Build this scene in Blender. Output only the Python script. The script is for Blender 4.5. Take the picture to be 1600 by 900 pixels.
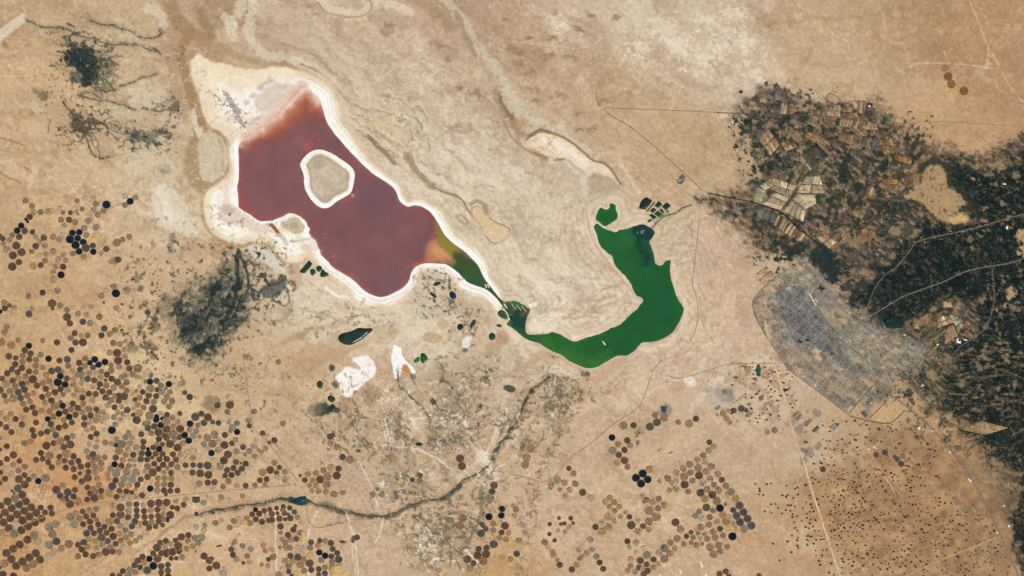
# A salt lake, a green lake, an oasis city and desert pivot farms seen straight down from orbit.
# One Blender unit stands for 50 m of ground (scale_length below), x to the right, y up in the view.
import bpy, math, random
import numpy as np

for o in list(bpy.data.objects):
    bpy.data.objects.remove(o, do_unlink=True)
scn = bpy.context.scene
scn.unit_settings.scale_length = 50.0
COL = scn.collection
R = math.radians

# ------------------------------------------------------------------ camera
cam = bpy.data.cameras.new('camera')
cam.sensor_width = 36.0
cam.lens = 180.0                       # 1600 units across at 8000 units (400 km, orbit height)
cam.clip_start = 100.0
cam.clip_end = 60000.0
camo = bpy.data.objects.new('camera', cam)
camo.location = (0.0, 0.0, 8000.0)
camo.rotation_euler = (0, 0, 0)
COL.objects.link(camo)
scn.camera = camo

# ------------------------------------------------------------------ sky, sun, exposure
SUN_EL, SUN_AZ = 52.0, 150.0           # degrees; azimuth clockwise from +y
w = bpy.data.worlds.new('World')
scn.world = w
w.use_nodes = True
nt = w.node_tree
nt.nodes.clear()
sky = nt.nodes.new('ShaderNodeTexSky')
sky.sky_type = 'NISHITA'
sky.sun_disc = False
sky.sun_elevation = R(SUN_EL)
sky.sun_rotation = R(SUN_AZ)
bg = nt.nodes.new('ShaderNodeBackground')
bg.inputs['Strength'].default_value = 0.06
out = nt.nodes.new('ShaderNodeOutputWorld')
nt.links.new(sky.outputs[0], bg.inputs[0])
nt.links.new(bg.outputs[0], out.inputs[0])
sun = bpy.data.lights.new('sun', 'SUN')
sun.energy = 3.6
sun.angle = R(0.53)
sun.color = (1.0, 0.95, 0.87)
suno = bpy.data.objects.new('sun', sun)
suno.rotation_euler = (R(90 - SUN_EL), 0, R(180 - SUN_AZ))
COL.objects.link(suno)
vs = scn.view_settings
vs.view_transform = 'Standard'
vs.look = 'None'
vs.exposure = 0.0
vs.gamma = 1.0
vs.use_curve_mapping = False
KLIT = np.array([1.0, 1.0, 1.0])       # light reaching flat ground, per channel (albedo = colour / KLIT)

# ------------------------------------------------------------------ small maths
rng = np.random.default_rng(7)
random.seed(7)


def lin(c):
    c = np.asarray(c, dtype=float) / 255.0
    return np.where(c <= 0.04045, c / 12.92, ((c + 0.055) / 1.055) ** 2.4)


def albedo(c):
    return np.clip(lin(c) / KLIT, 0.0, 0.93)


_tabs = [np.random.default_rng(100 + i).random((256, 256)).astype(np.float32) for i in range(12)]


def vnoise(x, y, k):
    t = _tabs[k % 12]
    xi = np.floor(x); yi = np.floor(y)
    fx = (x - xi).astype(np.float32); fy = (y - yi).astype(np.float32)
    fx = fx * fx * (3 - 2 * fx); fy = fy * fy * (3 - 2 * fy)
    a = xi.astype(np.int64) & 255; b = yi.astype(np.int64) & 255
    a1 = (a + 1) & 255; b1 = (b + 1) & 255
    return ((t[b, a] * (1 - fx) + t[b, a1] * fx) * (1 - fy) + (t[b1, a] * (1 - fx) + t[b1, a1] * fx) * fy)


def fbm(x, y, size, octv=4, k=0, gain=0.5):
    """value noise around 0, about -1..1; size = largest feature in units"""
    s = 0.0; amp = 1.0; tot = 0.0; f = 1.0 / size
    for i in range(octv):
        s = s + amp * (vnoise(x * f + 17.3 * i + 40 * k, y * f - 9.1 * i + 23 * k, k + i) - 0.5)
        tot += amp; amp *= gain; f *= 2.03
    return s * 2.4 / tot


def sm(a, b, x):
    t = np.clip((x - a) / (b - a), 0, 1)
    return t * t * (3 - 2 * t)


def dline(pts, X, Y):
    d = np.full(np.shape(X), 1e9)
    for (x0, y0), (x1, y1) in zip(pts[:-1], pts[1:]):
        dx, dy = x1 - x0, y1 - y0
        L = dx * dx + dy * dy + 1e-9
        t = np.clip(((X - x0) * dx + (Y - y0) * dy) / L, 0, 1)
        d = np.minimum(d, (X - x0 - t * dx) ** 2 + (Y - y0 - t * dy) ** 2)
    return np.sqrt(d)


def sdpoly(pts, X, Y):
    """signed distance, negative inside"""
    d = np.full(np.shape(X), 1e18)
    ins = np.zeros(np.shape(X), bool)
    n = len(pts)
    for i in range(n):
        x0, y0 = pts[i]; x1, y1 = pts[(i + 1) % n]
        dx, dy = x1 - x0, y1 - y0
        L = dx * dx + dy * dy + 1e-9
        t = np.clip(((X - x0) * dx + (Y - y0) * dy) / L, 0, 1)
        d = np.minimum(d, (X - x0 - t * dx) ** 2 + (Y - y0 - t * dy) ** 2)
        if y0 != y1:
            c = ((y0 > Y) != (y1 > Y)) & (X < (x1 - x0) * (Y - y0) / (y1 - y0) + x0)
            ins ^= c
    d = np.sqrt(d)
    return np.where(ins, -d, d)


def chaikin(pts, n=1, closed=True):
    for _ in range(n):
        q = []
        m = len(pts)
        rngi = range(m if closed else m - 1)
        if not closed:
            q.append(pts[0])
        for i in rngi:
            a = pts[i]; b = pts[(i + 1) % m]
            q.append((a[0] * .75 + b[0] * .25, a[1] * .75 + b[1] * .25))
            q.append((a[0] * .25 + b[0] * .75, a[1] * .25 + b[1] * .75))
        if not closed:
            q.append(pts[-1])
        pts = q
    return pts


def tp(ox, oy, s, pts):
    return [(ox + a / s, oy + b / s) for a, b in pts]


def P(s):
    v = [float(t) for t in s.replace(',', ' ').split()]
    return list(zip(v[0::2], v[1::2]))


# map coordinates: u to the right 0..1600, v downwards 0..900 over the area in view
class Canvas:
    """albedo painted over a (possibly uneven) grid of map positions"""

    def __init__(self, us, vs_):
        self.us, self.vs = us, vs_
        self.X, self.Y = np.meshgrid(us, vs_)
        X, Y = self.X, self.Y
        self.w1 = fbm(X, Y, 16, 4, 1, .62); self.w2 = fbm(X, Y, 16, 4, 5, .62)
        self.n1 = fbm(X, Y, 9, 4, 3, .65)      # small blotches
        self.n2 = fbm(X, Y, 45, 5, 7, .55)     # mid blotches
        self.n3 = fbm(X, Y, 4.5, 2, 9, .7)     # near-cell grain
        self.n4 = np.random.default_rng(12).normal(0, 1, X.shape)   # single-cell grain
        self.C = np.zeros(X.shape + (3,))

    def win(self, pts, pad):
        xs = [p[0] for p in pts]; ys = [p[1] for p in pts]
        a = max(0, np.searchsorted(self.us, min(xs) - pad) - 1); b = np.searchsorted(self.us, max(xs) + pad) + 1
        c = max(0, np.searchsorted(self.vs, min(ys) - pad) - 1); d = np.searchsorted(self.vs, max(ys) + pad) + 1
        return slice(c, d), slice(a, b)

    def mix(self, S, m, col):
        m = np.clip(m, 0, 1)[..., None]
        self.C[S] = self.C[S] * (1 - m) + np.asarray(col, float) * m

    def grain(self, S, m, nz):
        t = .5 - nz * (.62 * self.n1[S] + .72 * self.n3[S] + .10 * self.n4[S])
        return sm(t - .3, t + .3, m)

    def line(self, pts, wd, col, a=.8, soft=1.5, warp=2.0, nz=.5, smooth=2, taper=False):
        pts = chaikin(pts, smooth, False) if smooth and len(pts) > 2 else pts
        S = self.win(pts, wd + soft + 2 * warp + 3)
        X = self.X[S] + self.w1[S] * warp; Y = self.Y[S] + self.w2[S] * warp
        d = dline(pts, X, Y)
        m = a * self.grain(S, 1 - sm(wd * .5 - .3 * soft, wd * .5 + soft, d), nz)
        self.mix(S, m, col)

    def poly(self, pts, col, a=.9, soft=3.0, warp=3.0, nz=.3, smooth=2, col2=None):
        pts = chaikin(pts, smooth) if smooth else pts
        S = self.win(pts, soft + 2 * warp + 3)
        X = self.X[S] + self.w1[S] * warp; Y = self.Y[S] + self.w2[S] * warp
        d = sdpoly(pts, X, Y)
        m = a * self.grain(S, 1 - sm(-soft * .6, soft * .6, d), nz)
        if col2 is not None:
            t = np.clip(.5 + .8 * self.n2[S], 0, 1)[..., None]
            col = np.asarray(col, float) * (1 - t) + np.asarray(col2, float) * t
        self.mix(S, m, col)

    def spot(self, x, y, r, col, a=.8, soft=None, warp=2.0, nz=.4, ry=None, ang=0):
        soft = r * .8 if soft is None else soft
        ry = r if ry is None else ry
        S = self.win([(x, y)], max(r, ry) * 1.2 + soft + 2 * warp + 3)
        X = self.X[S] + self.w1[S] * warp - x; Y = self.Y[S] + self.w2[S] * warp - y
        ca, sa = math.cos(R(ang)), math.sin(R(ang))
        d = np.hypot((X * ca + Y * sa) / r, (-X * sa + Y * ca) / ry) * min(r, ry)
        rr = min(r, ry)
        m = a * self.grain(S, 1 - sm(rr - soft * .6, rr + soft * .6, d), nz)
        self.mix(S, m, col)


# ------------------------------------------------------------------ scene helpers
def tag(o, label=None, cat=None, group=None, kind=None):
    if label: o['label'] = label
    if cat: o['category'] = cat
    if group: o['group'] = group
    if kind: o['kind'] = kind
    return o


def mesh_np(name, co, faces, mat, col=None, parent=None, smooth=False):
    """co (n,3); faces (m,3) or (m,4) ints; col (n,3) linear albedo"""
    me = bpy.data.meshes.new(name)
    co = np.asarray(co, np.float32); faces = np.asarray(faces, np.int32)
    m, k = faces.shape
    me.vertices.add(len(co)); me.loops.add(m * k); me.polygons.add(m)
    me.vertices.foreach_set('co', co.ravel())
    me.loops.foreach_set('vertex_index', faces.ravel())
    me.polygons.foreach_set('loop_start', np.arange(0, m * k, k, dtype=np.int32))
    me.polygons.foreach_set('loop_total', np.full(m, k, np.int32))
    if smooth:
        me.polygons.foreach_set('use_smooth', np.ones(m, bool))
    if col is not None:
        at = me.color_attributes.new('Col', 'FLOAT_COLOR', 'POINT')
        c4 = np.ones((len(co), 4), np.float32); c4[:, :3] = col
        at.data.foreach_set('color', c4.ravel())
    me.update(calc_edges=True)
    me.materials.append(mat)
    ob = bpy.data.objects.new(name, me)
    COL.objects.link(ob)
    if parent is not None:
        ob.parent = parent
    return ob


def material(name, fine=1.6, amount=.22, rough=.95, bump=.0, coarse=9.0, spec=.1, dist=0.4):
    """albedo from the mesh colours, broken up by procedural noise"""
    m = bpy.data.materials.new(name)
    m.use_nodes = True
    t = m.node_tree; N = t.nodes; L = t.links
    b = N['Principled BSDF']
    b.inputs['Roughness'].default_value = rough
    b.inputs['Specular IOR Level'].default_value = spec
    at = N.new('ShaderNodeAttribute'); at.attribute_name = 'Col'
    tc = N.new('ShaderNodeTexCoord')
    n1 = N.new('ShaderNodeTexNoise'); n1.inputs['Scale'].default_value = 1.0 / fine
    n1.inputs['Detail'].default_value = 3.0; n1.inputs['Roughness'].default_value = .65
    n2 = N.new('ShaderNodeTexNoise'); n2.inputs['Scale'].default_value = 1.0 / coarse
    n2.inputs['Detail'].default_value = 4.0; n2.inputs['Roughness'].default_value = .6
    L.new(tc.outputs['Object'], n1.inputs['Vector']); L.new(tc.outputs['Object'], n2.inputs['Vector'])
    ad = N.new('ShaderNodeMath'); ad.operation = 'ADD'
    L.new(n1.outputs['Fac'], ad.inputs[0]); L.new(n2.outputs['Fac'], ad.inputs[1])
    mr = N.new('ShaderNodeMapRange')
    mr.inputs['From Min'].default_value = .6; mr.inputs['From Max'].default_value = 1.4
    mr.inputs['To Min'].default_value = 1 - amount; mr.inputs['To Max'].default_value = 1 + amount
    L.new(ad.outputs[0], mr.inputs['Value'])
    mx = N.new('ShaderNodeVectorMath'); mx.operation = 'SCALE'
    L.new(at.outputs['Color'], mx.inputs[0]); L.new(mr.outputs[0], mx.inputs['Scale'])
    L.new(mx.outputs[0], b.inputs['Base Color'])
    if bump:
        bp = N.new('ShaderNodeBump'); bp.inputs['Strength'].default_value = bump
        bp.inputs['Distance'].default_value = dist
        L.new(n1.outputs['Fac'], bp.inputs['Height']); L.new(bp.outputs[0], b.inputs['Normal'])
    return m


M_GROUND = material('desert_soil', 1.4, .17, .95, .4, 5.0)
M_SALT = material('salt_crust', 1.7, .07, .8, .15, 9.0)
M_WATER = material('lake_water', 1.5, .2, .25, .0, 40.0, spec=.25)
M_POND = material('pond_water', 2.0, .25, .25, .0, 8.0, spec=.25)
M_FIELD = material('field_crop', 1.6, .24, .95, .3, 5.0)
M_LEAF = material('foliage', 1.2, .35, .9, .0, 6.0)
M_ROAD = material('road_surface', 2.0, .18, .95, .0, 12.0)
M_BUILD = material('building_render', 1.5, .2, .9, .0, 8.0)

# ------------------------------------------------------------------ outlines of the waters (map coordinates)
SALT_LAKE = P('''373 225 372 237 373 250 373 280 370 293 373 313 372 323 377 327.5 390 335 397 340 405 346 423 345 427 345
430 342.5 442 339 447 335 455 332.5 467 337.5 477 345 482 353 484 366 489 374 495 381 498 390 503 401 512 407.5 518 417 532 425 547 434 558 443
568 454 583 462 595 465 605 462.5 617 457 630 450 639 440 642 428 647 418 660 412 673 411 690 412.5 696 412.5 705 417.5 717 427
725 436 733 443 747 447.5 758 451 767 457.5 775 465 784 477 789 484 795 492 800 480 788 472 780 465 772 455 764 444 758 437.5 754 430 748 415 738 405 727 393 713 384
700 373 691 362 687 352 678 338 670 329 658 322 648 320 638 323.5 628 318 622.5 311 621 303 615 293 603 284 583 272 567 257 550 240
532 220 520 205 510 190 503 165 499 152 492 147 482 139 473 137 464 146 455 158 440 174 420 192 402 207 388 215''')
ISLAND = P('''468 256 477 243 488 235 500 233 515 237.5 535 250 550 261 555 271 553 285 549 302 538 308 527 314 513 326
500 325 490 317 480 303 475 290 475 273 470 262''')
GREEN_LAKE = P('''788 472 802 469 813 472 823 479 830 483 826 491 822.5 500 821 513 822.5 520 828 523 842 522 855 522 862 517.5 873 521
885 527.5 895 534 903 532.5 915 527.5 928 524 941 520 953 512.5 960 511 972 505 983 492.5 995 483 1003 473 1005.5 468 1000 465
993 462 988 452 985 442 980 435 972 427 963 418 958 410 957.5 400 948 395 938 385 934 377 933 368 927.5 357.5 927.5 352 933 347.5 942 356 953 360
962.5 362.5 968 358 980 357.5 987 354 997 351 1007 350 1013 354 1020 357 1024 363 1019 372 1015 377.5 1018 387 1022 398 1023 407
1026 415 1036 414 1039 407 1047 405 1049 407 1047.5 417 1048 433 1053 450 1059 467 1067.5 477 1069 485 1065 497 1057 512 1050 521
1037 530 1020 535 1003 535 997 543 987 553 977 557 970 555 960 558 945 567.5 930 575 923 576 913 575 900 569 887 564 880 557
873 553 862 549 853 544 845 537.5 837 535 822 531 812 523 802 514 790 507.5 796 500''')
LOBE = P('''929 342.5 932 335 936 326 941 323 942.5 326 948 327 952 325 953 318 957.5 317 962.5 321 963 328 966 335 965 342.5
957 348 948 354 942.5 354 935 347''')
SALT_RIM = P('''302 90 307 80 330 94 352 97 375 106 400 108 425 104 450 106 475 113 498 122 515 135 525 150 530 168 533 193 548 210 556 225
568 243 575 250 590 266 610 279 622 288 628 298 630 308 637 316 648 313 662 315 676 324 686 335 695 348 700 362 710 372 727 384
742 396 755 412 762 425 769 438 785 462 780 476 768 474 752 466 738 456 722 443 708 430 695 421 672 420 655 427 650 440 645 450 630 462 612 471
595 479 575 483 560 482 550 475 560 470 558 458 550 450 535 440 522 430 518 420 508 412 493 403 478 399 470 412 450 412 437 403 427 393
423 383 415 377 403 382 390 376 377 382 357 380 343 373 327 360 320 342 316 322 317.5 310 325 293 350 283 362 267 362 233 358 222 347 208
333 200 323 198 315 170 307 137 297 122 297 102''')
PENINSULA = P('''427 346 442 340 455 334 467 339 477 346 482 354 483 364 478 372 462 375 449 378 438 366 430 355''')

STEP = 1.5
far_l = [-9000., -4000., -1800., -800., -350., -160.]
us = np.concatenate([far_l, np.arange(-90, 1690.1, STEP), [1760., 1950., 2400., 3400., 5600., 10600.]])
vs_ = np.concatenate([[-9000., -4000., -1800., -800., -350., -140.], np.arange(-60, 960.1, STEP), [1040., 1250., 1700., 2700., 4900., 9900.]])
G = Canvas(us, vs_)
X, Y = G.X, G.Y

# broad soil tints, blended from places across the area
TINT = [
    (30, 20, 196, 166, 122), (60, 90, 203, 170, 126), (100, 250, 202, 170, 125), (250, 300, 205, 178, 138), (180, 60, 200, 172, 132),
    (300, 30, 184, 154, 118), (450, 50, 192, 167, 136), (600, 100, 206, 184, 152), (560, 30, 198, 172, 140), (700, 30, 196, 168, 136),
    (830, 60, 194, 165, 132), (900, 100, 196, 170, 136), (1000, 60, 199, 176, 144), (1100, 60, 205, 184, 154), (1150, 110, 202, 180, 150),
    (1250, 60, 197, 168, 130), (1330, 110, 200, 172, 132), (1400, 60, 194, 160, 119), (1500, 50, 187, 149, 105), (1580, 150, 187, 149, 106),
    (1450, 200, 201, 165, 120), (1530, 220, 198, 160, 114), (1000, 250, 199, 168, 130), (960, 130, 196, 166, 128), (1080, 230, 197, 168, 126), (880, 300, 206, 186, 156), (920, 330, 208, 190, 162),
    (760, 330, 208, 190, 160), (700, 250, 207, 188, 158), (820, 400, 208, 190, 160), (900, 440, 210, 192, 164), (1090, 420, 207, 181, 147),
    (1130, 450, 207, 178, 144), (1110, 540, 208, 181, 148), (1030, 590, 208, 180, 146), (660, 520, 214, 197, 166), (720, 540, 210, 190, 156),
    (600, 580, 207, 180, 144), (500, 490, 208, 186, 150), (700, 640, 203, 176, 141), (450, 600, 208, 176, 134), (560, 700, 204, 175, 140),
    (400, 680, 207, 178, 138), (330, 600, 207, 174, 130), (50, 450, 202, 168, 122), (200, 420, 206, 175, 132), (60, 350, 201, 167, 121),
    (110, 500, 203, 169, 124), (40, 600, 200, 160, 112), (100, 660, 202, 160, 110), (60, 700, 200, 154, 106), (20, 870, 191, 147, 97), (120, 750, 200, 150, 102), (40, 800, 196, 152, 106),
    (100, 860, 198, 160, 113), (200, 690, 205, 172, 127), (250, 780, 208, 174, 130), (330, 860, 206, 172, 128), (420, 840, 207, 174, 132), (650, 750, 204, 176, 141),
    (600, 840, 203, 174, 139), (700, 860, 198, 167, 128), (780, 885, 197, 158, 110), (850, 800, 206, 177, 141), (900, 700, 206, 177, 141), (1000, 800, 200, 170, 131),
    (1000, 700, 203, 174, 137), (1180, 800, 199, 167, 127), (1170, 720, 203, 174, 138), (1100, 870, 198, 168, 128), (1300, 800, 192, 154, 110), (1240, 840, 199, 165, 122), (1390, 830, 184, 146, 102), (1470, 790, 178, 139, 94),
    (1530, 870, 180, 143, 100), (1400, 740, 184, 146, 102), (1280, 690, 202, 174, 138), (1350, 670, 196, 164, 122), (1200, 620, 206, 182, 150), (1580, 850, 172, 138, 98), (1300, 240, 180, 150, 112), (1400, 300, 170, 138, 98), (1250, 300, 196, 172, 134)]
tt = np.array(TINT, float)
tt[:, 2:5] *= .965
tt[:, 4] *= 1.03
tt[tt[:, 0] > 1380, 2:5] *= .975
num = np.zeros(X.shape + (3,)); den = np.zeros(X.shape)
Xc = np.clip(X + 18 * G.w1, -60, 1660); Yc = np.clip(Y + 18 * G.w2, -60, 960)
for q in tt:
    wgt = 1.0 / (((Xc - q[0]) ** 2 + (Yc - q[1]) ** 2) / 3000.0 + .25) ** 2
    num += wgt[..., None] * q[2:5]; den += wgt
G.C = num / den[..., None]
# mottling of the open desert: darker gravel and paler dust
nA = fbm(X, Y, 120, 6, 2, .6)
nB = fbm(X + 2.2 * Y, Y * 2.4 - .6 * X, 40, 5, 6, .6)       # drawn-out streaks
def flow(ang, lx, ly, k, octv=5):
    ca, sa = math.cos(R(ang)), math.sin(R(ang))
    x = X + 22 * G.n2 + 8 * G.w1; y = Y + 22 * fbm(X, Y, 60, 3, 11) + 8 * G.w2
    return fbm((x * ca + y * sa) * (ly / lx), -x * sa + y * ca, ly, octv, k, .6)
f38 = flow(38, 150, 20, 3); f15 = flow(14, 110, 16, 5); f60 = flow(-35, 90, 18, 8)
wc = np.exp(-(((X - 720) / 420) ** 2 + ((Y - 230) / 330) ** 2) ** 2); ww = np.exp(-(((X - 110) / 260) ** 2 + ((Y - 180) / 230) ** 2) ** 2); wb = np.exp(-(((X - 800) / 500) ** 2 + ((Y - 760) / 190) ** 2) ** 2)
G.C *= (1 + .035 * G.n2 + .035 * nA + .03 * G.n1 + .03 * G.n3 + .07 * wc * f38 + .07 * ww * f15 + .055 * wb * f60)[..., None]
ALLG = (slice(None), slice(None))
def wash(x, y, rx, ry, ang, col, a, nf, thr=-.15, gain=1.6):
    ca, sa = math.cos(R(ang)), math.sin(R(ang))
    p = ((X - x) * ca + (Y - y) * sa) / rx; q = (-(X - x) * sa + (Y - y) * ca) / ry
    G.mix(ALLG, a * np.exp(-(p * p + q * q) ** 1.5) * np.clip((nf - thr) * gain, 0, 1), col)
wash(850, 420, 150, 110, 30, (220, 206, 180), .85, f38); wash(690, 260, 190, 90, 40, (216, 200, 172), .85, f38); wash(600, 500, 170, 60, 5, (222, 210, 184), .85, f60)
wash(430, 440, 90, 40, 20, (222, 210, 186), .7, f60); wash(660, 470, 90, 50, 20, (224, 212, 190), .6, f60); wash(900, 560, 160, 40, 10, (222, 206, 176), .55, f60); wash(560, 90, 220, 90, 30, (214, 196, 168), .55, f38); wash(280, 330, 60, 90, 60, (222, 212, 192), .85, f15); wash(230, 220, 90, 120, 70, (212, 198, 172), .55, f15); wash(380, 20, 120, 60, 20, (212, 200, 176), .55, f38)
wash(340, 60, 90, 60, 30, (156, 126, 94), .6, -f38); wash(1070, 60, 160, 80, 30, (216, 202, 176), .85, f38); wash(880, 40, 60, 40, 30, (212, 196, 168), .5, f38); wash(720, 40, 70, 60, 45, (164, 132, 100), .4, -f38)
wash(820, 120, 120, 90, 30, (176, 142, 108), .35, -f38); wash(1010, 190, 140, 90, 20, (190, 156, 116), .4, -f38); wash(760, 560, 120, 70, 20, (212, 192, 160), .5, f60); wash(700, 660, 150, 110, 0, (172, 144, 110), .4, -f60)
wash(1100, 480, 50, 90, -20, (216, 194, 162), .45, f60); wash(940, 620, 120, 50, -20, (216, 196, 164), .5, f60); wash(1130, 590, 90, 40, -15, (222, 206, 182), .6, f60); wash(540, 600, 110, 60, 10, (176, 140, 104), .4, -f60)
wash(150, 470, 150, 60, 10, (192, 150, 108), .35, -f15); wash(200, 560, 120, 110, 0, (216, 194, 150), .4, f15); wash(330, 620, 90, 60, 0, (210, 180, 138), .4, f15); wash(1520, 100, 120, 110, 50, (166, 130, 90), .45, -f38); wash(1300, 100, 120, 60, 30, (206, 180, 142), .4, f38)
G.C *= (1 + .03 * np.clip(nB, -1, 1))[..., None]
G.mix((slice(None), slice(None)), np.clip((fbm(X, Y, 60, 5, 4, .62) - .32) * .9, 0, .4), (212, 192, 160))
G.mix((slice(None), slice(None)), np.clip((fbm(X, Y, 34, 5, 8, .62) - .3) * .9, 0, .45), (166, 132, 96))
# thin light and dark veins of old water courses
def vein(size, k, wd, ang=0., sx=1., warp=10.):
    x = X + warp * G.w1; y = Y + warp * G.w2
    ca, sa = math.cos(R(ang)), math.sin(R(ang))
    p = (x * ca + y * sa) / sx; q = -x * sa + y * ca
    return 1 - sm(wd * .3, wd, np.abs(fbm(p, q, size, 3, k, .55)))
def zone(x, y, rx, ry):
    return np.exp(-(((X - x) / rx) ** 2 + ((Y - y) / ry) ** 2) ** 2)
pm1 = sm(-.15, .45, fbm(X, Y, 110, 3, 2)); pm2 = sm(-.15, .45, fbm(X, Y, 90, 3, 7)); pm3 = sm(-.2, .5, fbm(X, Y, 70, 3, 9))
DES = (1 - sm(1130, 1200, X) * sm(110, 160, Y))
Z_waste = zone(730, 720, 190, 190); Z_west = zone(130, 160, 230, 190); Z_sed = zone(680, 230, 190, 170); Z_mid = zone(560, 560, 160, 90)
BIG = (slice(None), slice(None))
G.mix(BIG, .34 * pm1 * DES * vein(22, 2, .075, 35, 1.8, 9), (150, 122, 90)); G.mix(BIG, .36 * pm2 * DES * vein(24, 5, .075, 20, 2.0, 9), (224, 206, 174))
G.mix(BIG, .26 * pm3 * DES * vein(13, 8, .10, 60, 1.4, 6), (140, 114, 84)); G.mix(BIG, .28 * pm2 * DES * vein(14, 10, .10, 0, 1.5, 6), (220, 200, 168))
G.mix(BIG, .34 * Z_waste * vein(46, 1, .07), (128, 108, 82)); G.mix(BIG, .42 * Z_waste * vein(60, 4, .06), (228, 212, 186))
G.mix(BIG, .38 * Z_west * vein(60, 2, .07, 25, 2.2), (146, 120, 88)); G.mix(BIG, .35 * Z_west * vein(50, 6, .08, 30, 2.0), (218, 200, 168))
G.mix(BIG, .34 * Z_sed * vein(34, 3, .12, 38, 3.2, 16), (152, 130, 102)); G.mix(BIG, .45 * Z_sed * vein(30, 8, .14, 40, 3.0, 16), (226, 212, 188))
G.mix(BIG, .35 * Z_mid * vein(36, 5, .1, -10, 2.4), (168, 138, 104)); G.mix(BIG, .4 * Z_mid * vein(36, 9, .1, -10, 2.4), (224, 210, 182))
G.mix(BIG, .22 * vein(70, 7, .05, 50, 1.6), (222, 202, 168)); G.mix(BIG, .22 * vein(80, 10, .05, 20, 1.8), (150, 122, 90))
G.mix(BIG, .3 * zone(1080, 60, 150, 80) * vein(40, 2, .16, 50, 1.8), (224, 212, 190))


# --- distances to shores
BIG = (slice(None), slice(None))
sub = G.win([(280, 60), (1100, 600)], 10)
XS, YS = X[sub], Y[sub]
rough = .9 * fbm(XS, YS, 7, 3, 4) + .5 * fbm(XS, YS, 3.2, 2, 2)
sd_salt = np.full(X.shape, 400.); sd_green = np.full(X.shape, 400.)
sl = sdpoly(chaikin(SALT_LAKE, 1), XS, YS)
isl = sdpoly(chaikin(ISLAND, 2), XS, YS)
gl = np.minimum(sdpoly(chaikin(GREEN_LAKE, 1), XS, YS), sdpoly(chaikin(LOBE, 1), XS, YS))
pen = sdpoly(chaikin(PENINSULA, 1), XS, YS)
ragged = sm(455, 488, XS) * (1 - sm(500, 515, XS)) * sm(328, 340, YS) * (1 - sm(395, 408, YS))
nws = 1 - sm(6, 22, dline(P('383 217 402 207 420 192 440 174 455 158 464 146 473 137'), XS, YS))
sd_salt[sub] = np.maximum(sl, -isl) + rough * (.35 + 2.2 * ragged) + nws * (5.0 * fbm(XS, YS, 16, 4, 5, .6))
sd_green[sub] = gl + .8 * rough
sd_w = np.minimum(sd_salt, sd_green)
sd_isl = np.full(X.shape, 400.); sd_isl[sub] = isl
rim = np.full(X.shape, 400.)
rim[sub] = sdpoly(chaikin(SALT_RIM, 2), XS + 3 * G.w1[sub], YS + 3 * G.w2[sub])

# --- wavy old shorelines round both lakes
near = np.exp(-np.clip(sd_w, 0, None) / 55.)
wav = np.sin(sd_w * .62 + 5.5 * G.n2 + 3.2 * fbm(X, Y, 90, 3, 10))
G.C *= (1 + .06 * near * wav + .03 * near * np.sin(sd_w * 1.5 + 7 * G.n2))[..., None]
G.mix(BIG, .34 * near * (1 - sm(0, 80, sd_w)), (214, 196, 168))

L = G.line; PO = G.poly; SP = G.spot
BR = (158, 127, 92); DB = (128, 102, 76); PALE = (224, 212, 188); WH = (246, 238, 224); GRN = (104, 100, 82); CREAM = (232, 214, 184)
# --- brown mud channels west and north of the salt lake
L(P('258 -20 266 5 280 35 300 50 318 62'), 15, BR, .7, 10, 4, .5)
L(P('318 62 345 72 362 85 395 97 430 99 462 106 490 116'), 5, (170, 140, 104), .7, 7, 3, .4)
L(P('316 20 322 40 330 55'), 9, (150, 120, 90), .6, 7, 4, .4)
L(P('300 50 285 66 284 92 291 120 299 150 306 170 315 198'), 9, (160, 128, 90), .85, 8, 3, .3)
L(P('276 40 282 62 278 86'), 7, (170, 140, 105), .5, 6)
L(P('315 200 305 225 298 250 304 275 318 292'), 15, (160, 130, 96), .7, 12, 4, .4)
L(P('268 60 262 90 270 120 280 150 290 190'), 6, (176, 148, 114), .6, 8, 4)
PO(P('312 208 330 205 346 215 353 235 352 262 345 280 325 288 316 275 310 250 308 228'), (203, 190, 162), .8, 8, 5, .3)
L(P('330 202 348 212 356 232 357 260 350 276 330 288'), 1.6, (150, 126, 92), .8, 2, 2, .2)
L(P('342 218 349 240 346 262'), 3, (170, 156, 130), .5, 4, 3)
L(P('302 172 306 195 312 212'), 4, (232, 222, 204), .7, 4)
PO(P('236 292 262 285 282 305 296 328 312 352 306 372 284 366 262 360 244 352 238 325'), (222, 212, 192), .75, 14, 8, .4)
L(P('270 310 290 330 305 355 318 372'), 4, (206, 190, 160), .6, 5)
L(P('250 296 262 322 268 345'), 8, (228, 219, 200), .6, 8)
L(P('315 320 318 345 327 362 345 377 370 388 392 382'), 2, (176, 146, 106), .8, 3, 2, .2)
SP(345, 388, 20, (168, 128, 94), .45, 16); SP(300, 388, 16, (178, 138, 104), .4, 14)
# pale wash north of the lake
for a in ('398 -10 390 20 386 45 394 70 412 84 440 90 470 98 492 108 515 124', '232 12 248 18 255 40', '350 25 368 40 360 60', '500 -5 515 12 540 22 560 26 576 20 570 2',
          '380 -10 372 20 360 45', '585 5 610 5 640 18'):
    L(P(a), 8, (220, 208, 184), .6, 9, 5, .5)
L(P('497 4 510 20 545 28 575 24 583 8 575 -4'), 1.5, (160, 140, 108), .7, 2, 2)
L(P('440 70 470 76 500 90 520 112 540 130 560 150'), 2.5, (164, 138, 104), .6, 4, 4)
L(P('470 100 500 112 520 128 535 148 548 166'), 2, (150, 126, 92), .7, 3, 3)
L(P('500 110 520 125 545 138 570 160 585 172'), 6, (200, 188, 166), .5, 6, 5)
PO(P('405 12 450 5 480 30 500 62 470 80 430 84 408 60'), (188, 160, 128), .35, 25, 8, .5)
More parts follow.
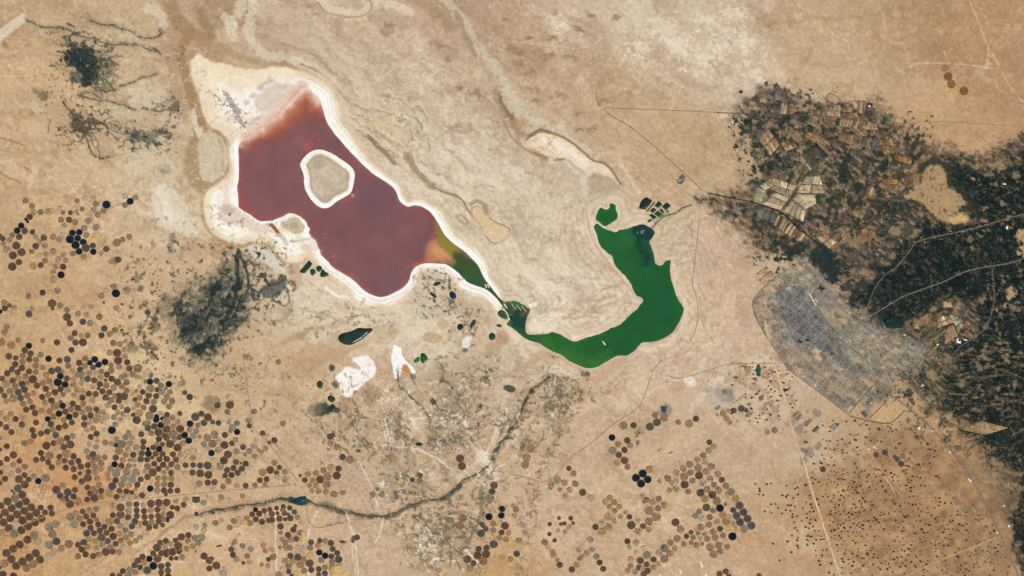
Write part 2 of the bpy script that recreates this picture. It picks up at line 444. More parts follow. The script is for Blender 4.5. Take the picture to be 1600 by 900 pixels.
# banded mud hills east of the lake
PO(tp(450, 100, 6, [(740, 540), (800, 515), (900, 515), (970, 560), (1040, 610), (1080, 700), (1060, 740), (990, 730), (900, 690), (850, 620), (780, 590)]), (212, 188, 146), .85, 4, 3, .25)
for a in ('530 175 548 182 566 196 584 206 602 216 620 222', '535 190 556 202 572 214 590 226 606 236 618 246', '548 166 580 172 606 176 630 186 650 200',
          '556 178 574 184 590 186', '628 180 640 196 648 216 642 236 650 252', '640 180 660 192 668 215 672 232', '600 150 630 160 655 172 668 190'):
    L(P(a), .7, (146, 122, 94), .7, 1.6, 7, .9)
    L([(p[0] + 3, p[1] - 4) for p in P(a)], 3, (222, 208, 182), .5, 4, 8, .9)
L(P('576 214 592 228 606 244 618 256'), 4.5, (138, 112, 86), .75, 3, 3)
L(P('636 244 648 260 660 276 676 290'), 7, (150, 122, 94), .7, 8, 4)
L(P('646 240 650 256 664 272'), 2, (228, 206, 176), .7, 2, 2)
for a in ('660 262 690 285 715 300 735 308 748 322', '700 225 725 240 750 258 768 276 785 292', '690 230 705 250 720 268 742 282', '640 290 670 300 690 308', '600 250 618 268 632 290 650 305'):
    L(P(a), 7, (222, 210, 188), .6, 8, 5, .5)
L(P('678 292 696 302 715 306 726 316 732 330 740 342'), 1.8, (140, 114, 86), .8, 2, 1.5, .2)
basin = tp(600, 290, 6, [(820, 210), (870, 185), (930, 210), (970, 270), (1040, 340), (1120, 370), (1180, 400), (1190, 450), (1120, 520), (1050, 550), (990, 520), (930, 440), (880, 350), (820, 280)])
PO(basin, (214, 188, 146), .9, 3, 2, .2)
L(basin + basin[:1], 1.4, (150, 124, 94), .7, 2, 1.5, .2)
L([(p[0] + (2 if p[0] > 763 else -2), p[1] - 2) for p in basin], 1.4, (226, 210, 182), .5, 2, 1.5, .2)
L(P('735 318 745 312 756 318 761 332'), 3.5, (150, 126, 98), .7, 4, 3)
SP(723, 343, 11, (150, 128, 98), .7, 3, 1, .2, 5, 42); SP(723, 343, 8, (206, 188, 156), .9, 3, 1, .1, 3, 42)
# ragged brown blotches on the plateau
for (x, y, r) in ((840, 140, 8), (815, 85, 6), (850, 92, 7), (830, 110, 5), (880, 150, 7), (865, 60, 5), (828, 60, 4), (790, 30, 4), (905, 45, 4), (965, 28, 5), (690, 72, 7), (700, 92, 4), (720, 135, 4), (612, 40, 8), (600, 52, 7), (745, 145, 6),
                  (925, 25, 5), (940, 160, 6), (905, 180, 6), (905, 205, 4), (925, 205, 5), (800, 78, 8), (840, 160, 5), (812, 100, 6), (860, 85, 4), (895, 88, 8)):
    for _ in range(3):
        L([(x + rng.normal(0, r), y + rng.normal(0, r * .6)) for _ in range(4)], 1.8, (150, 124, 94), .55, 2.5, 3, .5)
# long pale drainage and the cream pan between the lakes
L(P('690 -20 706 10 724 38 742 62 760 88 782 118 800 150 812 172 836 190 870 202 905 232 930 255 960 285'), 10, (206, 198, 172), .62, 9, 6, .6)
L(P('712 20 730 60 742 86'), 3, (156, 130, 100), .7, 6, 4, .8)
L(P('640 -5 670 10 695 26'), 7, (168, 138, 104), .5, 8, 4)
L(P('772 140 782 160 792 178 806 196 816 212'), 6, (154, 128, 100), .7, 8, 6, .8)
L(P('780 150 790 172 800 184'), 3, (100, 92, 80), .5, 4, 2)
L(P('786 190 796 210 812 228 836 240 852 248'), 2.4, (158, 134, 104), .8, 2, 1.5)
pan = tp(780, 140, 6, [(240, 480), (330, 430), (400, 405), (500, 425), (600, 460), (700, 520), (800, 610), (900, 690), (960, 690), (1050, 750), (1085, 790), (1090, 840), (1000, 800), (870, 790), (830, 810), (780, 740), (710, 710), (660, 650), (590, 635), (470, 630), (380, 580), (300, 545)])
PO(pan, (230, 208, 176), .95, 2.5, 1.5, .12)
L(tp(780, 140, 6, [(420, 490), (520, 500), (620, 560), (720, 620), (800, 690)]), 7, (236, 222, 208), .8, 8, 3, .3)
L(tp(780, 140, 6, [(260, 470), (300, 410), (400, 365), (470, 400), (600, 445), (690, 510), (790, 590), (890, 680), (950, 675), (1030, 720), (1090, 800), (1140, 890)]), 2.2, (138, 116, 88), .85, 2.5, 1.5, .2)
L(tp(780, 140, 6, [(280, 430), (390, 378), (470, 400)]), 4, (132, 112, 86), .7, 3, 1.5, .2)
L(tp(780, 140, 6, [(330, 590), (440, 630), (490, 690), (540, 650), (640, 650), (700, 720), (770, 770), (800, 850)]), 1.8, (140, 118, 90), .8, 2, 1.5, .2)
L(tp(780, 140, 6, [(640, 670), (700, 740), (780, 800), (800, 880)]), 5, (208, 204, 190), .7, 5, 3)
SP(862, 252, 5, (222, 208, 190), .8, 4)
PO(P('915 275 940 272 958 280 970 300 950 305 925 300'), (168, 146, 112), .55, 10, 5, .5)
L(P('942 272 930 262 918 270 912 290 915 310 920 330 922 350'), 7, (214, 202, 178), .6, 7, 4)
L(P('800 262 818 270 812 282 790 268'), 4, (222, 212, 192), .5, 4, 4)
for a in ('968 250 985 280 1000 300', '905 300 915 325 922 345 922 365 932 382 945 398 955 412 965 425 980 440'):
    L(P(a), 3.4, (222, 206, 178), .6, 3, 2, .4)
L(P('906 300 916 322 918 345 924 372 940 396 952 412 972 436 985 452 990 464'), 1.4, (184, 150, 122), .6, 2, 1.5)
for a in ('985 305 1000 318 1012 330', '960 372 985 366 1010 380'):
    L(P(a), 2, (190, 166, 136), .4, 3, 3)
# peninsula between the arms of the green lake
for a in ('800 440 815 452 822 470', '820 425 840 440 850 455', '845 500 870 496 895 498 925 497 940 496', '815 480 835 490 845 515', '880 420 886 432', '842 445 872 452 882 462 868 490'):
    L(P(a), 6, (228, 216, 196), .6, 7, 5, .4)
for a in ('872 462 876 470 868 480', '880 498 905 496 935 496', '905 468 930 470 960 462', '925 480 945 476 970 468', '830 460 836 470 832 482', '860 505 870 500', '885 480 905 486 890 492', '940 455 965 445 975 440'):
    L(P(a), 2, (178, 148, 112), .55, 3, 4, .4)
PO(tp(780, 470, 6, [(300, 180), (440, 120), (540, 150), (560, 230), (480, 290), (300, 300), (260, 260), (270, 200)]), (226, 214, 194), .7, 6, 4, .3)
L(tp(780, 470, 6, [(300, 40), (330, 30)]), 5, (244, 240, 234), .8, 4)
for i in range(70):
    x, y = rng.uniform(840, 985), rng.uniform(430, 505)
    if sd_green[np.searchsorted(vs_, y), np.searchsorted(us, x)] > 6:
        L([(x, y), (x + rng.normal(0, 8), y + rng.normal(0, 4)), (x + rng.normal(0, 14), y + rng.normal(0, 6))], 1, (176, 150, 120) if i % 2 else (226, 212, 190), .45, 2, 3, .3)
# delta of little channels east of the green lake
for i in range(120):
    x, y = rng.uniform(1022, 1075), rng.uniform(338, 418)
    if sd_green[np.searchsorted(vs_, y), np.searchsorted(us, x)] > 2:
        L([(x, y), (x + rng.uniform(2, 9), y + rng.normal(-3, 4)), (x + rng.uniform(8, 18), y + rng.normal(-6, 6))], .9, (150, 138, 108) if i % 3 else (222, 208, 182), .5, 1.6, 3, .3)
PO(P('1020 350 1040 335 1072 328 1078 360 1072 400 1060 420 1048 400 1028 410 1020 385'), (206, 186, 152), .4, 12, 5, .5)
L(tp(900, 300, 6, [(1080, 115), (1000, 145), (945, 195), (870, 210), (800, 245), (745, 300), (705, 340)]), 1.2, (64, 70, 60), .9, 1.3, 1, .1)
# pale waste land south of the salt lake
for a in ('470 415 500 438 520 455 540 470 555 482', '450 470 480 480 510 500 535 512', '455 440 480 455 500 470 530 495 560 505', '560 500 600 500 640 510 670 530 690 545', '600 480 640 490 670 500 690 520'):
    L(P(a), 11, (220, 208, 182), .55, 12, 8, .5)
for a in ('470 480 505 492 545 504', '540 505 500 510 470 520 440 534', '480 520 450 532 420 548', '556 545 530 556 500 566', '610 570 600 560 604 545'):
    L(P(a), 2.6, (178, 146, 110), .5, 5, 5, .5)
PO(P('470 540 500 530 530 545 545 560 520 570 490 590 470 580 450 560'), (186, 150, 112), .45, 20, 8, .5)
L(tp(460, 350, 6, [(330, 500), (400, 560), (470, 600), (560, 640), (620, 700), (640, 760)]), 2, (164, 140, 108), .6, 3, 2)
PO(tp(460, 350, 6, [(390, 570), (450, 560), (560, 640), (600, 700), (600, 760), (560, 700), (440, 650)]), (212, 200, 176), .7, 4, 2)
L(tp(460, 350, 6, [(300, 600), (400, 690), (480, 680), (540, 720), (570, 770)]), 3, (244, 236, 222), .9, 2.5, 2, .2)
PO(P('385 382 402 384 420 388 430 398 440 410 448 425 440 432 428 420 418 412 402 408 392 398'), (214, 208, 192), .8, 6, 3, .3)
L(P('378 384 398 376 412 380 424 388 432 402 446 412'), 1.8, (168, 140, 104), .7, 2.5, 2)
PO(P('450 415 470 414 472 450 460 455 450 440'), (176, 142, 108), .5, 8, 3)
SP(536, 418, 9, (222, 206, 180), .5, 8); PO(P('660 520 685 518 695 530 680 538 662 532'), (186, 154, 116), .7, 6, 4); SP(692, 506, 9, (188, 156, 118), .6, 6)
for a in ('725 440 745 452 762 462 778 476', '735 446 755 458', '690 424 720 442 742 456'):
    L(P(a), 6, (240, 234, 228), .75, 6, 3, .3)
L(P('705 452 720 470 735 490 748 510 755 530'), 10, (196, 164, 130), .4, 14, 6)
SP(785, 528, 11, (172, 128, 100), .6, 9); SP(763, 500, 8, (184, 150, 114), .5, 7); SP(770, 545, 12, (170, 134, 104), .5, 10)
for a in ('790 512 806 528 815 540', '800 520 830 540 850 556 870 572 895 590 910 598', '812 545 832 560 842 566'):
    L(P(a), 5, (226, 208, 180), .6, 6, 3)
L(P('835 560 850 552 862 562'), 10, (176, 142, 108), .5, 10, 4)
L(P('905 598 925 594 945 586 960 572 975 562'), 6, (196, 160, 124), .7, 7, 3)
L(P('1000 545 1020 545 1045 535 1060 520 1070 500 1074 480 1064 462 1056 440 1054 415'), 3.5, (226, 210, 184), .6, 4, 2)
SP(917, 584, 4.5, (96, 86, 62), .85, 3, 1.5)
# --- the salt pans and the rim of the salt lake
mrim = 1 - sm(-3.5, 2.5, rim)
wn = (1 - sm(400, 470, X)) * (1 - sm(190, 230, Y))
rr_ = sm(2, 16, -rim) * (1 - wn) + sm(6, 46, -rim) * wn
rr_ = np.clip(rr_ + .12 * np.sin(-rim * .55 + 4 * G.n2), 0, 1)
ramp = sm(300, 330, X) * (1 - sm(560, 620, X))
cshore = np.array(CREAM)[None, None] * (1 - rr_)[..., None] + np.array((251, 245, 233))[None, None] * rr_[..., None]
m = (mrim * .96)[..., None]
G.C = G.C * (1 - m) + cshore * m
mw = np.exp(-((rim - 1.5) / 2.0) ** 2) * .5
G.mix(BIG, mw, (186, 158, 120))
RW = [(515, 160, 21), (545, 212, 16), (580, 262, 8), (615, 290, 7), (640, 318, 6), (665, 320, 8), (690, 345, 13), (720, 383, 12), (750, 410, 13), (765, 440, 8), (735, 450, 18), (702, 422, 10), (660, 416, 8), (640, 450, 11), (600, 470, 13), (560, 462, 20), (540, 440, 13), (515, 420, 9), (500, 400, 14), (370, 250, 12), (480, 140, 18)]
wn_ = np.zeros(X.shape); wd_ = np.zeros(X.shape)
for (x_, y_, w_) in RW:
    g_ = 1 / (((X - x_) ** 2 + (Y - y_) ** 2) / 400. + .3) ** 1.5
    wn_ += g_ * w_; wd_ += g_
Wr = wn_ / wd_ * 1.22 * (1 + .38 * fbm(X, Y, 22, 3, 8))
q_ = (sd_salt + .8 * G.n3) / Wr
G.mix(BIG, (1 - sm(.8, 1.9, q_)) * .7 * (1 - sm(772, 790, X)) * (sd_isl > 12), (226, 208, 178))
nearsalt = (1 - sm(.45, 1.05, q_)) * (1 - sm(772, 790, X)) * np.where(sd_isl < 12, 0, 1)
dnw = dline(P('383 217 402 207 420 192 440 174 455 158 464 146 473 137'), X, Y)
G.mix(BIG, nearsalt * .97 * sm(5, 14, dnw), (252, 247, 238))
G.mix(BIG, sm(300, 360, X) * (1 - sm(360, 420, X)) * (rim < -6) * .25 * (1 - sm(110, 190, Y)), (236, 216, 184))
bandr = np.clip(np.sin(sd_salt * 1.05 + 3.5 * fbm(X, Y, 50, 3, 2) + 1.2 * G.n1), 0, 1) * sm(2.5, 5, sd_salt) * (1 - sm(14, 30, sd_salt)) * (1 - sm(770, 790, X)) * (sd_isl > 8)
G.mix(BIG, .42 * bandr * sm(-40, -2, rim), (206, 184, 150))
G.mix(BIG, np.clip((fbm(X, Y, 26, 5, 6, .65) - .12) * 1.3, 0, .42) * (rim < -4) * (sd_salt > 4), (224, 206, 184))
L(P('312 92 330 112 350 122 380 126 400 124 420 112 450 116'), 10, (238, 222, 192), .6, 9, 4, .3)
PO(P('300 90 320 95 345 105 360 118 340 135 315 130 300 112'), (236, 218, 186), .65, 18, 4, .2)
# dirty salt: grey-mauve mud showing through
for (x, y, rx, ry, an, a) in ((354, 148, 7, 4.5, 40, .7), (361, 160, 8, 5, 60, .75), (367, 172, 9, 5, 65, .8), (372, 183, 7, 4, 60, .7), (378, 193, 6, 3.5, 60, .65), (407, 136, 8, 5, -50, .5), (420, 128, 7, 4, -20, .5), (395, 150, 8, 3, -45, .4), (388, 160, 6, 3.5, -20, .45), (402, 186, 9, 4, -30, .55), (394, 193, 5, 3, 0, .4)):
    SP(x, y, rx, (168, 146, 140), a, 4, 3, .7, ry, an)
PO(P('400 150 415 135 440 130 462 128 475 142 455 158 430 172 405 175 398 165'), (206, 190, 174), .75, 10, 5, .4)
L(P('410 165 425 150 445 140'), 3, (226, 214, 202), .5, 4, 3); L(P('404 158 412 140 425 132'), 3, (226, 214, 200), .5, 4, 3)
PO(P('383 218 400 206 420 190 440 172 455 156 468 142 474 134 462 134 446 148 425 168 405 184 388 200 378 212'), (224, 202, 190), .8, 9, 4, .4)
G.mix(BIG, .85 * (1 - sm(2, 17, dnw + 4 * G.n1)) * (sd_salt > -3), (220, 190, 172))
G.mix(BIG, .5 * (1 - sm(0, 8, dnw + 4 * G.n1)) * (sd_salt > -3), (204, 150, 122))
for i in range(90):
    t = rng.random(); x = 330 + 60 * t + rng.normal(0, 8); y = 136 + 65 * t + rng.normal(0, 6)
    SP(x, y, rng.uniform(.7, 1.6), (110, 104, 100), .7, 1, .6, .2)
for i in range(110):
    x = rng.normal(352, 12); y = rng.normal(338, 12)
    if x > 328: SP(x, y, rng.uniform(.8, 2.4), (188, 172, 158), .6, 1.5, 1, .2)
PO(P('345 322 358 316 370 322 378 332 394 342 408 350 422 348 426 356 408 366 392 362 375 350 360 352 346 345'), (220, 200, 186), .75, 10, 5, .5)
PO(P('344 318 360 322 372 328 360 338 348 336'), (198, 166, 152), .55, 8, 4, .5)
SP(358, 335, 3, (132, 84, 78), .8, 2, 1.5)
L(P('424 351 432 360 436 366'), 4.5, (138, 82, 70), .9, 2, 1, .2)
L(P('436 366 444 376 448 382'), 4, (206, 188, 170), .8, 4, 2)
PO(tp(310, 320, 6, [(750, 170), (830, 160), (860, 100), (940, 120), (1000, 190), (1000, 250), (900, 300), (860, 260), (780, 210)]), (192, 176, 146), .9, 5, 4, .4)
SP(460, 352, 6, (168, 150, 118), .5, 5)
L(tp(310, 320, 6, [(860, 345), (930, 345), (1000, 325), (1030, 325)]), 1.4, (186, 170, 148), .8, 1.5, 1)
PO(P('486 368 498 376 500 392 490 398 478 392 480 376'), (214, 200, 188), .55, 8, 5, .8)
SP(476, 387, 5, (206, 192, 174), .6, 4)
# island
mi = sm(5, 9.5, -sd_isl + .8 * G.n1 + 3.0 * fbm(X, Y, 30, 2, 9))
G.mix(BIG, (sd_isl < 6) * (1 - mi) * (.85 + .15 * np.sin(sd_isl * 1.3 + 3 * G.n2)), (252, 247, 238))
ci = np.array((189, 174, 149)) * (1 + .08 * G.n2 + .07 * G.n1)[..., None]
G.C = np.where((sd_isl < -4)[..., None], G.C * (1 - mi[..., None]) + ci * mi[..., None], G.C)
G.mix(BIG, np.exp(-((-sd_isl - 10.5) / 1.4) ** 2) * .5, (160, 138, 104))
SP(497, 256, 10, (166, 150, 128), .5, 10); SP(525, 280, 8, (206, 198, 182), .5, 8); SP(497, 300, 9, (202, 194, 178), .5, 8)
# small white salt pans
PAN_A = tp(480, 500, 6, [(425, 360), (560, 325), (590, 360), (630, 390), (650, 470), (630, 530), (560, 580), (500, 620), (450, 690), (385, 740), (330, 700), (300, 650), (310, 590), (240, 560), (200, 580), (300, 520), (350, 425), (430, 450), (490, 470), (510, 450), (470, 410), (430, 385)])
PAN_B = tp(480, 500, 6, [(800, 240), (835, 230), (850, 260), (885, 250), (890, 330), (930, 385), (960, 410), (1020, 470), (1020, 510), (985, 510), (950, 430), (900, 440), (880, 500), (850, 560), (800, 540), (800, 430), (785, 350), (800, 300)])
PO(PAN_A, (236, 224, 206), 1, 3, 1.5, .1); PO(PAN_A, (250, 246, 240), .7, 9, 1.5, .05)
PO(PAN_B, (250, 246, 240), 1, 2.5, 1.5, .08)
PO(tp(480, 500, 6, [(185, 575), (300, 600), (330, 700), (300, 720), (220, 660)]), (206, 188, 164), .7, 4, 2)
SP(523, 602, 6.5, (104, 80, 62), .85, 4, 2, .4, 4, 35)
SP(634, 578, 6, (198, 130, 78), .9, 4, 1.5, .3, 9, -10); SP(633, 592, 5, (208, 186, 160), .8, 3)
SP(629, 600, 7, (170, 162, 144), .7, 3); L(P('623 580 621 592 623 602 632 608 640 618 650 628 660 640 668 648 672 660'), 1.8, (92, 90, 74), .85, 1.5, 1.5, .2)
L(tp(480, 500, 6, [(980, 520), (990, 560), (1010, 600)]), 3, (120, 114, 96), .7, 2); SP(645, 587, 4, (120, 118, 106), .8, 2)
SP(728, 536, 6, (226, 222, 212), .95, 2, 1, .1, 10, 8); SP(727, 547, 4, (90, 92, 82), .8, 2, 2); SP(731, 530, 5, (236, 234, 228), .6, 3)
SP(1150, 188, 7, (240, 226, 206), .9, 4, 3, .2); L(P('1130 180 1145 178 1158 182'), 5, (226, 206, 172), .7, 5, 3)
SP(1382, 180, 8, (226, 206, 176), .75, 7, 3); SP(1366, 166, 2.5, (246, 238, 226), .8, 2)
# pale dusty tops in the upper right
for (x, y, r) in ((870, 30, 22), (882, 40, 12), (1000, 80, 20), (995, 70, 10), (1020, 45, 10), (1045, 62, 24), (1060, 70, 12), (1115, 70, 26), (1100, 90, 16), (1160, 60, 24), (1180, 110, 16), (1150, 20, 18), (1100, 30, 14)):
    for k in range(3):
        L([(x + rng.normal(0, r * .3), y + rng.normal(0, r * .25)), (x + rng.normal(r * .3, r * .3), y + rng.normal(r * .3, r * .3))], r * .35, (224, 210, 186), .4, r * .6, 6, .6)
L(P('1190 90 1215 110 1225 130'), 8, (214, 196, 166), .5, 10, 5); PO(P('1255 148 1290 140 1300 150 1285 165 1262 160'), (204, 184, 148), .6, 8, 4)
for (x, y) in ((1403, 22), (1401, 55), (1428, 46), (1573, 43), (1591, 42), (1577, 118)):
    SP(x, y, 5.5, (206, 178, 140), .4, 5, 2, .5)
for a in ('1200 35 1240 32 1300 28 1345 28', '1480 95 1500 88 1530 78', '1300 130 1340 135 1310 150', '1250 100 1270 90 1262 75', '1540 135 1560 150 1580 160'):
    L(P(a), 3, (168, 132, 92), .4, 6, 6, .6)
# faint lines of old tracks
for a in ('0 58 20 46 40 24 36 5 34 -20', '1515 0 1530 40 1545 75 1562 105 1580 140 1600 160', '1545 75 1541 108', '1420 105 1440 97 1500 100 1560 108', '800 64 860 72 915 78 960 45', '572 137 610 112 655 80 665 74', '60 600 66 640 68 700 70 780 66 840 72 900',
          '55 30 100 75 160 125', '240 690 300 665 300 660', '1475 80 1482 98', '0 120 60 118 100 145 140 170', '70 220 100 275 118 300', '118 300 190 390 240 470 250 500'):
    L(P(a), .7, (222, 200, 164), .5, 1.5, .8, .5, 1)
L(P('0 50 12 42 34 26 40 28 20 44 0 60'), 6, (226, 214, 194), .65, 4, 1.5, .2, 1)
L(P('1398 225 1440 205 1480 195 1530 185'), 2.5, (170, 140, 98), .5, 3, 2); L(P('1522 205 1545 225 1560 240'), 1.2, (150, 118, 84), .6, 1.5, .8)
# --- red-brown soils lower left
for (x, y, r) in ((110, 745, 30), (60, 690, 26), (40, 860, 30), (150, 770, 18), (45, 640, 18), (90, 820, 18), (780, 888, 22), (1165, 860, 26), (1290, 830, 26)):
    SP(x, y, r, (192, 146, 98), .22, r, 8, .5)
SP(30, 703, 9, (214, 190, 130), .35, 8)
for (x, y, r) in ((235, 645, 26), (260, 625, 22), (190, 650, 22), (170, 640, 16), (245, 600, 18), (210, 560, 14), (240, 560, 22), (295, 640, 16), (160, 560, 12)):
    SP(x, y, r, (222, 200, 156), .45, r, 6, .5)
# --- western wadis (dark, thinly vegetated water lines)
WAD = ['40 30 60 40 80 43 100 41 115 50 128 58 148 62 155 62', '140 32 160 38 178 42 195 46 205 48 212 56 225 58 245 60 252 50', '150 65 165 68 180 70 195 72 215 67 228 78 245 82', '195 72 212 70 225 66 240 78 250 84',
       '135 130 148 138 160 142 180 140 195 132 215 124 235 118 245 116', '122 148 135 154 155 156 175 160 195 166 215 170 235 172 255 174 270 168 280 158', '150 190 165 196 180 206 195 210 215 208 230 220 245 212 260 210',
       '125 150 140 142 155 152', '100 160 112 178 115 195 130 205 140 230 150 247 172 244', '150 110 165 100 180 102', '150 95 170 92 185 100', '155 120 170 128 178 140', '240 172 255 160 272 152']
for a in WAD:
    L(P(a), 1.4, (72, 70, 60), .9, 1.8, 3.5, .5)
    L(P(a), 5, (150, 130, 100), .35, 7, 5, .9)
for (x, y, rx, ry, an, a, c) in ((115, 90, 13, 9, 20, .8, (60, 70, 66)), (128, 105, 14, 10, 40, .85, (48, 60, 58)), (137, 126, 7, 10, 0, .85, (44, 58, 56)), (145, 95, 10, 8, 0, .6, (78, 80, 70)), (112, 73, 9, 6, 0, .6, (100, 100, 86)), (118, 120, 12, 8, 20, .5, (110, 108, 92)),
                                 (66, 150, 8, 7, 30, .75, (92, 84, 68)), (60, 143, 16, 5, 30, .4, (140, 118, 88)), (118, 185, 12, 8, 40, .6, (104, 92, 74)), (130, 203, 12, 5, 10, .65, (82, 80, 72)), (140, 188, 10, 5, 0, .5, (120, 106, 86)), (230, 212, 16, 6, -5, .6, (100, 98, 84)), (235, 220, 8, 8, 0, .5, (110, 104, 88)), (255, 263, 10, 8, 10, .7, (104, 98, 84)), (275, 165, 7, 10, 40, .6, (112, 108, 92)), (10, 70, 6, 4, 40, .55, (140, 104, 76)),
                                 (85, 240, 9, 6, 70, .4, (140, 120, 92)), (78, 255, 6, 4, 0, .4, (140, 120, 92)), (253, 48, 5, 7, 0, .6, (120, 108, 88)), (165, 235, 12, 12, 0, .3, (150, 126, 92)), (160, 215, 16, 8, 30, .3, (160, 130, 92)), (215, 315, 16, 10, 20, .0, (150, 126, 92)), (268, 385, 5, 12, 10, .6, (130, 118, 96)), (285, 395, 5, 12, 20, .5, (140, 126, 104)), (270, 370, 6, 6, 0, .6, (110, 106, 90))):
    SP(x, y, rx, c, a, min(rx, ry) * .9, 4, .7, ry, an)
for a in ('160 330 175 322 190 318', '0 215 20 220 40 230', '0 270 15 278 30 285', '40 262 50 270'):
    L(P(a), 1.2, (128, 108, 82), .6, 2, 2)
PO(P('98 84 106 72 118 66 128 72 140 74 152 86 154 100 160 112 152 122 146 134 138 136 132 128 124 112 108 104 100 94'), (34, 46, 46), .92, 12, 7, .8)
PO(P('112 62 126 66 122 78 110 76'), (90, 92, 80), .7, 8, 5, .8); PO(P('106 108 124 112 130 126 118 128 108 120'), (96, 98, 84), .6, 10, 6, .9)
PO(P('106 172 124 176 142 184 158 194 150 204 132 200 116 196'), (98, 88, 70), .75, 14, 8, .9); PO(P('186 204 214 202 236 204 258 206 250 216 226 224 204 216'), (92, 90, 78), .75, 12, 8, .9)
PO(P('266 160 278 150 282 168 274 180 262 176'), (112, 108, 92), .7, 10, 6, .8); PO(P('44 136 66 140 80 152 66 160 54 148'), (130, 112, 84), .55, 12, 6, .9)
PO(P('150 160 200 170 250 190 262 240 240 262 200 240 160 214'), (196, 180, 150), .4, 40, 14, .9); PO(P('180 236 230 226 262 246 278 290 250 296 214 280'), (214, 200, 172), .45, 40, 14, .9)
PO(P('196 130 240 124 264 140 268 166 230 168 204 158'), (214, 202, 178), .5, 30, 12, .9); PO(P('180 50 206 44 236 60 246 76 214 66 196 64'), (212, 198, 170), .5, 20, 10, .9)
# --- tan-brown haze of thin scrub round the lower left oasis
PO(P('238 480 262 458 292 450 322 432 348 408 366 392 382 396 394 425 404 452 396 485 372 512 352 548 332 574 306 574 282 548 262 512'), (122, 114, 94), .7, 26, 14, 1.0, 2, (140, 126, 100))
str_ = flow(-58, 46, 6, 2)
thk = P('268 480 300 462 335 440 360 425 378 440 376 480 360 508 345 530 335 556 312 562 296 540 285 515')
PO(P('268 480 300 462 335 440 360 425 378 440 376 480 360 508 345 530 335 556 312 562 296 540 285 515'), (70, 75, 68), .75, 26, 12, 1.0)
st_ = G.win(thk, 40)
ti = 1 - sm(-10, 26, sdpoly(thk, X[st_] + 20 * G.w1[st_], Y[st_] + 20 * G.w2[st_]))
G.mix(st_, ti * np.clip(str_[st_] * 1.8, 0, .85), (32, 44, 44)); G.mix(st_, ti * np.clip(-str_[st_] * 1.4 - .1, 0, .6), (136, 124, 102))
PO(P('405 452 420 438 440 432 449 442 444 458 425 468 408 466'), (88, 90, 84), .8, 8, 5, .4)
L(P('372 392 371 410 373 440 368 470 352 500'), 4, (48, 56, 52), .8, 3, 2.5, .3)
L(P('376 400 385 420 390 445 382 470'), 2.5, (60, 64, 58), .8, 3, 2.5, .3); L(P('400 465 410 450 425 445 446 440'), 2, (80, 82, 72), .7, 2, 2)
L(P('400 480 412 462 430 470 445 480 452 470 448 450'), 2, (112, 102, 82), .7, 2, 2); L(P('425 505 440 500 452 488 456 470'), 4, (150, 134, 108), .5, 5)
L(P('391 405 398 418 400 430 392 440'), 1, (86, 80, 66), .7, 1.4)
for (x, y, r) in ((180, 406, 6), (200, 420, 4), (213, 436, 6), (222, 450, 5), (228, 472, 5), (240, 510, 8), (228, 540, 6), (240, 555, 7), (236, 520, 3), (215, 590, 4), (330, 632, 14), (286, 597, 5), (205, 545, 10), (233, 540, 10), (196, 582, 4)):
    SP(x, y, r, (112, 98, 76), .6, r * .7, 4, .8)
PO(P('326 616 338 620 336 636 322 640 312 634 316 622'), (150, 132, 108), .6, 8, 4, .7)
# --- river of the lower middle and its wash
RIVER = P('308 804 330 798 345 796 365 792 395 788 415 784 440 779 458 782 478 782 500 788 525 797 545 801 570 807 592 808 615 805 640 792 655 783 690 780 705 770 718 760 728 748 745 740 758 733 768 720 772 708 780 695 790 685 800 672 812 650 818 630 826 616 838 606 850 597 858 590')
L(RIVER, 7, (158, 132, 102), .45, 9, 6, .9); L(RIVER, 1.8, (66, 64, 52), .95, 1.6, 4, .45); L([(x + 3, y + 3) for x, y in RIVER], .8, (92, 84, 66), .6, 1.6, 4, .7)
L(P('455 781 462 783 470 786 478 783'), 8, (36, 62, 60), .95, 3, 1, .1); L(P('500 788 520 795 545 801'), 7, (104, 98, 84), .6, 5, 3); L(P('575 806 590 809 620 804 640 794 655 786'), 4, (88, 84, 68), .7, 5, 5, .9)
L(P('690 780 706 770 720 758'), 5, (60, 76, 62), .8, 3, 2); L(P('770 722 772 708 780 696'), 5, (66, 80, 66), .7, 3)
L(P('756 756 753 775 752 795 748 815 738 832 728 850 716 864'), 4, (110, 102, 82), .6, 6, 3, .7)
L(P('215 860 230 850 245 842 255 832 270 822 285 810 300 806'), 3, (150, 118, 84), .6, 4, 3, .4)
L(P('220 855 250 846 275 840 310 830 350 840'), 8, (226, 208, 178), .3, 10, 6)
for a in ('300 800 312 760', '303 816 322 832 352 842', '232 870 255 880 300 878 350 872', '218 745 220 790 216 830 225 900', '218 830 200 855 170 875 130 900'):
    L(P(a), .9, (226, 208, 180), .5, 2.0, 1.5, .7)
for a in ('600 670 605 700 640 698 680 712 703 732', '602 660 610 690', '640 655 680 653 720 660 735 655', '718 640 728 660 732 690 758 715', '790 645 775 670 765 695 758 720', '540 800 552 830 550 860 556 895', '430 790 433 900', '495 800 480 830 482 900', '553 830 560 900', '590 790 582 760 560 720', '590 610 600 640 605 665', '770 735 800 720 812 700',
          '640 690 660 705 690 722 702 731', '726 665 745 690 760 712', '600 808 592 840 585 850', '720 800 760 830', '870 640 850 660'):
    L(P(a), .8, (236, 224, 204), .75, 1.6, 1.5, .6)
SP(728, 660, 5, (244, 236, 226), .8, 4); L(P('748 705 756 712 764 720 772 745 776 760'), 2.5, (228, 216, 196), .6, 7, 5, .9); L(P('795 640 780 665 770 690'), 5, (220, 206, 182), .5, 8, 6, .9); SP(786, 710, 8, (206, 170, 130), .5, 6, 2, .3, 16, 5)
